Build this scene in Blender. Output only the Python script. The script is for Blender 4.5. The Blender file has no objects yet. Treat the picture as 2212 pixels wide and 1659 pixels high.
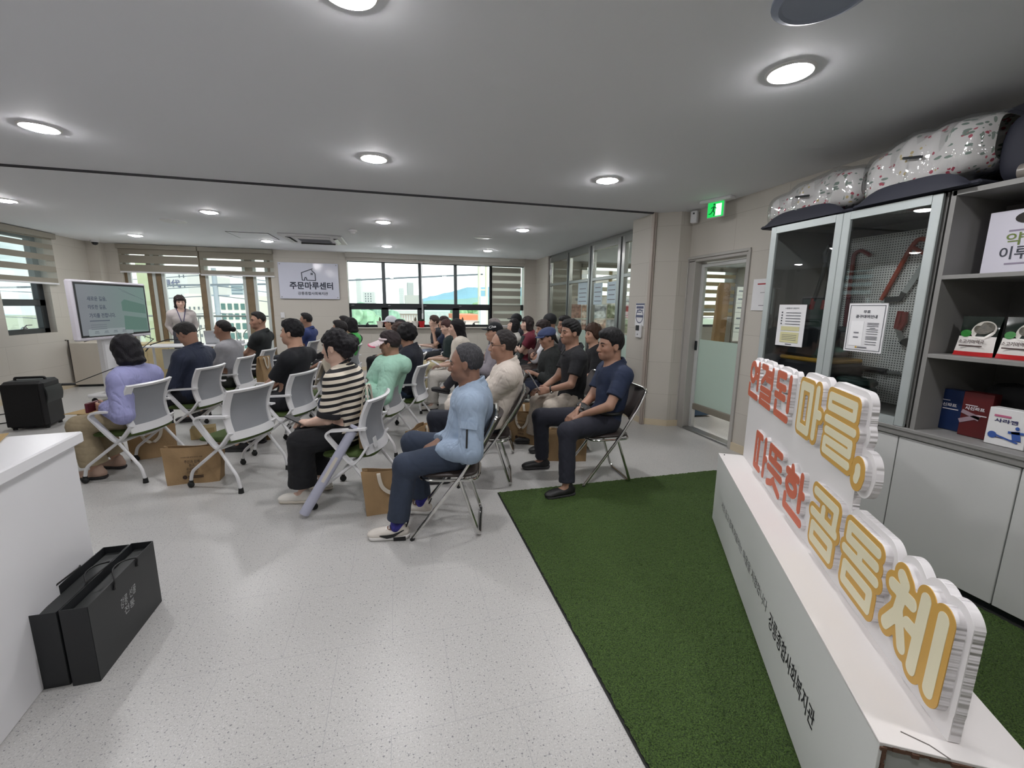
import bpy, math, random
import numpy as np
from mathutils import Vector, Matrix
R_ = math.radians
SC = bpy.context.scene
COL = SC.collection

# ---------------------------------------------------------------- camera
cam = bpy.data.cameras.new('camera')
cam.sensor_width = 36.0
cam.lens = 15.130
cam.clip_start = 0.02
cam.clip_end = 3000
camo = bpy.data.objects.new('camera', cam)
COL.objects.link(camo)
CAMROT = Matrix(((0.966382, -0.256905, 0.010310), (-0.035974, -0.174807, -0.983945), (0.254583, 0.950496, -0.178172)))   # rows: right, down, forward in world axes
right, down, fwd = (Vector(r) for r in CAMROT)
camo.matrix_world = Matrix.Translation((0, 0, 1.46)) @ Matrix((right, -down, -fwd)).transposed().to_4x4()
SC.camera = camo

# ---------------------------------------------------------------- world / light level
W = bpy.data.worlds.new('overcast_sky')
SC.world = W
W.use_nodes = True
nt = W.node_tree
nt.nodes.clear()
wo = nt.nodes.new('ShaderNodeOutputWorld')
wb = nt.nodes.new('ShaderNodeBackground')
wb.inputs['Strength'].default_value = 2.3
tc = nt.nodes.new('ShaderNodeTexCoord')
sp = nt.nodes.new('ShaderNodeSeparateXYZ')
nz = nt.nodes.new('ShaderNodeTexNoise')
nz.inputs['Scale'].default_value = 2.2
nz.inputs['Detail'].default_value = 5
mp = nt.nodes.new('ShaderNodeMapping')
mp.inputs['Scale'].default_value = (1, 1, 3)
rp = nt.nodes.new('ShaderNodeValToRGB')
rp.color_ramp.elements[0].position = 0.16
rp.color_ramp.elements[0].color = (0.24, 0.37, 0.41, 1)
rp.color_ramp.elements[1].position = 0.40
rp.color_ramp.elements[1].color = (1.0, 1.0, 1.0, 1)
L = nt.links.new
L(tc.outputs['Generated'], mp.inputs['Vector'])
L(mp.outputs['Vector'], nz.inputs['Vector'])
L(tc.outputs['Generated'], sp.inputs[0])
ax = nt.nodes.new('ShaderNodeMath'); ax.operation = 'MULTIPLY_ADD'    # clearer sky towards the left windows
ax.inputs[1].default_value = .42
L(sp.outputs[0], ax.inputs[0]); L(nz.outputs['Fac'], ax.inputs[2])
L(ax.outputs[0], rp.inputs['Fac'])
L(rp.outputs['Color'], wb.inputs['Color'])
L(wb.outputs['Background'], wo.inputs['Surface'])
LAMP = 200.0          # radiance of every downlight lens
SC.view_settings.view_transform = 'Standard'
SC.view_settings.look = 'None'
SC.view_settings.gamma = 1.0
SC.view_settings.use_curve_mapping = False
SC.view_settings.exposure = 0.12
SC.cycles.use_denoising = True
SC.cycles.max_bounces = 8
SC.cycles.diffuse_bounces = 4
SC.cycles.glossy_bounces = 3
SC.cycles.transmission_bounces = 6
SC.cycles.transparent_max_bounces = 16
SC.cycles.caustics_reflective = False
SC.cycles.caustics_refractive = False
SC.cycles.sample_clamp_indirect = 6.0

# ---------------------------------------------------------------- helpers
def lin(c):
    return tuple(((x / 255 / 12.92) if x / 255 <= .04045 else ((x / 255 + .055) / 1.055) ** 2.4) for x in c)

_M = {}
def mat(name, rgb=(200, 200, 200), rough=.5, metal=0., bump=None, var=None, emit=0., alpha=1., spec=.5, coat=0., tint=False):
    """bump=(scale,strength), var=(scale,amount) noise brightness; tint: multiply by colour attribute"""
    if name in _M: return _M[name]
    m = bpy.data.materials.new(name); m.use_nodes = True
    n = m.node_tree.nodes; l = m.node_tree.links
    b = n['Principled BSDF']
    c = lin(rgb) + (1,)
    b.inputs['Base Color'].default_value = c
    b.inputs['Roughness'].default_value = rough
    b.inputs['Metallic'].default_value = metal
    b.inputs['Specular IOR Level'].default_value = spec
    b.inputs['Alpha'].default_value = alpha
    if coat: b.inputs['Coat Weight'].default_value = coat
    if emit:
        b.inputs['Emission Color'].default_value = c
        b.inputs['Emission Strength'].default_value = emit
    tcn = n.new('ShaderNodeTexCoord')
    out = None
    if var:
        t = n.new('ShaderNodeTexNoise'); t.inputs['Scale'].default_value = var[0]; t.inputs['Detail'].default_value = 4
        l.new(tcn.outputs['Object'], t.inputs['Vector'])
        mr = n.new('ShaderNodeMapRange')
        mr.inputs['From Min'].default_value = .3; mr.inputs['From Max'].default_value = .7
        mr.inputs['To Min'].default_value = 1 - var[1]; mr.inputs['To Max'].default_value = 1 + var[1]
        l.new(t.outputs['Fac'], mr.inputs['Value'])
        mx = n.new('ShaderNodeMix'); mx.data_type = 'RGBA'; mx.blend_type = 'MULTIPLY'; mx.inputs[0].default_value = 1
        mx.inputs[6].default_value = c
        l.new(mr.outputs['Result'], mx.inputs[7]); out = mx.outputs[2]
        l.new(out, b.inputs['Base Color'])
    if tint:
        a = n.new('ShaderNodeAttribute'); a.attribute_name = 'pigment'
        mx = n.new('ShaderNodeMix'); mx.data_type = 'RGBA'; mx.blend_type = 'MULTIPLY'; mx.inputs[0].default_value = 1
        if out: l.new(out, mx.inputs[6])
        else: mx.inputs[6].default_value = c
        l.new(a.outputs['Color'], mx.inputs[7]); l.new(mx.outputs[2], b.inputs['Base Color'])
    if bump:
        t = n.new('ShaderNodeTexNoise'); t.inputs['Scale'].default_value = bump[0]; t.inputs['Detail'].default_value = 3
        l.new(tcn.outputs['Object'], t.inputs['Vector'])
        bp = n.new('ShaderNodeBump'); bp.inputs['Strength'].default_value = bump[1]; bp.inputs['Distance'].default_value = .01
        l.new(t.outputs['Fac'], bp.inputs['Height']); l.new(bp.outputs['Normal'], b.inputs['Normal'])
    _M[name] = m
    return m

def emis(name, rgb, strength):
    if name in _M: return _M[name]
    m = bpy.data.materials.new(name); m.use_nodes = True
    n = m.node_tree.nodes; n.clear()
    e = n.new('ShaderNodeEmission'); e.inputs[0].default_value = lin(rgb) + (1,); e.inputs[1].default_value = strength
    o = n.new('ShaderNodeOutputMaterial'); m.node_tree.links.new(e.outputs[0], o.inputs[0])
    _M[name] = m; return m

def glass(name, tint=(1, 1, 1), gloss=.10, frost=0., fcol=(.8, .87, .84)):
    """thin pane: transparent + fresnel-like gloss; frost = share of diffuse/translucent film"""
    if name in _M: return _M[name]
    m = bpy.data.materials.new(name); m.use_nodes = True
    n = m.node_tree.nodes; l = m.node_tree.links; n.clear()
    o = n.new('ShaderNodeOutputMaterial')
    t = n.new('ShaderNodeBsdfTransparent'); t.inputs[0].default_value = tint + (1,)
    g = n.new('ShaderNodeBsdfGlossy'); g.inputs['Roughness'].default_value = .0
    lw = n.new('ShaderNodeLayerWeight'); lw.inputs['Blend'].default_value = .25
    mr = n.new('ShaderNodeMapRange'); mr.inputs['To Min'].default_value = gloss * .6; mr.inputs['To Max'].default_value = min(1, gloss * 4)
    l.new(lw.outputs['Fresnel'], mr.inputs['Value'])
    mx = n.new('ShaderNodeMixShader'); l.new(mr.outputs[0], mx.inputs[0])
    base = t.outputs[0]
    if frost:
        d = n.new('ShaderNodeBsdfTranslucent'); d.inputs[0].default_value = fcol + (1,)
        d2 = n.new('ShaderNodeBsdfDiffuse'); d2.inputs[0].default_value = fcol + (1,)
        ad = n.new('ShaderNodeMixShader'); ad.inputs[0].default_value = .5
        l.new(d.outputs[0], ad.inputs[1]); l.new(d2.outputs[0], ad.inputs[2])
        fx = n.new('ShaderNodeMixShader'); fx.inputs[0].default_value = frost
        l.new(t.outputs[0], fx.inputs[1]); l.new(ad.outputs[0], fx.inputs[2]); base = fx.outputs[0]
    l.new(base, mx.inputs[1]); l.new(g.outputs[0], mx.inputs[2])
    l.new(mx.outputs[0], o.inputs[0])
    _M[name] = m; return m

class MB:
    """collects shapes and links them as ONE mesh object"""
    def __init__(s): s.v = []; s.f = []; s.m = []
    def add(s, V, F, m=0):
        o = len(s.v); s.v += [tuple(map(float, p)) for p in V]
        s.f += [tuple(i + o for i in q) for q in F]; s.m += [m] * len(F)
        return s
    def box(s, c, size, rz=0., bev=0., m=0, rot=None):
        hx, hy, hz = (a / 2 for a in size)
        if bev <= 0:
            V = [(x, y, z) for x in (-hx, hx) for y in (-hy, hy) for z in (-hz, hz)]
            F = [(0, 1, 3, 2), (4, 6, 7, 5), (0, 4, 5, 1), (2, 3, 7, 6), (0, 2, 6, 4), (1, 5, 7, 3)]
        else:
            b = min(bev, hx * .98, hy * .98, hz * .98); V = []; idx = {}
            for i, x in enumerate((-1, 1)):
                for j, y in enumerate((-1, 1)):
                    for k, z in enumerate((-1, 1)):
                        idx[i, j, k] = len(V)
                        V += [(x * hx, y * (hy - b), z * (hz - b)), (x * (hx - b), y * hy, z * (hz - b)), (x * (hx - b), y * (hy - b), z * hz)]
            F = []
            for i in (0, 1):
                q = [idx[i, 0, 0], idx[i, 1, 0], idx[i, 1, 1], idx[i, 0, 1]]; F.append(tuple(q if i else q[::-1]))
                q = [idx[0, i, 0] + 1, idx[0, i, 1] + 1, idx[1, i, 1] + 1, idx[1, i, 0] + 1]; F.append(tuple(q if i else q[::-1]))
                q = [idx[0, 0, i] + 2, idx[1, 0, i] + 2, idx[1, 1, i] + 2, idx[0, 1, i] + 2]; F.append(tuple(q if i else q[::-1]))
            for a in (0, 1):
                for c2 in (0, 1):
                    F.append((idx[a, c2, 0], idx[a, c2, 1], idx[a, c2, 1] + 1, idx[a, c2, 0] + 1))
                    F.append((idx[a, 0, c2], idx[a, 1, c2], idx[a, 1, c2] + 2, idx[a, 0, c2] + 2))
                    F.append((idx[0, a, c2] + 1, idx[1, a, c2] + 1, idx[1, a, c2] + 2, idx[0, a, c2] + 2))
            for k3 in idx.values(): F.append((k3, k3 + 1, k3 + 2))
        M = (rot.to_4x4() if rot is not None else Matrix.Rotation(rz, 4, 'Z'))
        V = [M @ Vector(p) + Vector(c) for p in V]
        return s.add(V, F, m)
    def cyl(s, p0, p1, r0, r1=None, n=12, m=0, caps=True):
        r1 = r0 if r1 is None else r1
        p0 = Vector(p0); p1 = Vector(p1); d = (p1 - p0).normalized()
        a = d.orthogonal().normalized(); b = d.cross(a)
        V = []
        for p, r in ((p0, r0), (p1, r1)):
            for i in range(n):
                t = 2 * math.pi * i / n
                V.append(p + a * (r * math.cos(t)) + b * (r * math.sin(t)))
        F = [(i, (i + 1) % n, n + (i + 1) % n, n + i) for i in range(n)]
        if caps: F += [tuple(range(n))[::-1], tuple(range(n, 2 * n))]
        return s.add(V, F, m)
    def tube(s, pts, r, n=8, closed=False, m=0):
        P = [Vector(p) for p in pts]; N = len(P); V = []
        T = []
        for i in range(N):
            a = P[i - 1] if (i or closed) else P[0]; b = P[(i + 1) % N] if (i < N - 1 or closed) else P[-1]
            T.append((b - a).normalized())
        u = T[0].orthogonal().normalized()
        for i in range(N):
            u = (u - T[i] * u.dot(T[i])).normalized(); w = T[i].cross(u)
            rr = r[i] if hasattr(r, '__len__') else r
            for k in range(n):
                t = 2 * math.pi * k / n
                V.append(P[i] + u * (rr * math.cos(t)) + w * (rr * math.sin(t)))
        F = []
        for i in range(N if closed else N - 1):
            j = (i + 1) % N
            for k in range(n): F.append((i * n + k, i * n + (k + 1) % n, j * n + (k + 1) % n, j * n + k))
        if not closed: F += [tuple(range(n))[::-1], tuple(range((N - 1) * n, N * n))]
        return s.add(V, F, m)
    def strap(s, pts, w, t, wd, closed=False, m=0):
        """rectangular section swept along pts; wd = width direction(s)"""
        P = [Vector(p) for p in pts]; N = len(P); V = []
        for i in range(N):
            a = P[i - 1] if (i or closed) else P[0]; b = P[(i + 1) % N] if (i < N - 1 or closed) else P[-1]
            T = (b - a).normalized(); wv = Vector(wd); wv = (wv - T * wv.dot(T)).normalized(); nv = T.cross(wv)
            ww = w[i] if hasattr(w, '__len__') else w
            for x, y in ((-1, -1), (1, -1), (1, 1), (-1, 1)): V.append(P[i] + wv * (x * ww / 2) + nv * (y * t / 2))
        F = []
        for i in range(N if closed else N - 1):
            j = (i + 1) % N
            for k in range(4): F.append((i * 4 + k, i * 4 + (k + 1) % 4, j * 4 + (k + 1) % 4, j * 4 + k))
        if not closed: F += [(3, 2, 1, 0), tuple(range((N - 1) * 4, N * 4))]
        return s.add(V, F, m)
    def lathe(s, prof, n=20, c=(0, 0, 0), m=0, M=None):
        V = []; F = []
        for r, z in prof:
            for k in range(n):
                t = 2 * math.pi * k / n; V.append(Vector((r * math.cos(t), r * math.sin(t), z)))
        for i in range(len(prof) - 1):
            for k in range(n): F.append((i * n + k, i * n + (k + 1) % n, (i + 1) * n + (k + 1) % n, (i + 1) * n + k))
        flat = abs(prof[0][1] - prof[-1][1]) < 1e-6 and len(prof) == 2
        if flat: pass
        elif prof[0][0] > 1e-5: F.append(tuple(range(n))[::-1])
        if prof[-1][0] > 1e-5 and not flat: F.append(tuple(range((len(prof) - 1) * n, len(prof) * n)))
        if M is not None: V = [M @ p for p in V]
        V = [p + Vector(c) for p in V]
        return s.add(V, F, m)
    def ball(s, c, r, nu=14, nv=8, m=0):
        r = r if hasattr(r, '__len__') else (r, r, r)
        prof = [(max(1e-4, math.sin(math.pi * i / nv)), -math.cos(math.pi * i / nv)) for i in range(nv + 1)]
        return s.lathe(prof, nu, c, m, Matrix.Diagonal((r[0], r[1], r[2])))
    def prism(s, poly, t, M=None, m=0):
        """polygon in local xy extruded from z=0 to z=t"""
        n = len(poly); V = [Vector((x, y, 0)) for x, y in poly] + [Vector((x, y, t)) for x, y in poly]
        F = [tuple(range(n))[::-1], tuple(range(n, 2 * n))] + [(i, (i + 1) % n, n + (i + 1) % n, n + i) for i in range(n)]
        if M is not None: V = [M @ p for p in V]
        return s.add(V, F, m)
    def sheet(s, fn, nu, nv, t=0., m=0):
        """surface fn(u,v) u,v in 0..1; t thickness along normal"""
        G = [[Vector(fn(i / nu, j / nv)) for j in range(nv + 1)] for i in range(nu + 1)]
        V = []; F = []; K = (nu + 1) * (nv + 1)
        def nrm(i, j):
            a = G[min(i + 1, nu)][j] - G[max(i - 1, 0)][j]; b = G[i][min(j + 1, nv)] - G[i][max(j - 1, 0)]
            c = a.cross(b); return c.normalized() if c.length > 1e-9 else Vector((0, 0, 1))
        for sg in ((0.5, -0.5) if t else (0,)):
            for i in range(nu + 1):
                for j in range(nv + 1): V.append(G[i][j] + nrm(i, j) * (t * sg))
        id_ = lambda i, j: i * (nv + 1) + j
        for i in range(nu):
            for j in range(nv):
                q = (id_(i, j), id_(i + 1, j), id_(i + 1, j + 1), id_(i, j + 1)); F.append(q)
                if t: F.append(tuple(K + x for x in q[::-1]))
        if t:
            ring = [id_(i, 0) for i in range(nu)] + [id_(nu, j) for j in range(nv)] + [id_(i, nv) for i in range(nu, 0, -1)] + [id_(0, j) for j in range(nv, 0, -1)]
            for a, b in zip(ring, ring[1:] + ring[:1]): F.append((b, a, a + K, b + K))
        return s.add(V, F, m)
    def build(s, name, mats, parent=None, smooth=35, loc=None):
        me = bpy.data.meshes.new(name); me.from_pydata(s.v, [], s.f)
        for m in (mats if isinstance(mats, (list, tuple)) else [mats]): me.materials.append(m)
        if any(s.m): me.polygons.foreach_set('material_index', s.m)
        if smooth:
            me.shade_smooth(); me.set_sharp_from_angle(angle=R_(smooth))
        me.update()
        o = bpy.data.objects.new(name, me); COL.objects.link(o)
        if parent: o.parent = parent
        if loc: o.location = loc
        return o

def arc(c, r, a0, a1, n, ax='xz'):
    out = []
    for i in range(n + 1):
        t = R_(a0 + (a1 - a0) * i / n); u, v = r * math.cos(t), r * math.sin(t)
        out.append((c[0] + u, c[1], c[2] + v) if ax == 'xz' else (c[0] + u, c[1] + v, c[2]) if ax == 'xy' else (c[0], c[1] + u, c[2] + v))
    return out

def rounded(pts, r, n=4):
    """polyline with rounded corners"""
    P = [Vector(p) for p in pts]; out = [P[0]]
    for a, b, c in zip(P, P[1:], P[2:]):
        d1 = (a - b); d2 = (c - b); k = min(r, d1.length * .49, d2.length * .49)
        s0 = b + d1.normalized() * k; s1 = b + d2.normalized() * k
        for i in range(n + 1):
            t = i / n; out.append(s0 * (1 - t) ** 2 + b * (2 * t * (1 - t)) + s1 * t ** 2)
    out.append(P[-1]); return out

def tag(o, label, cat, group=None, kind=None):
    o['label'] = label; o['category'] = cat
    if group: o['group'] = group
    if kind: o['kind'] = kind
    return o
def thing(name, label, cat, loc=(0, 0, 0), rz=0., group=None):
    o = bpy.data.objects.new(name, None); COL.objects.link(o)
    o.empty_display_size = .1
    o.location = loc; o.rotation_euler = (0, 0, rz)
    return tag(o, label, cat, group)
def struct(name, mb, m, label, cat, parent=None, smooth=35):
    o = mb.build(name, m, parent, smooth)
    if not parent: tag(o, label, cat, None, 'structure')
    return o
def dup(root, loc, rz=None, label=None, group=None):
    r = root.copy(); COL.objects.link(r); r.location = loc
    if rz is not None: r.rotation_euler = (0, 0, rz)
    if label: r['label'] = label
    if group: r['group'] = group
    for ch in list(root.children):
        c = ch.copy(); COL.objects.link(c); c.parent = r
        for g in ch.children:
            d = g.copy(); COL.objects.link(d); d.parent = c
    return r

_T = {}
def text(mb, body, c, xd, yd, w, h=None, bold=0., m=0, fit=True):
    """lettering fitted into a w x h box centred at c, x along xd, y along yd"""
    key = (body, bold)
    if key not in _T:
        cu = bpy.data.curves.new('lettering', 'FONT'); cu.body = body; cu.offset = bold; cu.resolution_u = 3
        cu.align_x = 'CENTER'; cu.space_line = .95
        o = bpy.data.objects.new('lettering', cu); COL.objects.link(o)
        me = o.evaluated_get(bpy.context.evaluated_depsgraph_get()).to_mesh()
        V = [tuple(v.co) for v in me.vertices]; F = [tuple(p.vertices) for p in me.polygons]
        bpy.data.objects.remove(o); bpy.data.curves.remove(cu)
        _T[key] = (V, F)
    V, F = _T[key]
    if not V: return
    xs = [v[0] for v in V]; ys = [v[1] for v in V]
    x0, x1, y0, y1 = min(xs), max(xs), min(ys), max(ys)
    sx = w / (x1 - x0); sy = (h / (y1 - y0)) if h else sx
    xd = Vector(xd).normalized(); yd = Vector(yd).normalized(); c = Vector(c)
    mb.add([c + xd * ((v[0] - (x0 + x1) / 2) * sx) + yd * ((v[1] - (y0 + y1) / 2) * sy) for v in V], F, m)
# ---------------------------------------------------------------- reading positions off the photograph
F_PX = 929.65
def ray(px, py):
    return right * (px - 1106) + down * (py - 829.5) + fwd * F_PX
def atY(px, py, Y):
    r = ray(px, py); return Vector((0, 0, 1.46)) + r * (Y / r.y)
def atX(px, py, X):
    r = ray(px, py); return Vector((0, 0, 1.46)) + r * (X / r.x)
def atZ(px, py, z=0.):
    r = ray(px, py); return Vector((0, 0, 1.46)) + r * ((z - 1.46) / r.z)

# ---------------------------------------------------------------- materials of the room
def floor_material():
    m = bpy.data.materials.new('speckled_vinyl'); m.use_nodes = True
    n = m.node_tree.nodes; l = m.node_tree.links; b = n['Principled BSDF']
    t = n.new('ShaderNodeTexCoord')
    def noise(sc, det=2):
        k = n.new('ShaderNodeTexNoise'); k.inputs['Scale'].default_value = sc; k.inputs['Detail'].default_value = det
        l.new(t.outputs['Object'], k.inputs['Vector']); return k.outputs['Fac']
    def mixc(f, a, c2):
        x = n.new('ShaderNodeMix'); x.data_type = 'RGBA'
        l.new(f, x.inputs[0])
        if isinstance(a, tuple): x.inputs[6].default_value = a
        else: l.new(a, x.inputs[6])
        x.inputs[7].default_value = c2; return x.outputs[2]
    def ramp(v, a, b2):
        k = n.new('ShaderNodeMapRange'); k.inputs['From Min'].default_value = a; k.inputs['From Max'].default_value = b2
        l.new(v, k.inputs['Value']); return k.outputs[0]
    base = mixc(ramp(noise(170), .35, .65), lin((192, 191, 188)) + (1,), lin((180, 179, 177)) + (1,))
    base = mixc(ramp(noise(210, 0), .70, .75), base, lin((150, 149, 151)) + (1,))
    base = mixc(ramp(noise(115, 0), .735, .75), base, lin((128, 127, 130)) + (1,))
    base = mixc(ramp(noise(150, 0), .30, .27), base, lin((200, 199, 198)) + (1,))
    br = n.new('ShaderNodeTexBrick'); br.offset = .5; br.squash = 1
    mp = n.new('ShaderNodeMapping'); mp.inputs['Location'].default_value = (.29, .07, 0)
    l.new(t.outputs['Object'], mp.inputs['Vector']); l.new(mp.outputs[0], br.inputs['Vector'])
    br.inputs['Scale'].default_value = 1; br.inputs['Brick Width'].default_value = .445; br.inputs['Row Height'].default_value = .4572
    br.inputs['Mortar Size'].default_value = .0011; br.inputs['Mortar Smooth'].default_value = 0
    base = mixc(br.outputs['Fac'], base, lin((166, 165, 166)) + (1,))
    l.new(base, b.inputs['Base Color'])
    b.inputs['Roughness'].default_value = .33; b.inputs['Specular IOR Level'].default_value = .45
    bp = n.new('ShaderNodeBump'); bp.inputs['Strength'].default_value = .05; bp.inputs['Distance'].default_value = .004
    l.new(noise(60), bp.inputs['Height']); l.new(bp.outputs[0], b.inputs['Normal'])
    return m
def panel_material(name, rgb, seam):
    m = bpy.data.materials.new(name); m.use_nodes = True
    n = m.node_tree.nodes; l = m.node_tree.links; b = n['Principled BSDF']
    g = n.new('ShaderNodeNewGeometry'); s = n.new('ShaderNodeSeparateXYZ'); l.new(g.outputs['Position'], s.inputs[0])
    ad = n.new('ShaderNodeMath'); ad.operation = 'ADD'; l.new(s.outputs[0], ad.inputs[0]); l.new(s.outputs[1], ad.inputs[1])
    c = n.new('ShaderNodeCombineXYZ'); l.new(ad.outputs[0], c.inputs[0]); l.new(s.outputs[2], c.inputs[1])
    br = n.new('ShaderNodeTexBrick'); l.new(c.outputs[0], br.inputs['Vector'])
    br.inputs['Scale'].default_value = 1; br.inputs['Brick Width'].default_value = 1.2; br.inputs['Row Height'].default_value = .4
    br.inputs['Mortar Size'].default_value = .0022; br.inputs['Mortar Smooth'].default_value = .2
    br.inputs['Color1'].default_value = lin(rgb) + (1,); br.inputs['Color2'].default_value = lin(tuple(x - 4 for x in rgb)) + (1,)
    br.inputs['Mortar'].default_value = lin(seam) + (1,)
    l.new(br.outputs['Color'], b.inputs['Base Color']); b.inputs['Roughness'].default_value = .55
    return m
m_floor = floor_material()
m_wall = panel_material('beige_wall_panel', (196, 191, 182), (170, 164, 155))
m_ceil = mat('painted_ceiling', (236, 238, 243), .75, bump=(400, .05))
m_dark = mat('shadow_gap', (62, 62, 66), .6)
m_black = mat('black_window_frame', (26, 31, 35), .4)
m_steel = mat('brushed_steel', (150, 152, 150), .28, .9)
m_trimw = mat('pale_grey_frame', (176, 176, 176), .4)
m_skirt = mat('cream_skirting', (206, 192, 166), .5)
m_wood = mat('wood_window_frame', (124, 106, 82), .5, var=(8, .12))
m_white = mat('white_laminate', (226, 226, 229), .38)
m_whitep = mat('white_plastic', (220, 220, 222), .35)
m_pane = glass('window_pane', (.97, 1, .99), .05)
m_blk = mat('matte_black', (18, 18, 20), .5)
m_blks = mat('black_rubber', (22, 24, 24), .7)

def blind_fabric(tag_, rgb, sheer_rgb, sheer_alpha):
    a = mat('blind_band_' + tag_, rgb, .85)
    a.node_tree.nodes['Principled BSDF'].inputs['Transmission Weight'].default_value = 0
    b = glass('blind_sheer_' + tag_, (.9, .92, .9), .0, sheer_alpha, tuple(lin(sheer_rgb)))
    return [a, b]

# ---------------------------------------------------------------- shell
def wall(name, boxes, label, m=None):
    b = MB()
    for x0, x1, y0, y1, z0, z1 in boxes: b.box(((x0 + x1) / 2, (y0 + y1) / 2, (z0 + z1) / 2), (x1 - x0, y1 - y0, z1 - z0))
    return struct(name, b, m or m_wall, label, name.split('_')[0], smooth=0)
H = 2.55
wall('floor', [(-5.7, 9.3, -2.7, 10.4, -.12, 0)], 'pale grey speckled vinyl tile floor of the hall', m_floor)
wall('ceiling', [(-5.7, 9.3, -2.7, 10.4, H, H + .12)], 'flat off-white ceiling with recessed round downlights', m_ceil)
YB = 10.15
wall('wall_back', [(-5.7, -5.06, YB, YB + .25, 0, H), (-5.06, -2.48, YB, YB + .25, 2.5, H), (-5.06, -2.48, YB, YB + .25, 0, .08),
                   (-2.48, -.99, YB, YB + .25, 0, H), (-.99, 3.0, YB, YB + .25, 2.44, H), (-.99, 3.0, YB, YB + .25, 0, .955),
                   (3.0, 4.6, YB, YB + .25, 0, H), (4.6, 8.9, YB, YB + .25, 2.5, H), (4.6, 8.9, YB, YB + .25, 0, .95), (8.9, 9.3, YB, YB + .25, 0, H),
                   (-5.45, -5.275, 9.93, YB, 0, H)], 'beige panelled far wall with two windows and the name board')
wall('wall_left', [(-5.7, -5.45, -2.7, 7.95, 0, H), (-5.7, -5.45, 8.9, YB + .25, 0, H), (-5.7, -5.45, 7.95, 8.9, 0, .955), (-5.7, -5.45, 7.95, 8.9, 2.5, H)],
     'beige panelled left wall with the small black window')
wall('wall_front', [(-5.7, 9.3, -2.7, -2.5, 0, H)], 'beige wall behind the camera')
wall('wall_right', [(3.36, 3.52, -2.7, 3.62, 0, H), (3.36, 3.52, 3.62, 4.53, 2.02, H), (3.28, 3.36, 9.27, YB, 0, H)],
     'beige panelled right wall with the open doorway')
wall('wall_east', [(9.05, 9.3, -2.7, YB, 0, H)], 'far side wall of the adjoining room')
wall('wall_divider', [(3.52, 9.3, 2.3, 2.45, 0, H)], 'near side wall of the adjoining room')
b = MB().prism([(2.98, 5.2), (2.98, 4.74), (3.005, 4.70), (3.22, 4.545), (3.40, 4.53), (3.40, 5.2)], H)
struct('wall_pier', b, m_wall, 'beige corner pier between glazed partition and doorway', 'wall', smooth=0)
b = MB()
for x in (2.952, 2.975): b.box((x, 4.695, H / 2), (.016, .05, H), bev=.003)
struct('trim_1', b, mat('pier_track', (172, 160, 150), .45), 'slim vertical partition track on the pier corner', 'trim')
b = MB().box((-1.25, 4.70, H - .004), (8.4, .045, .012)).box((-1.25, 4.70, H - .012), (8.4, .014, .006))
struct('trim_2', b, m_dark, 'dark folding partition track across the ceiling', 'trim')
b = MB()
b.prism([(2.968, 5.2), (2.968, 4.735), (2.997, 4.69), (3.216, 4.53), (3.36, 4.518), (3.37, 4.55), (3.0, 5.2)], .075)
struct('baseboard_pier', b, m_skirt, 'cream skirting around the corner pier', 'baseboard', smooth=0)
b = MB().box((3.352, 3.5, .04), (.016, .22, .08)).box((-5.442, 3.7, .04), (.016, 12.4, .08)).box((-3.95, YB - .008, .04), (2.9, .016, .08)).box((.4, YB - .008, .04), (5.8, .016, .08))
struct('baseboard_left', b, m_skirt, 'cream skirting along the hall walls', 'baseboard', smooth=0)

# ---- far right window (black frames, four bays, one more behind a blind)
win = MB(); gl = MB(); YF = YB + .12
k = (YF) / YB
def wx(x): return x * k
def wz(z): return 1.46 + (z - 1.46) * k
def rect(b, x0, x1, z0, z1, y, d, bev=.004): b.box(((x0 + x1) / 2, y, (z0 + z1) / 2), (abs(x1 - x0), d, abs(z1 - z0)), bev=bev)
E_ = [-1.0, -.235, .55, 1.345, 2.17, 3.03]
thin = MB()
for e, w_ in zip(E_, (.05, .075, .072, .07, .06, .06)):
    rect(thin, wx(e) - w_ / 2, wx(e) + w_ / 2, wz(1.48), 2.44, YF, .07)
rect(thin, wx(-1.0), 3.0, wz(2.36), 2.44, YF, .07)
rect(win, wx(-1.0), 3.0, wz(1.354), wz(1.488), YF, .09)
rect(win, wx(-1.0), 3.0, .955, wz(1.02), YF, .09)
for e, w_ in zip(E_, (.13, .155, .157, .156, .11, .1)):
    rect(win, max(-.99, wx(e) - w_ / 2), wx(e) + w_ / 2, .96, wz(1.40), YF, .09)
rect(win, wx(2.145), wx(2.20), .96, 2.44, YF - .02, .06)
wf = struct('window_1', win, m_black, 'far wall window with black lower sashes and four bays', 'window')
wf2 = struct('upper_frame', thin, mat('graphite_frame', (72, 80, 84), .4), '', '', wf)
for i in range(5):
    g = MB(); x0, x1 = wx(E_[i]), wx(E_[i + 1])
    g.box(((x0 + x1) / 2, YF + .01, 1.70), (x1 - x0, .006, 1.46)); g.build('pane', m_pane, wf, 0)
for i in range(4):
    xc = (wx(E_[i]) + wx(E_[i + 1])) / 2
    hd = MB().lathe([(.05, 0), (.05, .01), (.03, .025), (.018, .05), (.012, .055)], 14, (xc, YF - .065, 1.0), M=Matrix.Diagonal((1, .5, 1)))
    hd.tube([(xc - .005, YF - .07, 1.05), (xc + .02, YF - .09, 1.075), (xc + .13, YF - .09, 1.078)], .009, 8)
    hd.build('window_handle', m_black, wf)
    h2 = MB().box((wx(E_[i]) + .10, YF - .048, wz(1.445)), (.055, .01, .014)); h2.build('hinge_clip', m_steel, wf)
b = MB().box((1.0, YB - .02, .95), (4.06, .16, .02), bev=.004)
struct('trim_3', b, mat('sill_board', (196, 190, 182), .5), 'pale window sill under the far black window', 'trim')
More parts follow.
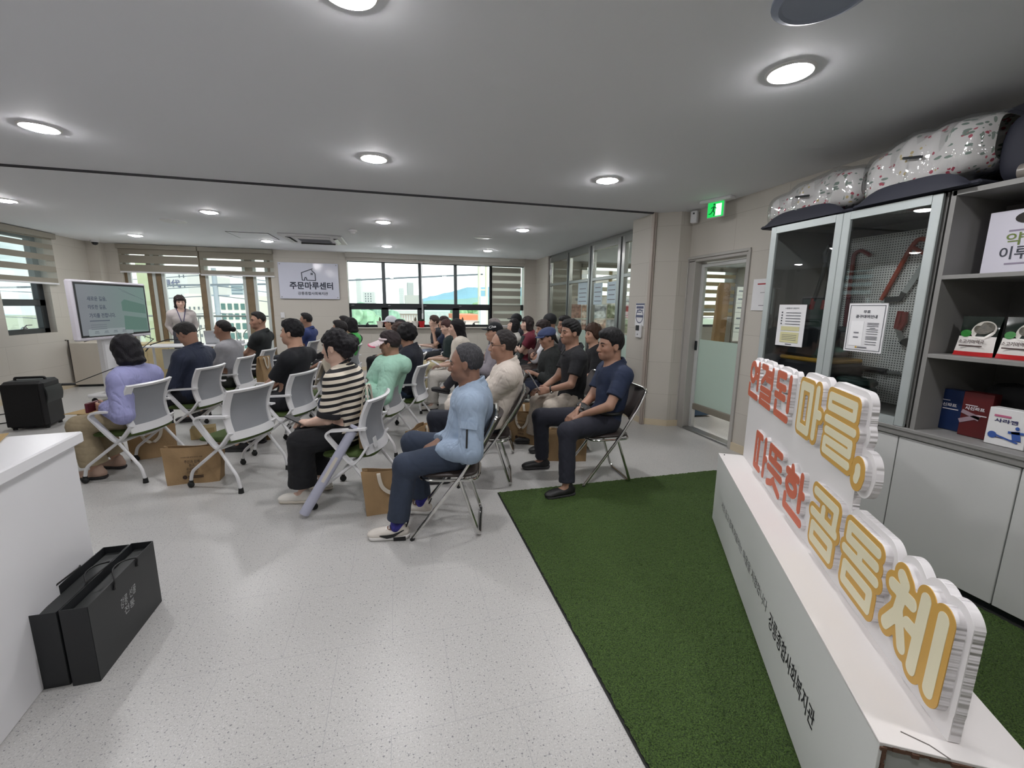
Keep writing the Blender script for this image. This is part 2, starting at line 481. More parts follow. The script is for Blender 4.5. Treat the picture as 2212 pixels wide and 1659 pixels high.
b = MB().box((1.0, YB - .035, 2.50), (4.0, .12, .1)).box((1.0, YB + .0, 2.42), (3.99, .09, .07), bev=.006)
struct('trim_4', b, mat('blind_pelmet', (180, 176, 168), .6), 'boxed pelmet above the far black window', 'trim')

# ---- far left floor-length windows (wood frames)
fr = MB(); YW = YB + .12
for x0, x1 in ((-5.06, -4.955), (-4.63, -4.555), (-4.49, -4.41), (-3.755, -3.655), (-2.935, -2.80), (-2.52, -2.47)):
    rect(fr, x0 * 1.012, x1 * 1.012, .06, 2.5, YW, .09)
rect(fr, -5.1, -2.5, .06, .14, YW, .09); rect(fr, -5.1, -2.5, 2.42, 2.5, YW, .09)
wl = struct('window_2', fr, m_wood, 'wood framed floor-length windows behind the presenter', 'window')
al = MB()
for x in (-4.93, -4.53, -4.375, -3.63, -2.965, -2.775, -2.55):
    rect(al, x * 1.012 - .03, x * 1.012 + .03, .1, 2.45, YW - .01, .05)
al.build('sash', mat('pale_sash', (205, 212, 210), .4), wl)
for x0, x1 in ((-4.94, -4.63), (-4.40, -3.75), (-3.65, -2.93), (-2.80, -2.5)):
    g = MB(); g.box(((x0 + x1) / 2 * 1.012, YW + .02, 1.28), ((x1 - x0) * 1.012, .006, 2.4)); g.build('pane', m_pane, wl, 0)

# ---- small left window
fr = MB()
XW = -5.58
def lrect(b, y0, y1, z0, z1, d=.08): b.box((XW, (y0 + y1) / 2, (z0 + z1) / 2), (d, abs(y1 - y0), abs(z1 - z0)), bev=.004)
lrect(fr, 7.95, 8.9, .955, 1.03); lrect(fr, 7.95, 8.9, 1.385, 1.485); lrect(fr, 7.95, 8.02, .955, 2.5); lrect(fr, 8.78, 8.9, .955, 2.5); lrect(fr, 7.95, 8.9, 2.42, 2.5)
wll = struct('window_3', fr, m_black, 'small black window in the left wall below a striped blind', 'window')
g = MB(); g.box((XW, 8.42, 1.72), (.006, .82, 1.46)); g.build('pane', m_pane, wll, 0)
hd = MB().lathe([(.04, 0), (.04, .01), (.018, .04)], 12, (XW + .06, 8.35, 1.03)).tube([(XW + .06, 8.35, 1.06), (XW + .08, 8.37, 1.09), (XW + .08, 8.47, 1.092)], .009, 8)
hd.build('window_handle', m_steel, wll)

# ---- glazed partition
fr = MB(); XP = 3.31
def prect(b, y0, y1, z0, z1, d=.06, x=XP): b.box((x + d / 2, (y0 + y1) / 2, (z0 + z1) / 2), (d, abs(y1 - y0), abs(z1 - z0)), bev=.004)
posts = [(9.20, 9.29), (8.10, 8.24), (7.05, 7.24), (5.97, 6.19), (5.1, 5.2)]
for y0, y1 in posts: prect(fr, y0, y1, 0, 2.5, .07)
for (a0, a1), (c0, c1) in zip(posts, posts[1:]):
    prect(fr, c1, a0, 1.90, 1.955); prect(fr, c1, a0, 2.40, 2.50); prect(fr, c1, a0, 0, .12)
prect(fr, 5.1, 9.29, 2.50, H, .09)
pt = struct('partition', fr, m_steel, 'steel framed glazed partition to the adjoining room', 'partition')
slot = MB()
for y0, y1 in posts[1:4]: slot.box((XP - .002, (y0 + y1) / 2, 1.25), (.008, .03, 2.5))
slot.build('seal_strip', m_dark, pt, 0)
m_frost = glass('frosted_film', (.9, .96, .93), .02, .93, (.60, .70, .65))
m_clear = glass('clear_partition_glass', (.95, .98, .96), .05)
for (a0, a1), (c0, c1) in zip(posts, posts[1:]):
    g = MB(); g.box((XP + .03, (a0 + c1) / 2, 1.73), (.008, a0 - c1, 1.36)); g.build('glass_pane', m_clear, pt, 0)
    g = MB(); g.box((XP + .03, (a0 + c1) / 2, .58), (.008, a0 - c1, .92)); g.build('frosted_glass', m_frost, pt, 0)

# ---- doorway and glass door
fr = MB()
fr.box((3.44, 4.475, 1.0), (.16, .11, 2.0), bev=.004).box((3.44, 3.645, 1.0), (.16, .03, 2.0), bev=.004).box((3.44, 4.08, 2.0), (.16, .92, .035), bev=.004)
fr.box((3.352, 3.61, 1.01), (.02, .03, 2.03), bev=.003).box((3.352, 4.54, 1.01), (.02, .03, 2.03), bev=.003).box((3.352, 4.08, 2.03), (.02, .96, .03), bev=.003)
dr = struct('door_1', fr, mat('grey_door_frame', (174, 171, 166), .45), 'grey framed doorway with frosted glass door in right wall', 'door')
lf = MB(); XD = 3.47
lf.box((XD, 4.395, .99), (.045, .05, 1.94), bev=.004).box((XD, 3.675, .99), (.045, .03, 1.94), bev=.004)
lf.box((XD, 4.03, 1.94), (.045, .70, .04), bev=.004)
lf.build('door_leaf', mat('pale_door_stile', (196, 198, 196), .4), dr)
b = MB().box((XD, 4.03, .285), (.045, .70, .07), bev=.004); b.build('door_rail', mat('bronze_rail', (130, 124, 112), .4), dr)
b = MB().box((3.43, 4.05, .012), (.12, .86, .024), bev=.004); b.build('threshold', m_steel, dr)
g = MB().box((XD, 4.03, 1.51), (.008, .70, .83)); g.build('glass_pane', m_clear, dr, 0)
g = MB().box((XD, 4.03, .71), (.008, .70, .77)); g.build('frosted_glass', m_frost, dr, 0)
b = MB().box((XD - .028, 4.395, 1.02), (.02, .03, .11), bev=.003); b.build('lock', m_black, dr)

# ---- lamps in the ceiling
m_lens = emis('downlight_lens', (253, 251, 252), LAMP)
m_ring = mat('downlight_trim', (232, 232, 232), .4)
LX = (-4.11, -2.15, -.12, 1.82)
LABX = ('leftmost of its row', 'second from the left in its row', 'third from the left in its row', 'rightmost of its row')
LABY = ('row nearest the camera', 'row in front of the ceiling track', 'first row past the ceiling track', 'row closest to the far windows')
lamp = thing('downlight', 'x', 'ceiling light', (0, 0, H), 0, 'round downlights')
MB().lathe([(.105, 0), (.105, -.004), (.094, -.010), (.084, -.006), (.084, 0)], 32).build('trim_ring', m_ring, lamp)
MB().lathe([(.001, -.026), (.03, -.025), (.055, -.020), (.074, -.012), (.084, -.002)], 32).build('lens', m_lens, lamp)
first = True
for j, y in enumerate((1.83, 3.66, 6.28, 8.78)):
    for i, x in enumerate(LX):
        if j == 0 and i < 2: continue
        if j == 1 and i == 0: continue
        if j == 1 and i == 1: pass
        lab = 'round downlight, %s, %s' % (LABX[i], LABY[j])
        if first: lamp.location = (x, y, H); lamp['label'] = lab; first = False
        else: dup(lamp, (x, y, H), None, lab)
# rows behind the camera that light the foreground
for x in (-2.15, -.12, 1.82):
    for y in (-.02,):
        dup(lamp, (x, y, H), None, 'round white ceiling downlight in the row behind the camera')
# adjoining room tube lights
tl = thing('linear_ceiling_light', 'long white ceiling light in the adjoining room nearest the partition', 'ceiling light', (4.6, 6.3, H - .03), 0, 'linear lights of the adjoining room')
MB().box((0, 0, .015), (1.25, .16, .03), bev=.005).build('housing', m_whitep, tl)
MB().box((0, 0, -.004), (1.2, .13, .008)).build('diffuser', emis('tube_diffuser', (255, 252, 246), 55.), tl)
dup(tl, (6.8, 6.3, H - .03), None, 'long white ceiling light farther inside the adjoining room')
dup(tl, (5.2, 4.2, H - .03), None, 'long white ceiling light in the adjoining room beyond the doorway')
# ---------------------------------------------------------------- blinds
def blind(label, mapf, u0, u1, ztop, zbot, bands, fab, group, headh=.08, lip=.05, rail=True):
    """mapf(u, z, off) -> point; bands = list of (z0,z1,material index 0 opaque / 1 sheer)"""
    t = thing('roller_blind', label, 'window blind', mapf((u0 + u1) / 2, zbot, 0), 0, group)
    o = Vector(mapf((u0 + u1) / 2, zbot, 0))
    b = MB()
    for z0, z1, k in bands:
        P = [Vector(mapf(u, z, 0)) - o for u, z in ((u0, z0), (u1, z0), (u1, z1), (u0, z1))]
        b.add(P, [(0, 1, 2, 3)], k)
    b.build('fabric', fab, t, 0)
    b = MB()
    a, c = Vector(mapf(u0, ztop - headh / 2, .03)) - o, Vector(mapf(u1, ztop - headh / 2, .03)) - o
    if headh:
        b.strap([a, c], headh, .07, (0, 0, 1)); b.build('head_rail', m_pelmet, t)
    if rail:
        a, c = Vector(mapf(u0, zbot, .0)) - o, Vector(mapf(u1, zbot, .0)) - o
        MB().strap([a, c], .028, .022, (0, 0, 1)).build('bottom_rail', m_whitep, t)
    return t
m_pelmet = mat('blind_head', (150, 145, 134), .7)
def zebra(ztop, zbot, period, frac, phase=0.):
    """alternate opaque and sheer bands from the bottom up"""
    out = []; z = zbot + phase
    if phase > 0: out.append((zbot, z, 0))
    while z < ztop - 1e-4:
        a = min(z + period * (1 - frac), ztop); out.append((z, a, 0))
        if a < ztop: out.append((a, min(a + period * frac, ztop), 1))
        z += period
    return out
back = lambda y: (lambda u, z, off: (u, y - off, z))
fabg = blind_fabric('greige', (146, 140, 128), (215, 218, 212), .22)
fabd = blind_fabric('closed', (150, 148, 138), (176, 174, 164), .97)
fabw = blind_fabric('ochre', (205, 186, 140), (235, 235, 225), .35)
z2 = [(2.03, 2.17, 0), (2.17, 2.20, 1), (2.20, 2.345, 0), (2.345, 2.36, 1), (2.36, 2.54, 0)]
blind('striped roller blind over the left half of the wood framed windows', back(YB - .03), -5.06, -3.74, 2.54, 2.03, z2, fabg, 'blinds of the wood framed windows')
z2 = [(2.01, 2.10, 0), (2.10, 2.18, 1), (2.18, 2.30, 0), (2.30, 2.33, 1), (2.33, 2.54, 0)]
blind('striped roller blind over the right half of the wood framed windows', back(YB - .03), -3.725, -2.40, 2.54, 2.01, z2, fabg, 'blinds of the wood framed windows')
zc = zebra(2.36, .985, .178, .36)
blind('lowered grey striped blind at the right end of the far black window', back(YB + .07), 2.19, 2.93, 2.40, .985, zc, fabd, None, 0)
zl = zebra(2.43, 1.76, .167, .52, .04)
blind('beige striped roller blind on the small left window', lambda u, z, off: (-5.42 + off, u, z), 7.75, 9.06, 2.54, 1.745, [(1.745, 1.83, 0), (1.83, 1.93, 1), (1.93, 2.02, 0), (2.02, 2.11, 1), (2.11, 2.20, 0), (2.20, 2.29, 1), (2.29, 2.37, 0), (2.37, 2.44, 1), (2.44, 2.54, 0)], fabg, None)
zo = zebra(2.42, 1.25, .20, .5)
blind('yellow striped blind in the adjoining room seen through the partition', back(YB - .04), 4.45, 6.62, 2.5, 1.2, zo, fabw, 'yellow striped blinds of the adjoining room')
blind('yellow striped blind in the adjoining room seen through the doorway', back(YB - .04), 6.66, 9.0, 2.5, 1.2, zo, fabw, 'yellow striped blinds of the adjoining room')
# window of the adjoining room
fr = MB()
for x in (4.62, 5.7, 6.75, 7.8, 8.86): fr.box((x, YB + .12, 1.72), (.09, .07, 1.55), bev=.004)
fr.box((6.75, YB + .12, 1.42), (4.3, .07, .1), bev=.004).box((6.75, YB + .12, .98), (4.3, .07, .07), bev=.004)
w4 = struct('window_4', fr, m_black, 'long black framed window of the adjoining room', 'window')
g = MB().box((6.75, YB + .13, 1.72), (4.3, .006, 1.5)); g.build('pane', m_pane, w4, 0)

t = thing('blind_chain', 'thin white bead chain with grip hanging before the far black window', 'blind cord', (.575, YB - .06, 1.16))
MB().tube([(0, 0, 1.24), (0, 0, .1), (.012, 0, .08), (.02, 0, .12), (.02, 0, 1.24)], .006, 6).build('chain', m_whitep, t)
MB().box((.008, 0, .05), (.04, .03, .13), bev=.008).build('grip', m_whitep, t)

# ---------------------------------------------------------------- name board
t = thing('sign_board', 'white acrylic name board with house emblem on the far wall', 'sign', (-1.745, YB - .03, 1.935))
MB().box((0, 0, 0), (1.165, .02, .74), bev=.004).build('board', mat('white_acrylic', (206, 208, 222), .12), t)
b = MB(); X, Z = (1, 0, 0), (0, 0, 1); y = -.0125
text(b, '주문마루센터', (.04, y, -.095), X, Z, .845, .155, .03)
text(b, '강릉종합사회복지관', (.06, y, -.255), X, Z, .59, .065, .018)
b.build('lettering', mat('navy_lettering', (36, 44, 62), .4), t, 0)
e = MB(); S = 1.165 / 735; P = lambda X_, Y_: ((X_ - 483) * S, y, (588 - Y_) * S)
e.strap([P(530, 430), P(395, 482), P(400, 578), P(430, 578), P(430, 552), P(436, 542), P(446, 542), P(454, 552), P(455, 577), P(562, 580), P(560, 490), P(520, 448)], .017, .004, (0, 1, 0))
e = MB()
pts = [P(530, 430), P(395, 482), P(400, 578), P(430, 578), P(430, 555), P(436, 543), P(446, 543), P(454, 555), P(455, 577), P(562, 580), P(560, 490), P(520, 448)]
for a_, c_ in zip(pts, pts[1:]):
    d_ = (Vector(c_) - Vector(a_)).normalized() * .006
    e.strap([Vector(a_) - d_, Vector(c_) + d_], .004, .016, (0, 1, 0))
for qx, qz in ((-.011, .011), (.011, .011), (-.011, -.011), (.011, -.011)):
    c_ = P(520, 495); e.box((c_[0] + qx, y, c_[2] + qz), (.019, .004, .019))
e.build('emblem', mat('navy_lettering', (36, 44, 62), .4), t, 0)
for x in (-.545, .545):
    for z in (-.335, .335): MB().cyl((x, -.016, z), (x, -.008, z), .011).build('stud', m_steel, t)
t = thing('wall_switch', 'white light switch on the far wall below the name board', 'switch', (-2.315, YB - .012, 1.22))
MB().box((0, 0, 0), (.075, .02, .12), bev=.006).build('plate', m_whitep, t)
MB().box((0, -.012, .0), (.045, .008, .085), bev=.003).build('rocker', m_whitep, t)

# ---------------------------------------------------------------- ceiling devices
t = thing('air_conditioner', 'white square ceiling cassette air conditioner near the far wall', 'air conditioner', (-1.28, 8.2, H))
MB().box((0, 0, -.015), (.95, .95, .03), bev=.012).build('panel', m_whitep, t)
b = MB()
for i in range(21): b.box((0, -.23 + i * .023, -.034), (.46, .008, .008))
b.box((0, 0, -.03), (.5, .5, .006)); b.build('grille', mat('ac_grille', (128, 130, 138), .5), t)
for a_ in range(4):
    m_ = Matrix.Rotation(a_ * math.pi / 2, 4, 'Z')
    b = MB().box((0, 0, 0), (.56, .075, .01)); v = b.build('slot', m_dark, t, 0); v.matrix_local = m_ @ Matrix.Translation((0, .36, -.03))
    b = MB().box((0, 0, 0), (.56, .07, .006), rot=Matrix.Rotation(R_(22), 4, 'X').to_3x3()); v = b.build('louver', m_whitep, t, 0); v.matrix_local = m_ @ Matrix.Translation((0, .365, -.043))
t = thing('access_panel', 'square ceiling access panel with dark outline beside the air conditioner', 'access panel', (-2.2, 8.19, H))
MB().box((0, 0, -.003), (.58, .66, .006)).build('lid', m_ceil, t, 0)
b = MB()
for x in (-.295, .295): b.box((x, 0, -.003), (.012, .69, .006))
for y_ in (-.335, .335): b.box((0, y_, -.003), (.6, .012, .006))
b.build('gap', m_dark, t, 0)
det = thing('ceiling_speaker', 'round flat ceiling speaker left of the air conditioner', 'ceiling device', (-2.87, 7.11, H), 0, 'flat round ceiling devices')
MB().lathe([(.15, 0), (.15, -.008), (.13, -.016), (.001, -.018)], 28).build('cover', m_whitep, det)
dup(det, (1.40, 7.12, H), None, 'round flat ceiling speaker in front of the striped blind')
t = thing('smoke_detector', 'small round smoke detector on the ceiling right of air conditioner', 'smoke detector', (-.58, 7.11, H))
MB().lathe([(.06, 0), (.06, -.02), (.04, -.03), (.03, -.055), (.001, -.058)], 20).build('head', m_whitep, t)
MB().lathe([(.032, -.035), (.034, -.042), (.032, -.05)], 16).build('sensor_ring', m_dark, t)
t = thing('ceiling_vent', 'round blue-grey ceiling vent at the top edge above the sign', 'ceiling device', (1.49, 1.40, H))
MB().lathe([(.155, 0), (.155, -.01), (.13, -.02), (.12, -.012), (.001, -.012)], 32).build('disc', mat('vent_grey', (150, 158, 176), .5), t)
t = thing('security_camera', 'small dark dome camera on the ceiling in the left corner', 'camera', (-5.2, 9.75, H))
MB().lathe([(.065, 0), (.065, -.025), (.055, -.035)], 20).build('base', m_whitep, t)
MB().lathe([(.05, -.03), (.046, -.055), (.03, -.078), (.001, -.088)], 20).build('dome', mat('smoked_dome', (22, 24, 28), .1), t)
t = thing('exit_sign', 'green lit running man exit sign hanging above the doorway', 'exit sign', (3.18, 3.93, 2.49), R_(-72))
MB().box((0, 0, .045), (.34, .09, .03), bev=.008).build('mount', m_whitep, t)
MB().box((0, 0, -.045), (.185, .022, .155), bev=.004).build('case', m_whitep, t)
gy = -.0135
MB().box((0, gy, -.045), (.172, .003, .142)).build('lit_panel', emis('exit_green', (40, 200, 90), 1.15), t, 0)
b = MB(); y = gy - .003
b.box((.035, y, -.05), (.062, .002, .115)); b.build('door_picture', emis('exit_white', (235, 255, 240), 1.2), t, 0)
b = MB(); y = gy - .006
b.lathe([(.001, 0), (.011, 0)], 14, (0, 0, 0), 0, Matrix.Translation((-.012, y, .003)) @ Matrix.Rotation(R_(90), 4, 'X'))
for p0, p1, w_ in (((-.014, -.012), (-.020, -.052), .018), ((-.018, -.018), (-.046, -.030), .008), ((-.012, -.016), (.012, -.036), .008), ((-.020, -.052), (-.004, -.078), .010), ((-.004, -.078), (-.012, -.106), .009), ((-.022, -.052), (-.046, -.082), .010), ((-.046, -.082), (-.068, -.084), .009)):
    b.strap([(p0[0], y, p0[1]), (p1[0], y, p1[1])], w_, .002, Vector((p1[1] - p0[1], 0, -(p1[0] - p0[0]))))
b.build('running_figure', emis('exit_figure', (20, 110, 50), .7), t, 0)
t = thing('motion_sensor', 'small white wall sensor above the corner pier', 'sensor', (3.30, 4.42, 2.47), R_(-60))
MB().box((0, 0, 0), (.075, .06, .13), bev=.008).build('case', m_whitep, t)
MB().box((0, -.032, .035), (.018, .006, .018), bev=.002).build('lens', m_dark, t)

# pier: notice and access reader
m_paper = mat('white_paper', (226, 226, 228), .7)
t = thing('wall_notice', 'small printed notice on the corner pier above the card reader', 'notice', (2.975, 4.905, 1.37))
MB().box((0, 0, 0), (.004, .20, .285)).build('sheet', m_paper, t, 0)
b = MB()
b.box((-.003, 0, .09), (.002, .16, .03)).box((-.003, .0, .055), (.002, .14, .012)).box((-.003, .02, .03), (.002, .11, .012)).box((-.003, .0, -.02), (.002, .15, .03)).box((-.003, 0, .13), (.002, .19, .02))
b.lathe([(.075, 0), (.088, 0)], 24, (0, 0, 0), 0, Matrix.Translation((-.003, 0, -.02)) @ Matrix.Rotation(R_(90), 4, 'Y'))
b.build('print', mat('slate_print', (92, 98, 124), .7), t, 0)
t = thing('card_reader', 'silver door access reader below the notice on the pier', 'card reader', (2.965, 4.89, 1.165))
MB().box((0, 0, 0), (.03, .12, .17), bev=.01).build('case', m_whitep, t)
MB().box((-.016, .01, .04), (.004, .075, .065)).build('screen', m_black, t, 0)
MB().cyl((-.016, .0, -.04), (-.02, .0, -.04), .008).build('button', m_steel, t)
t = thing('wall_notice', 'white notice sheet on the right wall half hidden behind cabinet', 'notice', (3.353, 3.42, 1.59))
MB().box((0, 0, 0), (.005, .21, .295)).build('sheet', m_paper, t, 0)
b = MB().box((-.004, -.01, .10), (.002, .12, .012)); b.build('red_print', mat('red_print', (170, 60, 66), .7), t, 0)
b = MB().box((-.004, -.03, .02), (.002, .08, .004)).box((-.004, -.03, -.10), (.002, .09, .006)).box((-.004, -.055, .0), (.002, .004, .16)); b.build('print', mat('grey_print', (120, 120, 128), .7), t, 0)
t = thing('pen_holder', 'dark blue strip hanging under the half hidden wall notice', 'strap', (3.345, 3.36, 1.30))
MB().box((0, 0, 0), (.012, .022, .26), bev=.003).build('strip', mat('navy_strip', (48, 52, 96), .6), t)

# ---------------------------------------------------------------- adjoining room
t = thing('whiteboard', 'white planning board on a stand seen through the doorway', 'whiteboard', (5.28, 5.55, 0), R_(-12))
MB().box((0, 0, 1.37), (.52, .015, .84)).build('surface', mat('whiteboard_face', (226, 232, 228), .3), t, 0)
b = MB()
for x in (-.27, .27): b.box((x, 0, 1.37), (.03, .03, .9), bev=.004)
b.box((0, 0, 1.80), (.56, .03, .03), bev=.004).box((0, 0, .94), (.56, .05, .04), bev=.004); b.build('frame', m_steel, t)
for x in (-.27, .27):
    MB().tube([(x, 0, .95), (x, 0, .05)], .014, 8).tube([(x, -.25, .02), (x, 0, .06), (x, .25, .02)], .014, 8).build('leg', m_steel, t)
b = MB()
for z in (1.66, 1.54, 1.40, 1.22, 1.10): b.box((0, -.010, z), (.5, .002, .004))
for z in (1.72, 1.60, 1.47, 1.31, 1.16): b.box((-.19, -.010, z), (.07, .002, .02)).box((.04, -.010, z), (.16, .002, .02) if z > 1.45 else (.001, .002, .001))
b.build('handwriting', mat('grey_marker', (110, 120, 130), .7), t, 0)
for x, c_ in ((-.02, (226, 222, 150)), (.09, (150, 206, 214)), (.19, (232, 226, 160))):
    MB().box((x, -.011, 1.03), (.085, .003, .085)).build('sticky_note', mat('note_%d' % c_[0], c_, .8), t, 0)
t = thing('wooden_board', 'tall narrow brown wooden board leaning beside the whiteboard', 'board', (4.87, 5.75, 0), R_(-12))
b = MB().prism([(-.12, .05), (.085, .05), (.14, 1.78), (.12, 1.84), (-.03, 1.84), (-.06, 1.78)], .03, Matrix.Rotation(R_(90), 4, 'X'))
b.build('plank', mat('dark_oak', (126, 98, 60), .5, var=(6, .25)), t)
t = thing('wrapped_bundle', 'grey plastic wrapped bundle on the floor behind the frosted door', 'bundle', (5.0, 6.9, 0))
MB().sheet(lambda u, v: ((.45 + .02 * math.sin(9 * v)) * math.cos(6.283 * u), (.3 + .03 * math.sin(25 * u)) * math.sin(6.283 * u), 1.05 * v - .25 * v * v * math.sin(3 * u) ** 2), 24, 8).build('wrap', mat('grey_plastic', (128, 122, 116), .3), t)
t = thing('blue_crate', 'dim blue stacked crates behind the frosted lower door glass', 'crate', (3.95, 5.0, 0))
for i in range(3): MB().box((0, 0, .12 + i * .22), (.34, .34, .2), bev=.01).build('crate', mat('blue_crate', (60, 84, 110), .5), t)
t = thing('photo_board', 'wide board of small photographs under the yellow blinds', 'notice board', (5.2, YB - .62, 0))
MB().box((0, 0, 1.06), (2.7, .03, 1.30), bev=.004).build('panel', mat('board_cream', (222, 216, 204), .7), t)
for x in (-1.3, 1.3): MB().tube([(x, .03, 0), (x, .03, .9)], .02, 8).build('leg', m_steel, t)
random.seed(5)
cols = [(176, 134, 120), (120, 116, 124), (196, 202, 208), (150, 160, 176), (186, 96, 96), (206, 170, 150), (90, 92, 104), (170, 178, 150)]
k_ = 0
for r_ in range(3):
    for c_ in range(8):
        cc = cols[(r_ * 3 + c_ * 5) % 8]; m_ = bpy.data.materials.get('photo_%d' % k_)
        mm = mat('photo_%d' % ((r_ * 3 + c_ * 5) % 8), cc, .5, var=(14, .5))
        MB().box((-1.14 + c_ * .325, -.018, 1.36 - r_ * .36), (.30, .004, .32)).build('photo', mm, t, 0)
b = MB()
for x in (-.9, 0, .9): text(b, '마을활동 소개', (x, -.018, 1.62), (1, 0, 0), (0, 0, 1), .5, .07, .01)
b.build('lettering', mat('slate_print', (92, 98, 124), .7), t, 0)
for i, (y0, y1, z0, z1, lab) in enumerate(((7.28, 7.70, 1.50, 1.92, 'pale blue printed sheet taped on the partition, farther sheet'), (6.70, 7.02, 1.50, 1.86, 'pale blue printed sheet taped on the partition, middle sheet'), (6.22, 6.52, 1.52, 1.86, 'pale blue printed sheet taped on the partition, nearest sheet'))):
    t = thing('taped_sheet', lab, 'sheet', (XP + .024, (y0 + y1) / 2, z0), 0, 'sheets taped on the glazed partition')
    MB().box((0, 0, (z1 - z0) / 2), (.003, y1 - y0, z1 - z0)).build('paper', mat('pale_blue_paper', (196, 214, 222), .7), t, 0)
    b = MB()
    for q in range(4): b.box((-.003, 0, .06 + q * .075), (.002, (y1 - y0) * (.8 - .15 * (q % 2)), .012))
    b.build('print', mat('grey_print', (120, 120, 128), .7), t, 0)
t = thing('round_sticker', 'white ring sticker high on the far end of the partition', 'sticker', (XP - .004, 9.16, 2.20))
MB().lathe([(.055, 0), (.08, 0), (.08, .004), (.055, .004)], 24, M=Matrix.Rotation(R_(90), 4, 'Y')).build('ring', m_whitep, t)
MB().lathe([(.022, 0), (.045, 0), (.045, .004), (.022, .004)], 20, (0, 0, .11), M=Matrix.Rotation(R_(90), 4, 'Y')).build('ring', m_whitep, t)

# ---------------------------------------------------------------- outside
def block(name, label, px0, px1, py0, py1, Y, rgb, depth, wins=None, wrgb=(150, 165, 170), zb=-14., roof=None, cat='building'):
    a = atY(px0, py0, Y); c = atY(px1, py0, Y); zt = a.z
    t = thing(name, label, cat, ((a.x + c.x) / 2, Y + depth / 2, zb))
    w_ = c.x - a.x
    MB().box((0, 0, (zt - zb) / 2), (w_, depth, zt - zb)).build('wall', mat(name + str(rgb), rgb, .8), t, 0)
    if roof:
        MB().box((0, -.2, zt - zb + .15), (w_ + .8, depth + .8, .5)).build('roof', mat('roof' + str(roof), roof, .8), t, 0)
    if wins:
        for (u, v, ww, hh) in wins:
            MB().box((w_ * (u - .5), -depth / 2 - .03, zt - zb - (zt - atY(px0, py1, Y).z) * v), (w_ * ww, .08, (zt - atY(px0, py1, Y).z) * hh)).build('window', mat('win' + str(wrgb), wrgb, .3), t, 0)
    return t
gridw = lambda nx, ny, w_, h_, u0=.08, u1=.92, v0=.08, v1=.92: [(u0 + (u1 - u0) * (i + .5) / nx, v0 + (v1 - v0) * (j + .5) / ny, w_ * (u1 - u0) / nx, h_ * (v1 - v0) / ny) for i in range(nx) for j in range(ny)]
t = thing('ground', 'pale ground of the town outside far below', 'ground', (0, 260, -14)); t['kind'] = 'structure'
MB().box((0, 60, -.1), (900, 560, .2)).build('surface', mat('town_ground', (150, 160, 140), .9), t, 0)
ap = block('apartment_building', 'white apartment tower at the left window with small dark windows', 356, 402, 585, 740, 60, (199, 201, 199), 14, gridw(2, 7, .18, .3, .55, .95, .0, .95), (80, 88, 94))
b = MB(); zt_ = atY(360, 608, 60)
text(b, '現代', (-.6, -7.1, atY(360, 612, 60).z + 14), (1, 0, 0), (0, 0, 1), 1.9, .9, .02); b.build('lettering', mat('slate_print', (92, 98, 124), .7), ap, 0)
block('apartment_building', 'low cream building with pitched top left of the wood post', 398, 444, 634, 740, 48, (202, 199, 190), 10, gridw(4, 4, .3, .3, .08, .92, .2, .95), (92, 102, 106))
block('apartment_building', 'cream building with large green tinted windows beyond the balcony rail', 452, 533, 636, 760, 46, (206, 204, 194), 10, gridw(4, 5, .62, .62, .25, .95, .12, .98), (70, 104, 98))
block('apartment_building', 'distant grey striped tower above the cream building', 498, 524, 614, 640, 120, (178, 190, 196), 12, [(.5, .2 + .28 * i, .9, .13) for i in range(3)], (120, 136, 146))
block('apartment_building', 'distant grey striped tower left of the taller striped tower', 468, 497, 620, 640, 130, (192, 202, 206), 12, [(.5, .2 + .28 * i, .9, .13) for i in range(3)], (130, 146, 156))
block('neighbour_wall', 'pale yellow green wall of the neighbouring house at left window', 290, 326, 560, 830, 11.6, (198, 206, 168), .5, None, cat='wall')
struct('floor_balcony', MB().box((-3.75, 10.75, -.06), (3.5, .70, .12)), mat('rail_grey', (150, 156, 156), .5), 'concrete balcony slab outside the wood framed windows', 'floor', smooth=0)
b_ = thing('balcony_rail', 'thin grey balcony rail with arched bars outside the wood framed windows', 'railing', (-3.75, 10.75, 0))
MB().tube([(-1.6, 0, .0), (-1.6, 0, 1.18), (1.6, 0, 1.18), (1.6, 0, .0)], .022, 8).tube([(-1.6, 0, .12), (1.6, 0, .12)], .018, 8).build('rail', mat('rail_grey', (150, 156, 156), .5), b_)
b = MB()
for i in range(14):
    x = -1.5 + i * .23; b.tube([(x, 0, .12), (x, 0, 1.18 if i % 2 else .85)], .010, 6)
for i in range(5): b.tube(arc((-1.27 + i * .46 + .1, 0, .72), .2, 0, 180, 8), .010, 6)
b.build('bars', mat('rail_grey', (150, 156, 156), .5), b_)
p_ = atY(463, 600, 32); t = thing('utility_pole', 'grey utility pole with crossarms and cables beyond the left windows', 'utility pole', (p_.x, 32, -14))
MB().cyl((0, 0, 0), (0, 0, p_.z + 14.6), .2, .14).build('pole', mat('pole_grey', (140, 150, 156), .7), t)
for dz in (.2, -.5, -1.1): MB().box((0, 0, p_.z + 14 + dz), (1.5, .1, .1)).build('crossarm', mat('pole_grey', (140, 150, 156), .7), t)
for s_, z_ in ((.6, .2), (-.6, -.5), (0, -1.1), (.3, -2.2)):
    zz = p_.z + 14 + z_; MB().tube([(-22, 8, zz - .2), (-9, 3, zz - .6), (0, 0, zz), (3.5, -1, zz - .4), (7, -3, zz - .3)], .025, 5).build('cable', mat('cable_dark', (90, 100, 106), .6), t)
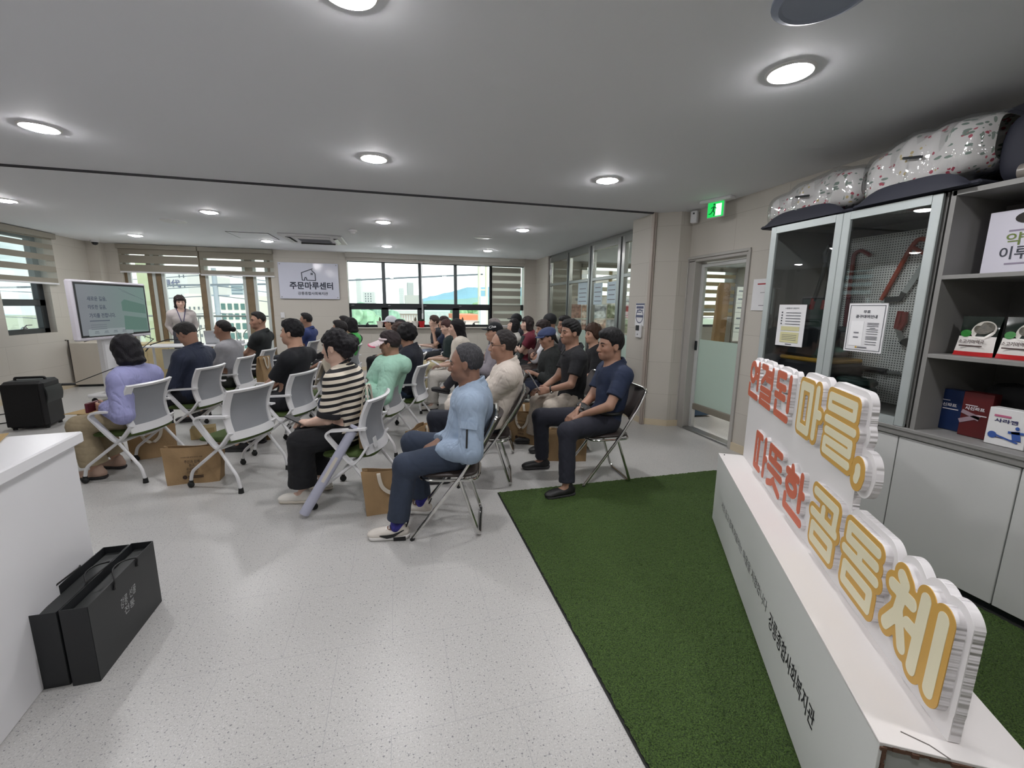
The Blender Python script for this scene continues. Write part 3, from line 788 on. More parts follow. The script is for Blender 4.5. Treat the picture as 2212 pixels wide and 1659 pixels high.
# beyond the far right window; distance haze is mixed into building and hill colours
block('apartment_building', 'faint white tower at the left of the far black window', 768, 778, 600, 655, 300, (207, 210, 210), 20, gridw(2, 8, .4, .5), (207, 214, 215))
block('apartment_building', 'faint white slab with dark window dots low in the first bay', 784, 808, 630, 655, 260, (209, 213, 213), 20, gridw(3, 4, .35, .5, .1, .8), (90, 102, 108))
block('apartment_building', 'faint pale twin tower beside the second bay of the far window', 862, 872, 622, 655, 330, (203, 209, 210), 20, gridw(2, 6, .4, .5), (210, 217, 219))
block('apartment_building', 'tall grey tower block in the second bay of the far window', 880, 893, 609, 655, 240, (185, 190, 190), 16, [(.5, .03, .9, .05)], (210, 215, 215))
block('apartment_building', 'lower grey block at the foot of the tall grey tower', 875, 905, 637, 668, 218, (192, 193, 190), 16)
block('school_building', 'low reddish building with a row of pale arches in second sash', 842, 905, 676, 706, 70, (204, 189, 182), 12, [(.06 + .088 * i, .35, .045, .42) for i in range(11)], (213, 214, 213), roof=(203, 206, 204))
block('apartment_building', 'grey green housing block behind the third lower sash', 915, 985, 672, 706, 95, (189, 204, 202), 14, gridw(6, 3, .5, .45), (199, 207, 206))
block('house', 'small house with orange red roof behind the fourth lower sash', 998, 1040, 689, 706, 44, (209, 206, 199), 8, None, roof=(206, 120, 84), cat='house')
block('sign_hoarding', 'white hoarding sheet outside the fourth upper pane', 1038, 1050, 640, 662, 24, (214, 215, 215), .4, None, zb=-6, cat='sign')
t_ = atY(1043, 570, 26); t = thing('steel_mast', 'beige lattice mast outside the fourth upper pane of far window', 'mast', (t_.x, 26, -14))
for x in (-.22, .22): MB().cyl((x, 0, 0), (x, 0, t_.z + 15), .09).build('post', mat('mast_beige', (204, 202, 179), .7), t)
for i in range(16): MB().box((0, 0, 6 + i * .8), (.5, .08, .08)).build('rung', mat('mast_beige', (204, 202, 179), .7), t)
MB().tube([(-30, 2, t_.z + 12), (-12, 1, t_.z + 12.6), (0, 0, t_.z + 13.4)], .05, 5).build('cable', mat('cable_dark', (90, 100, 106), .6), t)
def ridge(label, pts, Y, rgb, seed):
    t = thing('hill', label, 'hill', (0, Y, -14)); t['kind'] = 'structure'
    rnd = random.Random(seed); b = MB(); V = []; F = []
    P = []
    for (x0, y0), (x1, y1) in zip(pts, pts[1:]):
        for i in range(6):
            s = i / 6; q = atY(x0 + (x1 - x0) * s, y0 + (y1 - y0) * s, Y); P.append((q.x, q.z + 14 + rnd.uniform(-1, 1) * Y * .0008))
    q = atY(*pts[-1], Y); P.append((q.x, q.z + 14))
    n = len(P)
    for x, z in P: V += [(x, -Y * .12, 0), (x + rnd.uniform(-2, 2), -Y * .05, z * .55), (x, 0, z), (x, Y * .2, 0)]
    for i in range(n - 1):
        for k in range(3): F.append((i * 4 + k, (i + 1) * 4 + k, (i + 1) * 4 + k + 1, i * 4 + k + 1))
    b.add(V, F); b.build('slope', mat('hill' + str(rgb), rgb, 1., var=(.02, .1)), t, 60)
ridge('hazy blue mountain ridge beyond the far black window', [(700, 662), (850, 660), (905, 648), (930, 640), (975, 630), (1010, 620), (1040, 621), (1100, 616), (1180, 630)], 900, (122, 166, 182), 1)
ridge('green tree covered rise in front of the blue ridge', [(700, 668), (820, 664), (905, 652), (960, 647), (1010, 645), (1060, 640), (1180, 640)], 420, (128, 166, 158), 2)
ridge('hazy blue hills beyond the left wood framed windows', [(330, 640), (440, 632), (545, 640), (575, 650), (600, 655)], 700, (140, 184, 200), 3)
def tree(label, px, py, Y, r, rgb):
    p = atY(px, py, Y); rnd = random.Random(int(px)); t = thing('tree', label, 'tree', (p.x, Y, -14), 0, 'trees outside the far window')
    b = MB()
    for i in range(26):
        a = rnd.uniform(0, 6.28); q = rnd.uniform(0, 1) ** .5; b.ball((r * q * math.cos(a), r * q * math.sin(a) * .6, p.z + 14 - r * .2 + rnd.uniform(-.8, .6) * r), r * rnd.uniform(.22, .42), 8, 5)
    b.build('crown', mat('leaf' + str(rgb), rgb, .9, var=(2, .3)), t)
    MB().cyl((0, 0, 0), (0, 0, p.z + 13), .25, .15).build('trunk', mat('bark', (90, 80, 66), .9), t)
for a in (('pointed green tree right of centre behind the first lower sash', 812, 685, 40, 2.0, (128,164,142)), ('round green tree low behind the first lower sash', 785, 700, 33, 1.9, (140,178,146)), ('pale green tree at the left edge of first lower sash', 768, 694, 47, 1.7, (150,184,158)),
          ('green tree at the left edge of the second lower sash', 842, 700, 48, 1.6, (140,174,148)), ('wide bright green tree behind the fourth lower sash', 1020, 681, 60, 2.6, (142,180,136)), ('bright green tree left of the orange roofed house', 998, 684, 68, 2.2, (138,174,136)), ('bright green tree right of the orange roofed house', 1046, 686, 53, 2.0, (140,178,138))): tree(*a)

# ---------------------------------------------------------------- plants on the sill
def pot(label, x, rgb, kind):
    t = thing('potted_plant', label, 'plant', (x, YB - .03, .96), 0, 'pots on the far window sill')
    MB().lathe([(.05, 0), (.072, .12), (.078, .12), (.078, .14), (.068, .14), (.064, .115), (.001, .115)], 18).build('pot', mat('pot' + str(rgb), rgb, .4), t)
    b = MB(); rnd = random.Random(x)
    if kind:
        b.sheet(lambda u, v: ((v - .5) * .05 * math.sin(3.14 * min(u + .12, 1)), .01 * math.sin(u * 3), .115 + .14 * u), 8, 3, .012)
        b.build('leaf', mat('dry_leaf', (96, 92, 74), .7), t)
    else:
        for i in range(16):
            a = rnd.uniform(0, 6.28); q = rnd.uniform(.02, .08)
            b.sheet(lambda u, v, a=a, q=q: ((q * u) * math.cos(a) + (v - .5) * .03 * math.sin(3.14 * u) * -math.sin(a), (q * u) * math.sin(a) + (v - .5) * .03 * math.sin(3.14 * u) * math.cos(a), .115 + .09 * u - .03 * u * u), 4, 2, .003)
        b.build('leaves', mat('pot_green', (58, 92, 66), .6), t)
pot('white pot with one upright leaf left of the first red pot', -.35, (214, 212, 204), 1)
pot('red pot with green leaves in front of the first window post', -.19, (186, 34, 40), 0)
pot('white pot with one upright leaf left of the second red pot', .42, (214, 212, 204), 1)
pot('red pot with green leaves by the blind chain', .56, (186, 34, 40), 0)
pot('white pot with a brown leaf behind the long haired woman', 1.50, (214, 212, 204), 1)
# ---------------------------------------------------------------- cabinets along the right wall
m_cab = mat('pale_grey_laminate', (212, 213, 212), .5)
m_shelf = mat('warm_grey_laminate', (138, 137, 135), .5)
m_inner = mat('inner_grey_laminate', (118, 117, 115), .6)
m_alu = mat('satin_aluminium', (188, 196, 196), .35, .35)
XC = 2.755; XW2 = 3.355
# base run: three units with doors
SE = (2.77, 2.235, 1.72, 1.21, .70)
for i, (y1, y0) in enumerate(zip(SE, SE[1:])):
    lab = ('pale grey base cabinet farthest along the right wall', 'pale grey base cabinet under the right glass door', 'pale grey base cabinet under the open shelves', 'pale grey base cabinet at the right edge of the photo')[i]
    t = thing('base_cabinet', lab, 'cabinet', (XC, (y0 + y1) / 2, 0), 0, 'base cabinets')
    MB().box((.31, 0, .41), (.58, y1 - y0 - .002, .67)).box((.31, 0, .04), (.54, y1 - y0 - .002, .08)).build('body', m_shelf, t, 0)
    MB().box((.009, 0, .40), (.018, y1 - y0 - .006, .70), bev=.002).build('door', m_cab, t, 0)
t = thing('cabinet_plinth_strip', 'dark plinth strip with metal edge along cabinet bottom', 'plinth', (XC, 1.735, 0))
MB().box((.035, 0, .022), (.02, 2.06, .044)).build('strip', m_black, t, 0)
MB().box((.022, 0, .006), (.01, 2.06, .012)).build('edge', m_steel, t, 0)
t = thing('cabinet_counter', 'warm grey counter board on the base cabinets', 'counter', (XC, 1.735, .78))
MB().box((.297, 0, .0), (.615, 2.07, .05), bev=.004).box((-.006, 0, .018), (.02, 2.07, .02), bev=.002).build('board', m_shelf, t)
# glass door cabinet
t = thing('display_cabinet', 'tall tool cabinet with two framed glass doors', 'cabinet', (XC, 2.225, .805))
b = MB(); hgt = 1.255
for y in (-.52, .54): b.box((.31, y, hgt / 2), (.58, .018, hgt))
b.box((.31, .01, hgt - .009), (.58, 1.06, .018)).box((.31, .01, .009), (.58, 1.06, .018)).box((.592, .01, hgt / 2), (.012, 1.06, hgt))
b.build('carcass', m_inner, t, 0)
for nm, y0, y1 in (('d1', .0, .545), ('d2', -.52, -.002)):
    d = MB(); yc = (y0 + y1) / 2; w_ = .047
    d.box((.0, y0 + w_ / 2, hgt / 2), (.022, w_, hgt - .006), bev=.003).box((0, y1 - w_ / 2, hgt / 2), (.022, w_, hgt - .006), bev=.003)
    d.box((0, yc, w_ / 2 + .003), (.022, y1 - y0 - 2 * w_, w_)).box((0, yc, hgt - .003 - w_ / 2), (.022, y1 - y0 - 2 * w_, w_))
    do = d.build('door', m_alu, t)
    MB().box((.004, yc, hgt / 2), (.005, y1 - y0 - .08, hgt - .08)).build('glass_pane', glass('cabinet_glass', (.93, .95, .95), .07), do, 0)
# pegboard
def pegboard():
    m = bpy.data.materials.new('perforated_board'); m.use_nodes = True
    n = m.node_tree.nodes; l = m.node_tree.links; bs = n['Principled BSDF']
    tcn = n.new('ShaderNodeTexCoord'); mp_ = n.new('ShaderNodeMapping'); mp_.inputs['Scale'].default_value = (62, 62, 62)
    l.new(tcn.outputs['Object'], mp_.inputs[0])
    fr_ = n.new('ShaderNodeVectorMath'); fr_.operation = 'FRACTION'; l.new(mp_.outputs[0], fr_.inputs[0])
    s_ = n.new('ShaderNodeSeparateXYZ'); l.new(fr_.outputs[0], s_.inputs[0])
    def inside(o):
        a = n.new('ShaderNodeMath'); a.operation = 'SUBTRACT'; l.new(o, a.inputs[0]); a.inputs[1].default_value = .5
        c = n.new('ShaderNodeMath'); c.operation = 'ABSOLUTE'; l.new(a.outputs[0], c.inputs[0])
        d = n.new('ShaderNodeMath'); d.operation = 'LESS_THAN'; l.new(c.outputs[0], d.inputs[0]); d.inputs[1].default_value = .23; return d.outputs[0]
    ml = n.new('ShaderNodeMath'); ml.operation = 'MULTIPLY'; l.new(inside(s_.outputs[1]), ml.inputs[0]); l.new(inside(s_.outputs[2]), ml.inputs[1])
    mx = n.new('ShaderNodeMix'); mx.data_type = 'RGBA'; l.new(ml.outputs[0], mx.inputs[0])
    mx.inputs[6].default_value = lin((214, 214, 210)) + (1,); mx.inputs[7].default_value = lin((60, 60, 60)) + (1,)
    l.new(mx.outputs[2], bs.inputs['Base Color']); bs.inputs['Roughness'].default_value = .5; return m
t = thing('pegboard', 'grey perforated tool board inside the glass cabinet', 'pegboard', (3.2, 2.10, .83))
MB().box((0, 0, .57), (.012, .80, 1.12)).build('board', pegboard(), t, 0)
m_red = mat('tool_red', (122, 34, 34), .4); m_orange = mat('tool_orange', (158, 64, 44), .4); m_tool = mat('dark_tool_steel', (40, 44, 46), .4, .4); m_blade = mat('saw_blade', (165, 168, 166), .3, .8)
def at2(px, py): return atX(px, py, 3.17)
def pxs(*a): return [at2(x, y) for x, y in a]
t = thing('crowbar', 'dark red crowbar hanging on the pegboard', 'crowbar', at2(1838, 640)); o_ = at2(1838, 640)
MB().tube([p - o_ for p in rounded(pxs((1824, 715), (1845, 548), (1860, 540), (1880, 552)), .03, 4)], .013, 8).build('bar', m_red, t)
t = thing('bow_saw', 'orange bow saw hanging diagonally on the pegboard', 'saw', at2(1950, 580)); o_ = at2(1950, 580)
MB().tube([p - o_ for p in rounded(pxs((1904, 648), (1968, 535), (1985, 514), (2015, 520), (2004, 545)), .03, 5)], .014, 8).tube([p - o_ for p in pxs((1972, 534), (2004, 552))], .012, 8).build('frame', m_orange, t)
MB().strap([p - o_ for p in pxs((1904, 650), (1945, 645), (2003, 560))], .035, .003, (0, 0, 1)).build('blade', m_blade, t)
MB().strap([p - o_ + Vector((-.004, 0, 0)) for p in pxs((1912, 648), (1945, 645), (1953, 632))], .034, .006, (0, 0, 1)).build('blade_guard', m_tool, t)
t = thing('pruning_shears', 'red handled garden shears hanging below the saw', 'shears', at2(1945, 700)); o_ = at2(1945, 700)
for a_ in (((1946, 672), (1940, 695), (1937, 710)), ((1956, 674), (1954, 695), (1943, 712))): MB().tube([p - o_ for p in pxs(*a_)], .017, 8).build('handle', m_red, t)
MB().strap([p - o_ for p in pxs((1939, 708), (1945, 728), (1951, 748))], [.03, .03, .008], .008, (0, 1, 0)).build('blade', m_blade, t)
MB().strap([p - o_ for p in pxs((1952, 745), (1956, 740), (1962, 738))], .05, .02, (0, 0, 1)).build('sheath', m_tool, t)
t = thing('bolt_cutter', 'dark green bolt cutter standing left of the crowbar', 'bolt cutter', atX(1778, 600, 3.05)); o_ = atX(1778, 600, 3.05)
pb = lambda *a: [atX(x, y, 3.05) - o_ for x, y in a]
for a_ in (((1790, 545), (1775, 600), (1758, 650)), ((1792, 548), (1792, 600), (1782, 650))): MB().tube(pb(*a_), .014, 8).build('arm', m_tool, t)
for a_ in (((1758, 645), (1752, 668)), ((1782, 648), (1777, 668))): MB().tube(pb(*a_), .017, 8).build('grip', m_red, t)
MB().tube(pb((1785, 568), (1783, 548), (1792, 533), (1798, 545), (1796, 565)), .019, 8).build('jaw', m_tool, t)
t = thing('hand_saw', 'black handled tool lying across the lower pegboard', 'tool', at2(1900, 800)); o_ = at2(1900, 800)
MB().tube([p - o_ for p in pxs((1860, 795), (1916, 803))], .02, 8).build('handle', m_blk, t)
MB().strap([p - o_ for p in pxs((1916, 803), (1945, 806))], .02, .008, (0, 0, 1)).build('shaft', m_blade, t)
t = thing('tool_case', 'black power tool case with yellow band in the glass cabinet', 'tool case', (3.02, 2.42, .826))
MB().box((0, .06, .13), (.34, .42, .26), bev=.02).build('case', m_blk, t)
MB().box((0, .06, .275), (.32, .40, .03), bev=.01).build('lid', mat('tool_yellow', (170, 130, 30), .5), t)
MB().box((-.175, .06, .16), (.01, .05, .05), bev=.004).build('latch', m_steel, t)
b = MB().box((-.172, .0, .07), (.004, .17, .07)); b.build('label_plate', mat('case_blue', (40, 60, 110), .5), t, 0)
t = thing('tool_case', 'upper black tool case stacked in the glass cabinet', 'tool case', (3.02, 2.50, 1.118))
MB().box((0, .04, .11), (.30, .34, .22), bev=.02).build('case', mat('case_dark', (28, 32, 36), .5), t)
MB().tube(rounded([(-.10, -.08, .21), (-.10, -.08, .26), (-.10, .16, .26), (-.10, .16, .21)], .03), .011, 8).build('handle', m_blk, t)
t = thing('cable_coil', 'dark green coiled hose at the bottom of the glass cabinet', 'hose', (2.95, 2.14, .826))
for i in range(4): MB().tube([(.10 * math.cos(a / 16 * 6.283) * .7, .10 * math.sin(a / 16 * 6.283), .03 + i * .045) for a in range(16)], .022, 8, True).build('loop', mat('hose_green', (26, 48, 44), .5), t)
t = thing('garden_gloves', 'dark mottled gloves on the cabinet floor near right door', 'gloves', (2.92, 1.78, .826))
MB().sheet(lambda u, v: (.09 * math.cos(6.283 * u) * math.sin(3.14 * v), .07 * math.sin(6.283 * u) * math.sin(3.14 * v), .03 - .03 * math.cos(3.14 * v) + .008 * math.sin(20 * u)), 20, 8).build('cuff', mat('glove_grey', (84, 80, 74), .9, var=(40, .6)), t)
# notices on the glass doors
def door_sheet(label, y, z, w_, h_):
    t = thing('door_notice', label, 'notice', (XC - .014, y, z), 0, 'notices on the cabinet glass doors')
    MB().box((0, 0, 0), (.003, w_, h_)).build('sheet', m_paper, t, 0); return t
YD, ZU = (0, -1, 0), (0, 0, 1)
m_gp = mat('grey_print', (120, 120, 128), .7); m_sp = mat('dark_print', (62, 66, 76), .7)
t = door_sheet('white rental notice with green yellow block on the left glass door', 2.503, 1.343, .222, .295)
b = MB(); text(b, '※ 물품대여 방법안내', (-.003, 0, .122), YD, ZU, .11, .012, .01)
for z in (.09, .07, .05, .03, .01): b.box((-.003, -.015, z), (.001, .12, .004)).box((-.003, .078, z + .002), (.001, .01, .01))
b.build('print', m_sp, t, 0)
MB().box((-.003, 0, -.022), (.001, .15, .03)).box((-.003, 0, -.085), (.001, .15, .075)).build('colour_block', mat('khaki_block', (206, 202, 156), .7), t, 0)
b = MB()
for z in (-.068, -.08, -.092, -.104): b.box((-.004, 0, z), (.001, .12, .003))
b.box((-.003, 0, -.135), (.001, .05, .008)); b.build('fine_print', m_gp, t, 0)
t = door_sheet('white bordered tool rental notice on the right glass door', 1.987, 1.352, .222, .292)
b = MB()
for s_ in (-1, 1): b.box((-.003, s_ * .1, 0), (.001, .0025, .27)).box((-.003, 0, s_ * .134), (.001, .2, .0025))
text(b, '무료', (-.003, .0, .096), YD, ZU, .04, .018, .02); text(b, '공구대여안내', (-.003, 0, .068), YD, ZU, .125, .02, .025)
b.build('print', m_sp, t, 0)
MB().box((-.003, .045, -.035), (.001, .075, .15)).build('panel_print', mat('pale_panel', (240, 240, 242), .7), t, 0)
b = MB()
for z in (.03, .022, .012, .0, -.008, -.02, -.034, -.05, -.058, -.066, -.082, -.096): b.box((-.004, -.045, z), (.001, .065 if z != .0 else .03, .003))
for z in (-.03, -.058): b.box((-.005, .045, z), (.001, .03, .007))
b.box((-.004, .0, -.118), (.001, .055, .007)); b.build('fine_print', m_gp, t, 0)
MB().lathe([(.001, 0), (.006, 0)], 10, (-.005, .035, -.118), 0, Matrix.Rotation(R_(-90), 4, 'Y')).build('seal', mat('amber_seal', (200, 160, 60), .6), t, 0)
# open shelf unit
t = thing('open_shelf', 'warm grey open shelf unit at the right edge', 'shelf unit', (XC, 1.18, .805))
b = MB()
for y in (.49, -.50): b.box((.30, y, .627), (.58, .022, 1.255))
b.build('side_panel', m_shelf, t, 0)
MB().box((.30, -.005, 1.242), (.58, 1.0, .024)).build('top_panel', m_shelf, t, 0)
MB().box((.59, -.005, .627), (.012, 1.0, 1.255)).build('back_panel', m_inner, t, 0)
for z in (.825 - .0, .415): MB().box((.30, -.005, z), (.58, .97, .022), bev=.002).build('shelf_board', m_shelf, t, 0)
# shelf contents
t = thing('carrier_box', 'white cardboard carrier box with hand hole on the top shelf', 'box', (2.93, 1.40, 1.643))
pl = [(-.20, 0), (.20, 0), (.195, .305), (-.195, .305)]
b = MB().box((.06, 0, .152), (.12, .395, .303)); b.build('body', mat('carrier_white', (222, 220, 232), .5), t, 0)
b = MB().box((.10, 0, .31), (.04, .37, .06)); b.build('back_flap', mat('carrier_dark', (44, 40, 38), .7), t, 0)
hs = [(.055 * math.cos(a) + (.045 if math.cos(a) > 0 else -.045) - .03, .028 * math.sin(a) * 1.) for a in [6.283 * i / 20 for i in range(20)]]
MB().prism(hs, .003, Matrix(((0, 0, -1, -.0005), (-1, 0, 0, -.03), (0, 1, 0, .262), (0, 0, 0, 1)))).build('hand_hole', mat('carrier_dark', (44, 40, 38), .7), t, 0)
b = MB(); text(b, '약속', (-.002, .055, .165), YD, ZU, .13, .06, .01); b.build('lettering', mat('olive_lettering', (116, 134, 66), .6), t, 0)
b = MB(); text(b, '이루어지', (-.002, .025, .10), YD, ZU, .22, .062, .012); b.build('lettering', mat('dark_print', (62, 66, 76), .7), t, 0)
b = MB(); b.box((-.001, .05, .205), (.001, .13, .008)).box((-.001, .045, .048), (.001, .13, .008)); b.build('fine_print', mat('mauve_print', (150, 140, 160), .7), t, 0)
def pouch(label, y, rot=0.):
    t = thing('food_pouch', label, 'food pouch', (2.85, y, 1.232), rot, 'seaweed soup pouches')
    def f(u, v):
        w_ = .078 - .006 * math.sin(math.pi * v)
        return (-.0 - (.022 * math.sin(math.pi * min(1, v * 1.1 + .12))) * math.sin(math.pi * u) + .035 * v, w_ * (1 - 2 * u), .2 * v)
    for v0, v1, m_, nm in ((0, .11, mat('pouch_red', (188, 36, 40), .3), 'red_band'), (.11, .50, mat('pouch_white', (226, 222, 218), .3), 'white_band'), (.50, 1, mat('pouch_black', (24, 34, 28), .15), 'dark_band')):
        MB().sheet(lambda u, v, v0=v0, v1=v1: f(u, v0 + (v1 - v0) * v), 10, 6, .002).build(nm, m_, t, 60)
    MB().sheet(lambda u, v: (.05 + .01 * v, .07 * (1 - 2 * u), .19 * v), 2, 2, .002).build('back_sheet', mat('pouch_black', (24, 34, 28), .15), t)
    def disc(cu, cv, ru, rv, off, m_, nm):
        P = [Vector(f(cu + ru * math.cos(a), cv + rv * math.sin(a))) + Vector((-off, 0, 0)) for a in [6.283 * i / 24 for i in range(24)]]
        MB().add(P, [tuple(range(24))]).build(nm, m_, t, 0)
    disc(.64, .66, .31, .23, .003, mat('bowl_white', (190, 186, 178), .3), 'bowl_picture')
    disc(.64, .71, .26, .15, .004, mat('soup_dark', (66, 62, 48), .5, var=(90, .6)), 'soup_picture')
    disc(.20, .57, .17, .09, .004, mat('leaf_green', (38, 120, 44), .4), 'green_badge')
    b = MB(); c_ = Vector(f(.45, .37)); text(b, '소고기미역국', c_ + Vector((-.005, 0, 0)), YD, (.2, 0, 1), .10, .02, .02)
    c_ = Vector(f(.45, .26)); b.box(c_ + Vector((-.004, 0, 0)), (.001, .09, .006)); b.build('lettering', mat('brown_print', (70, 50, 48), .6), t, 0)
pouch('green and white seaweed soup pouch, left of the two on the middle shelf', 1.52, R_(3))
pouch('green and white seaweed soup pouch, right of the two on the middle shelf', 1.355, R_(-3))
def carton(label, c, size, rz, rgb, title, tw, tz, extra):
    t = thing('medicine_box', label, 'box', c, rz)
    MB().box((size[0] / 2, 0, size[2] / 2), size, bev=.002).build('carton', mat('carton%d' % rgb[0], rgb, .35), t, 0)
    b = MB(); text(b, title, (-.002, 0.005, tz), YD, ZU, tw, .02, .03); extra(b)
    return t, b
m_wp = mat('white_print', (220, 216, 220), .5)
def ex(b): b.box((-.002, -.012, .118), (.001, .07, .005)).box((-.002, .02, .165), (.001, .05, .004))
t, b = carton('dark blue pain patch carton on the lowest shelf', (2.95, 1.63, .807), (.06, .13, .225), R_(0), (20, 42, 84), '시신파프', .085, .14, ex); b.build('lettering', m_wp, t, 0)
MB().sheet(lambda u, v: (-.003, .06 - .02 * v + .014 * math.cos(3.14 * u), .10 + .05 * v - .02 * u), 6, 2, .001).build('picture', mat('muted_skin_print', (150, 130, 140), .6), t, 0)
t, b = carton('dark red pain patch carton beside the blue carton', (2.90, 1.485, .807), (.06, .12, .235), R_(0), (88, 26, 28), '시신파프', .08, .15, ex); b.build('lettering', m_wp, t, 0)
MB().strap([(-.003, .06, .075), (-.003, .0, .105), (-.003, -.02, .10)], .022, .001, (0, .3, 1)).strap([(-.003, .055, .13), (-.003, .02, .118), (-.003, -.022, .105)], .02, .001, (0, .3, 1)).build('picture', mat('muted_skin_print', (190, 140, 130), .6), t, 0)
def ex2(b): b.box((-.002, 0, .04), (.001, .12, .003))
t, b = carton('white pharmacy carton with blue figure at the shelf edge', (2.85, 1.335, .807), (.06, .145, .185), R_(0), (226, 226, 226), '사라펜', .085, .125, ex2); b.build('lettering', mat('navy_print', (48, 48, 92), .6), t, 0)
b = MB().lathe([(.001, 0), (.017, 0)], 16, (-.003, .045, .05), 0, Matrix.Rotation(R_(-90), 4, 'Y')).strap([(-.003, .035, .052), (-.003, -.03, .035), (-.003, -.05, .03)], .008, .001, (0, 0, 1)).strap([(-.003, -.045, .04), (-.003, -.035, .085)], .03, .001, (0, 1, 0)).strap([(-.003, -.01, .075), (-.003, -.065, .08)], .012, .001, (0, 0, 1)).ball((-.003, -.04, .10), (.001, .008, .009), 10, 6)
b.build('picture', mat('blue_figure_print', (56, 88, 160), .5), t, 0)
b = MB().box((-.0025, .02, .148), (.001, .06, .010)); b.build('pink_strip', mat('pink_print', (186, 96, 130), .6), t, 0)
t = thing('black_pouch', 'black cloth pouch lying behind the cartons', 'pouch', (3.08, 1.44, .807))
MB().sheet(lambda u, v: (.07 * math.cos(6.283 * u) * math.sin(3.14 * v), .14 * math.sin(6.283 * u) * math.sin(3.14 * v) ** .6, .14 - .14 * math.cos(3.14 * v) + .01 * math.sin(12 * u)), 20, 8).build('cloth', mat('black_cloth', (16, 16, 18), .9), t)

# ---------------------------------------------------------------- bedding bags on the cabinets
def floral():
    m = bpy.data.materials.new('floral_bedding'); m.use_nodes = True
    n = m.node_tree.nodes; l = m.node_tree.links; bs = n['Principled BSDF']
    tcn = n.new('ShaderNodeTexCoord'); cur = None
    base = (.62, .60, .58, 1)
    def spots(scale, loc, lo, hi, col, prev, stretch=(1, 1, 1), rot=0.):
        mp_ = n.new('ShaderNodeMapping'); mp_.inputs['Location'].default_value = loc; mp_.inputs['Scale'].default_value = stretch; mp_.inputs['Rotation'].default_value = (rot, 0, 0)
        l.new(tcn.outputs['Object'], mp_.inputs[0])
        v = n.new('ShaderNodeTexVoronoi'); v.inputs['Scale'].default_value = scale; l.new(mp_.outputs[0], v.inputs['Vector'])
        big = n.new('ShaderNodeTexNoise'); big.inputs['Scale'].default_value = 7; l.new(mp_.outputs[0], big.inputs['Vector'])
        a = n.new('ShaderNodeMath'); a.operation = 'LESS_THAN'; l.new(v.outputs['Distance'], a.inputs[0]); a.inputs[1].default_value = lo
        c = n.new('ShaderNodeMath'); c.operation = 'GREATER_THAN'; l.new(big.outputs['Fac'], c.inputs[0]); c.inputs[1].default_value = hi
        d = n.new('ShaderNodeMath'); d.operation = 'MULTIPLY'; l.new(a.outputs[0], d.inputs[0]); l.new(c.outputs[0], d.inputs[1])
        x = n.new('ShaderNodeMix'); x.data_type = 'RGBA'; l.new(d.outputs[0], x.inputs[0])
        if isinstance(prev, tuple): x.inputs[6].default_value = prev
        else: l.new(prev, x.inputs[6])
        x.inputs[7].default_value = col; return x.outputs[2]
    c = spots(44, (0, 0, 0), .30, .52, lin((112, 128, 118)) + (1,), base, (1, .35, 1), .6)
    c = spots(40, (3, 2, 1), .28, .55, lin((128, 140, 130)) + (1,), c, (1, 1, .35), -.5)
    c = spots(38, (5, 1, 4), .34, .56, lin((168, 70, 86)) + (1,), c)
    c = spots(34, (9, 4, 2), .30, .60, lin((190, 170, 120)) + (1,), c)
    l.new(c, bs.inputs['Base Color']); bs.inputs['Roughness'].default_value = .7
    bs.inputs['Coat Weight'].default_value = .8; bs.inputs['Coat Roughness'].default_value = .08
    t_ = n.new('ShaderNodeTexNoise'); t_.inputs['Scale'].default_value = 18; l.new(tcn.outputs['Object'], t_.inputs['Vector'])
    bp = n.new('ShaderNodeBump'); bp.inputs['Strength'].default_value = .8; bp.inputs['Distance'].default_value = .02
    l.new(t_.outputs['Fac'], bp.inputs['Height']); l.new(bp.outputs[0], bs.inputs['Coat Normal'])
    return m
m_floral = floral(); m_navy = mat('navy_bag_cloth', (40, 42, 54), .7)
m_film = glass('clear_vinyl', (.93, .94, .95), .09)
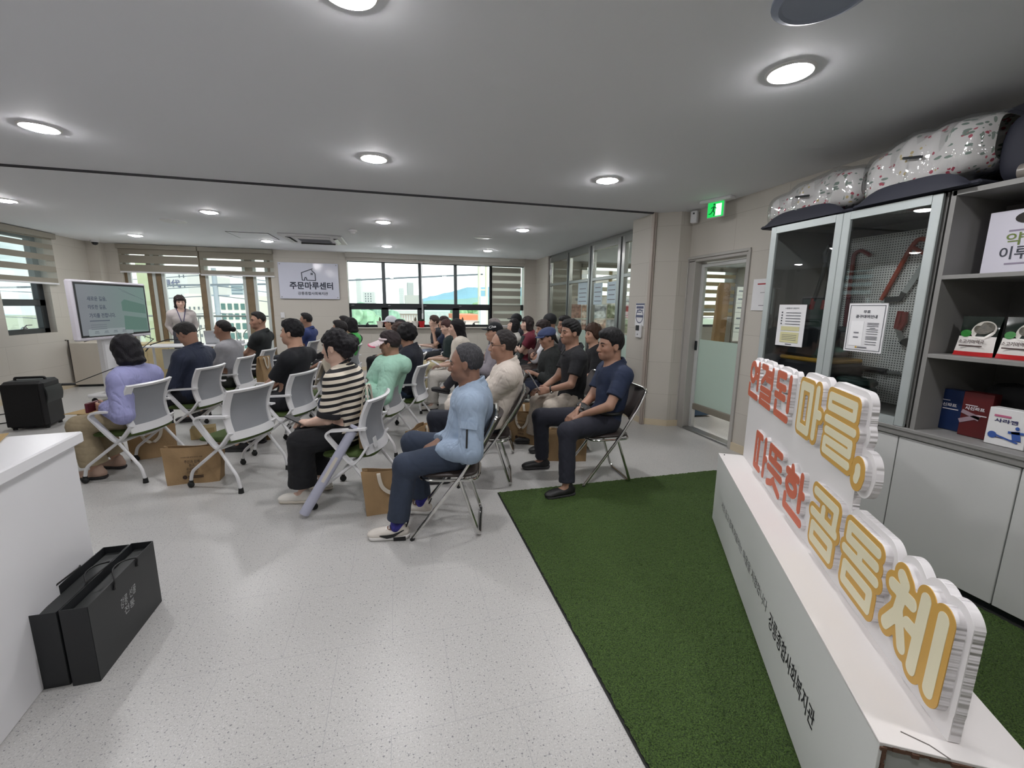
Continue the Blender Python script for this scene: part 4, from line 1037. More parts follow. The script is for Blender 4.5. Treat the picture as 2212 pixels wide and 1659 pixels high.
def bed_bag(label, y0, y1, z0, h_, x0, dx, sag, seed):
    yc = (y0 + y1) / 2; Lh = abs(y1 - y0) / 2
    t = thing('bedding_bag', label, 'bag', (x0 + dx / 2, yc, z0))
    rnd = random.Random(seed); ph = [rnd.uniform(0, 6) for _ in range(6)]
    def pillow(ins, wob):
        def f(u, v):
            a = 6.283 * u; s_ = -1 + 2 * v; k_ = (1 - abs(s_) ** 9 * .35)
            ca, sa = math.cos(a), math.sin(a)
            x = (dx / 2 - ins) * math.copysign(abs(ca) ** .6, ca) * k_; z = (h_ / 2 - ins) * math.copysign(abs(sa) ** .7, sa) * k_
            w_ = wob * (math.sin(9 * s_ + ph[0] + 2 * a) + math.sin(17 * s_ + ph[1] - 3 * a) * .6)
            return (x + w_ * ca, s_ * (Lh - ins), h_ / 2 + z * (1 + .12 * math.sin(3 * s_ + ph[2])) + sag * (s_) + w_ * sa)
        return f
    MB().sheet(pillow(.015, .006), 36, 28).build('bedding', m_floral, t, 60)
    MB().sheet(pillow(.0, .008), 36, 28).build('clear_front', m_film, t, 60)
    b = MB().box((.0, 0, .012), (dx * .98, Lh * 2, .024), bev=.01)
    b.sheet(lambda u, v: (dx / 2 - .01 + .02 * math.sin(3.14 * v), (-1 + 2 * u) * Lh * .98, .02 + (h_ * 1.03) * v + sag * (-1 + 2 * u)), 10, 6, .01)
    b.build('base_cloth', m_navy, t)
    b = MB().sheet(lambda u, v: (-dx / 2 + .005 - .03 * math.sin(1.57 * v), (-1 + 2 * u) * Lh * .9, .09 * (1 - v) ** 1.2 * (1 - abs(2 * u - 1) ** 4) + .002), 16, 4, .006); b.build('front_flap', m_navy, t)
    MB().tube([(-dx / 2 - .01, -Lh * .15, h_ * .55), (-dx / 2 - .016, 0, h_ * .57), (-dx / 2 - .01, Lh * .15, h_ * .6)], .007, 6).build('zip_pull', m_black, t)
    return t
bed_bag('flower patterned bedding in a clear bag, left one on the cabinets', 2.90, 2.19, 2.062, .29, 2.76, .34, -.03, 3)
bed_bag('flower patterned bedding in a clear bag, larger right one on cabinets', 2.18, 1.56, 2.066, .36, 2.74, .36, -.045, 8)
t = thing('storage_bag', 'dark navy storage bag behind the right bedding bag', 'bag', (3.0, 1.45, 2.062))
MB().sheet(lambda u, v: (.17 * math.copysign(abs(math.cos(6.283 * u)) ** .5, math.cos(6.283 * u)) * math.sin(3.14 * v) ** .3, .14 * math.copysign(abs(math.sin(6.283 * u)) ** .5, math.sin(6.283 * u)) * math.sin(3.14 * v) ** .3, .16 - .16 * math.cos(3.14 * v)), 28, 12).build('cloth', m_navy, t, 60)
t = thing('rolled_sheet', 'grey plastic roll lying on the cabinet top edge', 'roll', (2.84, 1.20, 2.10))
MB().cyl((0, -.45, 0), (0, .27, 0), .035, n=18).build('roll', mat('grey_plastic', (128, 122, 116), .3), t)

# ---------------------------------------------------------------- artificial grass
def turf():
    m = bpy.data.materials.new('artificial_grass'); m.use_nodes = True
    n = m.node_tree.nodes; l = m.node_tree.links; bs = n['Principled BSDF']
    tcn = n.new('ShaderNodeTexCoord')
    t1 = n.new('ShaderNodeTexNoise'); t1.inputs['Scale'].default_value = 190; t1.inputs['Detail'].default_value = 3; l.new(tcn.outputs['Object'], t1.inputs['Vector'])
    t2 = n.new('ShaderNodeTexNoise'); t2.inputs['Scale'].default_value = 3; l.new(tcn.outputs['Object'], t2.inputs['Vector'])
    rm = n.new('ShaderNodeValToRGB'); e = rm.color_ramp.elements
    e[0].position = .32; e[0].color = lin((24, 44, 12)) + (1,); e[1].position = .70; e[1].color = lin((86, 116, 46)) + (1,)
    l.new(t1.outputs['Fac'], rm.inputs[0])
    mx = n.new('ShaderNodeMix'); mx.data_type = 'RGBA'; mx.blend_type = 'MULTIPLY'; mx.inputs[0].default_value = .5
    l.new(rm.outputs[0], mx.inputs[6]); l.new(t2.outputs['Color'], mx.inputs[7])
    l.new(rm.outputs[0], bs.inputs['Base Color']); bs.inputs['Roughness'].default_value = .8
    bp = n.new('ShaderNodeBump'); bp.inputs['Strength'].default_value = 1.; bp.inputs['Distance'].default_value = .012
    l.new(t1.outputs['Fac'], bp.inputs['Height']); l.new(bp.outputs[0], bs.inputs['Normal']); return m
t = thing('grass_mat', 'large green artificial grass mat on the tile floor', 'mat', (1.75, .55, 0))
MB().box((0, 0, .0025), (2.05, 5.14, .005)).build('backing', mat('mat_backing', (30, 32, 30), .8), t, 0)
rnd = np.random.default_rng(4); m_turf = turf()
gx, gy = np.meshgrid(np.linspace(-1.018, 1.0, 170), np.linspace(-1.5, 2.562, 340), indexing='ij')
gz = .008 + .005 * rnd.random(gx.shape)
nx_, ny_ = gx.shape; gx = gx + rnd.normal(0, .002, gx.shape); idx = np.arange(nx_ * ny_).reshape(nx_, ny_)
b = MB(); b.v = list(map(tuple, np.stack([gx, gy, gz], -1).reshape(-1, 3).tolist()))
b.f = np.stack([idx[:-1, :-1], idx[1:, :-1], idx[1:, 1:], idx[:-1, 1:]], -1).reshape(-1, 4).tolist(); b.m = [0] * len(b.f)
o = b.build('pile', m_turf, t, 0); o['kind'] = 'stuff'
# blades along the mat and tufts so the mat reads as grass from any side
K = 42000; px_ = rnd.uniform(-1.015, 1.0, K); py_ = rnd.uniform(-1.4, 2.56, K); an = rnd.uniform(0, 6.283, K); hh = rnd.uniform(.010, .022, K)
V = np.zeros((K, 3, 3)); V[:, 0] = np.stack([px_ - .0018 * np.cos(an), py_ - .0018 * np.sin(an), np.full(K, .008)], 1); V[:, 1] = np.stack([px_ + .0018 * np.cos(an), py_ + .0018 * np.sin(an), np.full(K, .008)], 1)
V[:, 2] = np.stack([px_ + rnd.normal(0, .006, K), py_ + rnd.normal(0, .006, K), hh], 1)
me = bpy.data.meshes.new('blades'); me.vertices.add(K * 3); me.vertices.foreach_set('co', V.reshape(-1)); me.loops.add(K * 3); me.loops.foreach_set('vertex_index', np.arange(K * 3)); me.polygons.add(K); me.polygons.foreach_set('loop_start', np.arange(K) * 3); me.update(calc_edges=True)
me.materials.append(m_turf); o = bpy.data.objects.new('grass_blades', me); COL.objects.link(o); o.parent = t; o['kind'] = 'stuff'

# ---------------------------------------------------------------- letter sign on its box
# local x runs along the sign (reading direction), local -y towards the viewer
UO = Vector((2.2284, 2.2817, 0)); UD = Vector((-.51354, -.85807, 0)); UN = Vector((.85807, -.51354, 0))
SRZ = math.atan2(UD.y, UD.x)
sgn = thing('sign_stand', 'long white cardboard stand carrying the raised letter sign on the grass', 'sign stand', UO, SRZ)
m_card = mat('white_card', (228, 224, 222), .55)
m_front = mat('card_front', (214, 216, 214), .5)
Z0 = .016; ZT = .485
def bx(name, x0, x1, y0, y1, z0, z1, m_, bev=.001, par=sgn):
    return MB().box(((x0 + x1) / 2, (y0 + y1) / 2, (z0 + z1) / 2), (x1 - x0, y1 - y0, z1 - z0), bev=bev).build(name, m_, par)
bx('front_panel', .016, 2.078, -.150, -.142, Z0, ZT, m_front)
bx('back_panel', .016, 2.078, .147, .155, Z0, ZT, m_card)
bx('top_panel', .016, 2.078, -.150, .155, ZT - .004, ZT + .004, m_card)
bx('end_panel', .016, .024, -.142, .147, Z0, ZT - .004, m_card, 0)
bx('end_panel', 2.056, 2.064, -.142, .147, Z0, ZT - .012, mat('card_inner_end', (172, 174, 172), .6), 0)
b = MB(); rr = random.Random(2)
for i in range(24): b.box((2.075 + rr.uniform(-.004, .003), -.142 + i * .012, ZT - .006 - rr.uniform(0, .004)), (.008, .013, .008 + rr.uniform(0, .004)))
for i in range(34): b.box((2.076 + rr.uniform(-.003, .003), -.140 + rr.uniform(0, .003), ZT - .016 - i * .0138), (.007, .007, .0142))
b.build('torn_edge', mat('brown_card_edge', (96, 70, 56), .9), sgn, 0)
b = MB().strap([(2.035, -.09, ZT + .0045), (2.055, -.045, ZT + .0045), (2.08, -.02, ZT + .0045)], .003, .001, (1, 1, 0)); b.build('tear', mat('tear_grey', (110, 104, 100), .8), sgn, 0)
b = MB(); text(b, '서로 돕고 함께 어울리는 마을을 지향합니다', (.775, -.1512, .237), (1, 0, 0), (0, 0, 1), 1.0, .05); b.build('lettering', mat('grey_lettering', (96, 96, 100), .6), sgn, 0)
b = MB(); text(b, '강릉종합사회복지관', (1.55, -.1512, .222), (1, 0, 0), (0, 0, 1), .47, .07, .012); b.build('bold_lettering', mat('ink_lettering', (34, 32, 40), .6), sgn, 0)
b = MB().box((.05, -.12, ZT + .006), (.01, .006, .004)); b.build('pin', m_black, sgn, 0)

def contour(D, x0, y0, h, lev):
    S = D < lev; segs = {}
    def pt(k):
        i, j, a = k
        if a == 0: d0, d1 = D[i, j], D[i + 1, j]; t = (lev - d0) / (d1 - d0); return (x0 + (i + t) * h, y0 + j * h)
        d0, d1 = D[i, j], D[i, j + 1]; t = (lev - d0) / (d1 - d0); return (x0 + i * h, y0 + (j + t) * h)
    code = S[:-1, :-1] * 1 + S[1:, :-1] * 2 + S[1:, 1:] * 4 + S[:-1, 1:] * 8
    for i, j in np.argwhere((code > 0) & (code < 15)):
        i = int(i); j = int(j); c = int(code[i, j]); e = ((i, j, 0), (i + 1, j, 1), (i, j + 1, 0), (i, j, 1))
        for a, q in {1: [(3, 0)], 2: [(0, 1)], 3: [(3, 1)], 4: [(1, 2)], 5: [(3, 2), (1, 0)], 6: [(0, 2)], 7: [(3, 2)], 8: [(2, 3)], 9: [(2, 0)], 10: [(0, 3), (2, 1)], 11: [(2, 1)], 12: [(1, 3)], 13: [(1, 0)], 14: [(0, 3)]}[c]: segs[e[a]] = e[q]
    loops = []
    while segs:
        k = next(iter(segs)); lp = []
        while k in segs: lp.append(pt(k)); k = segs.pop(k)
        if len(lp) > 5: loops.append(lp)
    return loops
def slab(name, loops, y_front, thick, m_, par):
    """extrude outline (x,z) between local y_front and y_front+thick"""
    cu = bpy.data.curves.new(name, 'CURVE'); cu.dimensions = '2D'; cu.fill_mode = 'BOTH'; cu.extrude = thick / 2
    for lp in loops:
        s_ = cu.splines.new('POLY'); s_.points.add(len(lp) - 1); s_.use_cyclic_u = True
        s_.points.foreach_set('co', [c for x, y in lp for c in (x, y, 0, 1)])
    o = bpy.data.objects.new(name, cu); COL.objects.link(o)
    me_ = o.evaluated_get(bpy.context.evaluated_depsgraph_get()).to_mesh()
    V = [(v.co.x, y_front + thick / 2 - v.co.z, v.co.y) for v in me_.vertices]; F = [tuple(p.vertices) for p in me_.polygons]
    bpy.data.objects.remove(o); bpy.data.curves.remove(cu)
    b = MB().add(V, F); return b.build(name, m_, par, 0)
def rect_(x0, y0, x1, y1): return [(x0, y1), (x1, y1), (x1, y0), (x0, y0), (x0, y1)]
def ring(cx, cy, rx, ry): return [(cx + rx * math.cos(6.2832 * i / 20), cy + ry * math.sin(6.2832 * i / 20)) for i in range(21)]
G = [  # colour 0 orange / 1 cream, box u0 v0 u1 v1, stroke radius, strokes
 (0, 0.045, 0.913, 0.281, 1.148, 0.0195, [ring(.36, .70, .27, .27), [(.95, 1), (.95, .27)], [(.6, .82), (.95, .82)], [(.6, .60), (.95, .60)], [(.07, .27), (.07, 0), (1, 0)]]),
 (0, 0.309, 0.913, 0.541, 1.148, 0.0180, [[(0, 1), (.46, 1), (.40, .78), (.05, .56)], [(1, 1), (1, .54)], [(.5, .88), (1, .88)], [(.5, .70), (1, .70)], [(.03, .38), (.95, .38), (.95, .19), (.03, .19), (.03, 0), (1, 0)]]),
 (0, 0.585, 0.915, 0.822, 1.151, 0.0196, [[(.62, 1), (.08, 1), (.08, .70), (.66, .70)], [(.35, .7), (.35, .46)], [(0, .46), (.68, .46)], [(1, 1), (1, .24)], [(.08, .26), (.08, 0), (1, 0)]]),
 (1, 0.929, 0.913, 1.210, 1.175, 0.0232, [rect_(0, 0, .50, .97), [(.80, 1), (.80, 0)], [(.80, .50), (1, .50)]]),
 (1, 1.205, 0.902, 1.489, 1.175, 0.0180, [rect_(.06, .80, .94, 1), [(0, .57), (1, .57)], [(.05, .37), (.95, .37), (.95, .19), (.05, .19), (.05, 0), (.95, 0)]]),
 (1, 1.471, 0.876, 1.561, 0.995, 0.0230, [[(.5, .95), (.8, .5), (.1, 0)], [(.55, .9), (.6, .6)]]),
 (0, 0.345, 0.536, 0.595, 0.766, 0.0201, [[(.5, .97), (0, .97), (0, 0), (.5, 0)], [(.27, .97), (.27, .06)], [(.50, .97), (.42, .97)], [(.84, 1), (.84, 0)], [(.84, .5), (1, .5)]]),
 (0, 0.605, 0.534, 0.851, 0.766, 0.0196, [[(.90, 1), (.05, 1), (.05, .68), (.92, .68)], [(.48, 1), (.48, .68)], [(0, .42), (1, .42)], [(.5, .22), (.36, .10), (.05, 0)], [(.52, .16), (.95, 0)]]),
 (0, 0.878, 0.536, 1.137, 0.771, 0.0200, [[(.33, 1), (.37, .92)], [(.05, .84), (.66, .84)], ring(.35, .55, .26, .16), [(.86, 1), (.86, .25)], [(.86, .62), (1, .62)], [(.08, .24), (.08, 0), (1, 0)]]),
 (1, 1.195, 0.534, 1.469, 0.794, 0.0211, [[(.05, 1), (.95, 1), (.93, .62)], [(.46, .78), (.46, .54)], [(0, .54), (1, .54)], rect_(.10, 0, .90, .29)]),
 (1, 1.477, 0.536, 1.744, 0.793, 0.0195, [[(.95, 1), (.08, 1), (.08, .77), (.95, .77)], [(.5, .77), (.5, .54)], [(0, .54), (1, .54)], rect_(.10, 0, .90, .29)]),
 (1, 1.748, 0.532, 2.020, 0.800, 0.0231, [[(.18, 1), (.27, .93)], [(.02, .78), (.46, .78)], [(.25, .78), (.20, .45), (0, .16)], [(.24, .5), (.40, .10)], [(.68, 1), (.64, 0)], [(.44, .48), (.66, .48)], [(1, .98), (.98, 0)]])]
hS = .004; su0, sv0 = -.06, .46
gu, gv = np.meshgrid(np.arange(su0, 2.12, hS), np.arange(sv0, 1.25, hS), indexing='ij')
def cap2(a, c_, r):
    a = np.array(a); c_ = np.array(c_); d = c_ - a; dd = d @ d
    t_ = np.clip(((gu - a[0]) * d[0] + (gv - a[1]) * d[1]) / max(dd, 1e-9), 0, 1)
    return np.hypot(gu - a[0] - t_ * d[0], gv - a[1] - t_ * d[1]) - r
m_foam = mat('foam_board', (232, 230, 230), .6)
def fluted():
    m = bpy.data.materials.new('fluted_foam_edge'); m.use_nodes = True
    n = m.node_tree.nodes; l = m.node_tree.links; bs = n['Principled BSDF']; bs.inputs['Roughness'].default_value = .6
    bs.inputs['Base Color'].default_value = lin((228, 225, 226)) + (1,)
    tcn = n.new('ShaderNodeTexCoord'); sx = n.new('ShaderNodeSeparateXYZ'); l.new(tcn.outputs['Object'], sx.inputs[0])
    ad = n.new('ShaderNodeMath'); ad.operation = 'ADD'; l.new(sx.outputs[0], ad.inputs[0]); l.new(sx.outputs[2], ad.inputs[1])
    cx = n.new('ShaderNodeCombineXYZ'); l.new(ad.outputs[0], cx.inputs[0])
    w_ = n.new('ShaderNodeTexNoise'); w_.inputs['Scale'].default_value = 75; w_.inputs['Detail'].default_value = 1; l.new(cx.outputs[0], w_.inputs['Vector'])
    bp = n.new('ShaderNodeBump'); bp.inputs['Strength'].default_value = 1.; bp.inputs['Distance'].default_value = .02
    l.new(w_.outputs['Fac'], bp.inputs['Height']); l.new(bp.outputs[0], bs.inputs['Normal']); return m
m_fl = fluted()
letters = thing('letter_sign', 'white foam sign with raised orange and cream letters standing on the cardboard box', 'sign', UO, SRZ)
m_or = mat('letter_orange', (204, 106, 78), .55); m_cr = mat('letter_cream', (232, 226, 196), .55); m_oc = mat('letter_ochre', (208, 164, 82), .55)
allD = np.full(gu.shape, 9.); LT = .021; BT = .022; yB = .0
for c_, u0, v0, u1, v1, r, strokes in G:
    bo = .0175 if c_ else 0.
    r = r * (.80 if c_ else .90)
    if v1 < 1.0 and v0 > .85: bo = .024; r = .0165
    rr_ = r + bo; D = np.full(gu.shape, 9.)
    mp2 = lambda p: (u0 + rr_ + p[0] * (u1 - u0 - 2 * rr_), v0 + rr_ + p[1] * (v1 - v0 - 2 * rr_))
    for st in strokes:
        for a, q in zip(st, st[1:]): D = np.minimum(D, cap2(mp2(a), mp2(q), r))
    allD = np.minimum(allD, D - bo)
    if c_:
        lt = slab('letter', contour(D, su0, sv0, hS, bo), yB - LT + .002, LT - .002, m_fl, letters)
        slab('ochre_border', contour(D, su0, sv0, hS, bo), yB - LT, .002, m_oc, lt)
        slab('cream_face', contour(D, su0, sv0, hS, 0), yB - LT - .0012, .0012, m_cr, lt)
    else:
        lt = slab('letter', contour(D, su0, sv0, hS, .003), yB - LT + .002, LT - .002, m_fl, letters)
        slab('orange_face', contour(D, su0, sv0, hS, 0), yB - LT, .002, m_or, lt)
def rb(x0, x1, z0, z1, r):
    qx = np.abs(gu - (x0 + x1) / 2) - (x1 - x0) / 2 + r; qz = np.abs(gv - (z0 + z1) / 2) - (z1 - z0) / 2 + r
    return np.hypot(np.maximum(qx, 0), np.maximum(qz, 0)) + np.minimum(np.maximum(qx, qz), 0) - r
D = np.minimum(np.minimum(allD - .020, rb(.02, 1.47, .46, 1.12, .02)), rb(1.2, 2.034, .46, .77, .03))
D = np.maximum(D, .4895 - gv); D = np.maximum(D, gu - 2.036)
slab('backing', contour(D, su0, sv0, hS, 0), yB + .002, BT - .002, m_fl, letters)
slab('backing_face', contour(D, su0, sv0, hS, 0), yB, .002, m_foam, letters)

# ---------------------------------------------------------------- white desk on the left and things by it
t = thing('reception_desk', 'white laminate desk corner at the left edge', 'desk', (-1.375, 2.29, 0), R_(6.5))
MB().box((-.965, -.745, .425), (1.87, 1.46, .85), bev=.004).build('cabinet', m_white, t)
MB().box((-.97, -.78, .865), (1.94, 1.56, .05), bev=.006).build('worktop', mat('white_worktop', (232, 232, 235), .3), t)
t = thing('paper_envelope', 'tan paper envelope lying on the white desk at left edge', 'envelope', atZ(-14, 946, .893), R_(25))
MB().box((-.02, -.03, .002), (.11, .16, .004), bev=.001).build('paper', mat('kraft_envelope', (168, 140, 88), .7), t)
MB().box((-.03, -.05, .0055), (.09, .12, .002), bev=.001).build('sheet', m_paper, t)
def gift_bag(label, x0, x1, y0, y1, h_, logo, rz):
    t = thing('gift_bag', label, 'shopping bag', ((x0 + x1) / 2, (y0 + y1) / 2, 0), rz, 'black paper gift bags')
    w_ = x1 - x0; l_ = y1 - y0; m_ = mat('black_gift_paper', (34, 36, 38), .45); mi = mat('black_bag_inside', (16, 16, 18), .6); tk = .003
    MB().box((-w_ / 2, 0, h_ / 2), (tk, l_, h_)).build('side_panel', m_, t, 0)
    MB().box((w_ / 2, 0, h_ / 2), (tk, l_, h_)).build('side_panel', m_, t, 0)
    MB().box((0, -l_ / 2, h_ / 2), (w_, tk, h_)).build('end_panel', m_, t, 0)
    MB().box((0, l_ / 2, h_ / 2), (w_, tk, h_)).build('end_panel', m_, t, 0)
    MB().box((0, 0, .003), (w_, l_, .005)).build('bottom', mi, t, 0)
    MB().box((0, .02, h_ * .46), (w_ - .012, l_ - .03, h_ * .88), bev=.004).build('gift_box', mat('dark_gift_box', (44, 46, 46), .5), t)
    for s_ in (-1, 1):
        b = MB(); x = s_ * (w_ / 2 + .004)
        b.tube(rounded([(x, -.085, h_ - .03), (x + s_ * .004, -.08, h_ + .005), (x - s_ * .03, -.03, h_ + .028), (x - s_ * .028, .04, h_ + .022), (x + s_ * .004, .09, h_ + .004), (x, .085, h_ - .03)], .03, 4), .0035, 6)
        for q in (-.085, .085): b.ball((x, q, h_ - .032), .006, 8, 5)
        b.build('cord_handle', m_blk, t)
    if logo:
        b = MB(); x = w_ / 2 + .0025
        text(b, '강릉', (x, -.035, .20), (0, 1, .02), (0, .12, 1), .05, .045); text(b, '선물', (x, .03, .205), (0, 1, .02), (0, .12, 1), .05, .04)
        text(b, '전통', (x, -.005, .155), (0, 1, .02), (0, .12, 1), .075, .035)
        b.build('lettering', mat('silver_brush_lettering', (176, 178, 180), .4), t, 0)
gift_bag('black paper gift bag against the white desk, without visible print', -1.375, -1.275, 1.82, 2.30, .315, False, R_(1))
gift_bag('black paper gift bag with silver brush lettering on the open floor', -1.258, -1.172, 1.81, 2.29, .325, True, R_(1))
t = thing('power_speaker', 'black portable loudspeaker standing on the floor at left', 'speaker', (-4.15, 6.22, 0), R_(8))
b = MB().box((0, 0, .29), (.36, .36, .54), bev=.03); b.build('cabinet', m_blk, t)
MB().box((-.02, -.185, .29), (.31, .012, .49), bev=.006).build('grille', mat('speaker_grille', (12, 12, 13), .8, bump=(300, .6)), t)
MB().sheet(lambda u, v: (.182 + .015 * math.sin(3.14 * v), -.16 + .32 * u, .30 + .18 * v), 6, 6, .012).build('side_port', mat('speaker_side', (34, 38, 38), .5), t)
MB().tube(rounded([(-.13, 0, .55), (-.13, 0, .585), (.13, 0, .585), (.13, 0, .55)], .03), .014, 8).build('handle', m_blk, t)
for x in (-.14, .14):
    MB().cyl((x, -.13, 0), (x, -.13, .022), .02).cyl((x, .13, 0), (x, .13, .022), .02).build('foot', m_blks, t)
t = thing('power_cable', 'thin black cable running from the loudspeaker to the wall', 'cable', (-3.9, 6.3, 0))
MB().tube([(0, 0, .48), (.06, .05, .47), (.3, .6, .62), (.25, 1.6, .9), (-.6, 2.6, .98), (-1.3, 2.75, .78)], .006, 6).cyl((-.01, -.01, .48), (.09, .06, .47), .016).build('cord', m_blk, t)
t = thing('floor_cable', 'black cable loops lying on the floor by the loudspeaker', 'cable', (-4.2, 6.6, 0))
MB().tube([(.2, 0, .008), (.5, .3, .008), (.75, .7, .008), (1.1, .9, .008), (1.4, 1.5, .008)], .007, 6).tube([(.15, .1, .008), (.3, .5, .008), (.7, .9, .008), (.9, 1.2, .008)], .007, 6).tube([(-.3, -.1, .008), (-.6, -.3, .008), (-.9, .2, .008), (-.6, .6, .008), (-1.1, 1.0, .008)], .007, 6).build('cord', m_blk, t)
t = thing('wall_trunking', 'thin dark cable line on the left wall behind the screen', 'trunking', (-5.44, 9.08, .78))
MB().tube([(0, -.06, .03), (0, .0, .03), (0, .02, -.74)], .010, 6).build('line', mat('trunking_dark', (84, 80, 78), .6), t)

# display kiosk
t = thing('display_kiosk', 'white mobile stand with large screen showing a slide', 'screen stand', (-4.07, 7.75, 0), R_(80))
MB().box((0, .0, .105), (.62, .52, .05), bev=.012).build('base', m_whitep, t)
for x in (-.26, .26):
    for y in (-.2, .2):
        MB().cyl((x - .012, y, .035), (x + .012, y, .035), .034, n=14).cyl((x, y, .05), (x, y, .085), .012).build('caster', m_blks, t)
MB().box((0, .10, .55), (.30, .10, .86), bev=.02).build('column', m_whitep, t)
MB().box((.18, .02, .60), (.36, .30, .02), bev=.005).build('shelf', m_whitep, t)
MB().box((0, -.02, 1.34), (1.32, .09, .82), bev=.02).build('housing', mat('lavender_white', (222, 218, 228), .35), t)
b = MB().box((0, -.068, 1.345), (1.25, .004, .745)); b.build('bezel', mat('screen_bezel', (22, 24, 28), .3), t, 0)
def slide():
    m = bpy.data.materials.new('lit_slide'); m.use_nodes = True
    n = m.node_tree.nodes; l = m.node_tree.links; n.clear(); o = n.new('ShaderNodeOutputMaterial'); e = n.new('ShaderNodeEmission')
    tcn = n.new('ShaderNodeTexCoord'); s_ = n.new('ShaderNodeSeparateXYZ'); l.new(tcn.outputs['Object'], s_.inputs[0])
    mr = n.new('ShaderNodeMapRange'); mr.inputs['From Min'].default_value = -.5; mr.inputs['From Max'].default_value = .5; l.new(s_.outputs[0], mr.inputs[0])
    r_ = n.new('ShaderNodeValToRGB'); r_.color_ramp.elements[0].color = lin((112, 116, 121)) + (1,); r_.color_ramp.elements[1].color = lin((106, 126, 121)) + (1,)
    l.new(mr.outputs[0], r_.inputs[0]); l.new(r_.outputs[0], e.inputs[0]); e.inputs[1].default_value = 1.
    g = n.new('ShaderNodeBsdfGlossy'); g.inputs['Roughness'].default_value = .15; g.inputs[0].default_value = (.015, .015, .015, 1)
    ad = n.new('ShaderNodeAddShader'); l.new(e.outputs[0], ad.inputs[0]); l.new(g.outputs[0], ad.inputs[1]); l.new(ad.outputs[0], o.inputs[0]); return m
MB().box((0, -.0715, 1.345), (1.20, .003, .69)).build('screen', slide(), t, 0)
ys = -.0745
b = MB()
for z, w_, s_ in ((1.50, .32, '새로운 걸음,'), (1.385, .30, '따뜻한 걸음,'), (1.27, .44, '가치를 전합니다.')): text(b, s_, (-.46 + w_ / 2, ys, z), (1, 0, 0), (0, 0, 1), w_, .065, .025)
b.box((-.30, ys, 1.195), (.33, .001, .012)); b.build('slide_lettering', emis('slide_ink', (74, 80, 90), 1.), t, 0)
b = MB()
for z in (1.14, 1.11, 1.08): b.box((-.33, ys, z), (.26, .001, .007))
for i in range(4): b.box((-.38 + i * .16, ys - .0015, 1.045), (.06, .001, .010)); b.box((-.38 + i * .16, ys - .0015, 1.025), (.08, .001, .007))
b.build('slide_small_print', emis('slide_print', (94, 100, 106), 1.), t, 0)
MB().box((-.12, ys, 1.035), (.78, .0008, .095)).build('slide_box', emis('slide_box', (128, 136, 138), 1.), t, 0)
b = MB()
b.prism([(.12, 1.33), (.58, 1.28), (.58, 1.42), (.18, 1.50), (.12, 1.46)], .001, Matrix(((1, 0, 0, 0), (0, 0, -1, ys), (0, 1, 0, 0), (0, 0, 0, 1))))
b.prism([(.12, 1.05), (.58, 1.02), (.58, 1.21), (.14, 1.26)], .001, Matrix(((1, 0, 0, 0), (0, 0, -1, ys), (0, 1, 0, 0), (0, 0, 0, 1))))
b.build('slide_building', emis('slide_green', (88, 112, 104), 1.), t, 0)
b = MB()
for p, q in (((.10, 1.66), (.56, 1.50)), ((.16, 1.62), (.40, 1.55))): b.strap([(p[0], ys, p[1]), (q[0], ys, q[1])], .006, .001, (0, 1, 0))
b.build('slide_lines', emis('slide_ink', (74, 80, 90), 1.), t, 0)
t = thing('wooden_locker', 'pale wooden low locker behind the screen stand', 'locker', (-4.50, 9.72, 0))
MB().box((0, 0, .36), (.7, .5, .68), bev=.006).box((0, 0, .01), (.66, .46, .02)).build('body', mat('pale_birch', (206, 188, 146), .5, var=(5, .08)), t)
for x in (-.175, .175): MB().box((x, -.256, .36), (.335, .014, .64), bev=.002).build('door', mat('pale_birch', (206, 188, 146), .5, var=(5, .08)), t)
t = thing('wall_cabinet', 'cream storage cabinet on the floor along left wall behind the screen', 'cabinet', (-5.15, 9.45, 0))
MB().box((0, 0, .40), (.5, .86, .72), bev=.004).build('body', mat('cream_cabinet', (206, 198, 186), .5), t)
MB().box((.0, 0, .02), (.46, .8, .04)).build('plinth', m_black, t, 0)
MB().box((.252, 0, .40), (.01, .42, .70), bev=.002).build('door', mat('cream_cabinet', (206, 198, 186), .5), t)
# presenter's table
t = thing('folding_table', 'white folding table with laptop in front of the presenter', 'table', (-3.45, 8.95, 0), R_(6))
MB().box((0, 0, .71), (1.5, .55, .028), bev=.006).build('table_top', m_white, t)
for x in (-.68, .68):
    b = MB().tube([(x, 0, .04), (x, 0, .69)], .02, 8); b.build('leg', m_whitep, t)
    b = MB().tube(rounded([(x, -.27, .03), (x, -.2, .055), (x, .2, .055), (x, .27, .03)], .05), .018, 8); b.build('foot', m_whitep, t)
MB().box((0, .2, .45), (1.25, .012, .36), bev=.002).build('modesty_panel', mat('grey_panel', (196, 198, 200), .5), t)
t = thing('laptop', 'silver laptop open on the presenter\'s table', 'laptop', (-3.18, 9.02, .725), R_(4))
MB().box((0, .06, .008), (.34, .24, .016), bev=.004).build('base', mat('silver_laptop', (180, 182, 186), .35, .3), t)
MB().box((0, -.085, .13), (.34, .01, .235), bev=.004, rot=Matrix.Rotation(R_(-14), 3, 'X').inverted()).build('lid', mat('silver_laptop', (180, 182, 186), .35, .3), t)
MB().lathe([(.001, 0), (.014, 0)], 12, (0, -.0925, .135), 0, Matrix.Rotation(R_(90 - 14), 4, 'X')).build('logo', mat('grey_logo', (140, 144, 150), .3), t)
t = thing('table_cable', 'dark cable arching from the left end of the white table', 'cable', (-3.9, 8.78, .725))
MB().tube([(-.3, 0, -.1), (-.2, 0, .02), (.05, 0, .10), (.35, .05, .10), (.55, .1, .008)], .010, 6).build('cord', m_blk, t)
t = thing('desk_equipment', 'flat grey mixer lying on the right half of the white table', 'equipment', (-2.88, 9.05, .7245), R_(6))
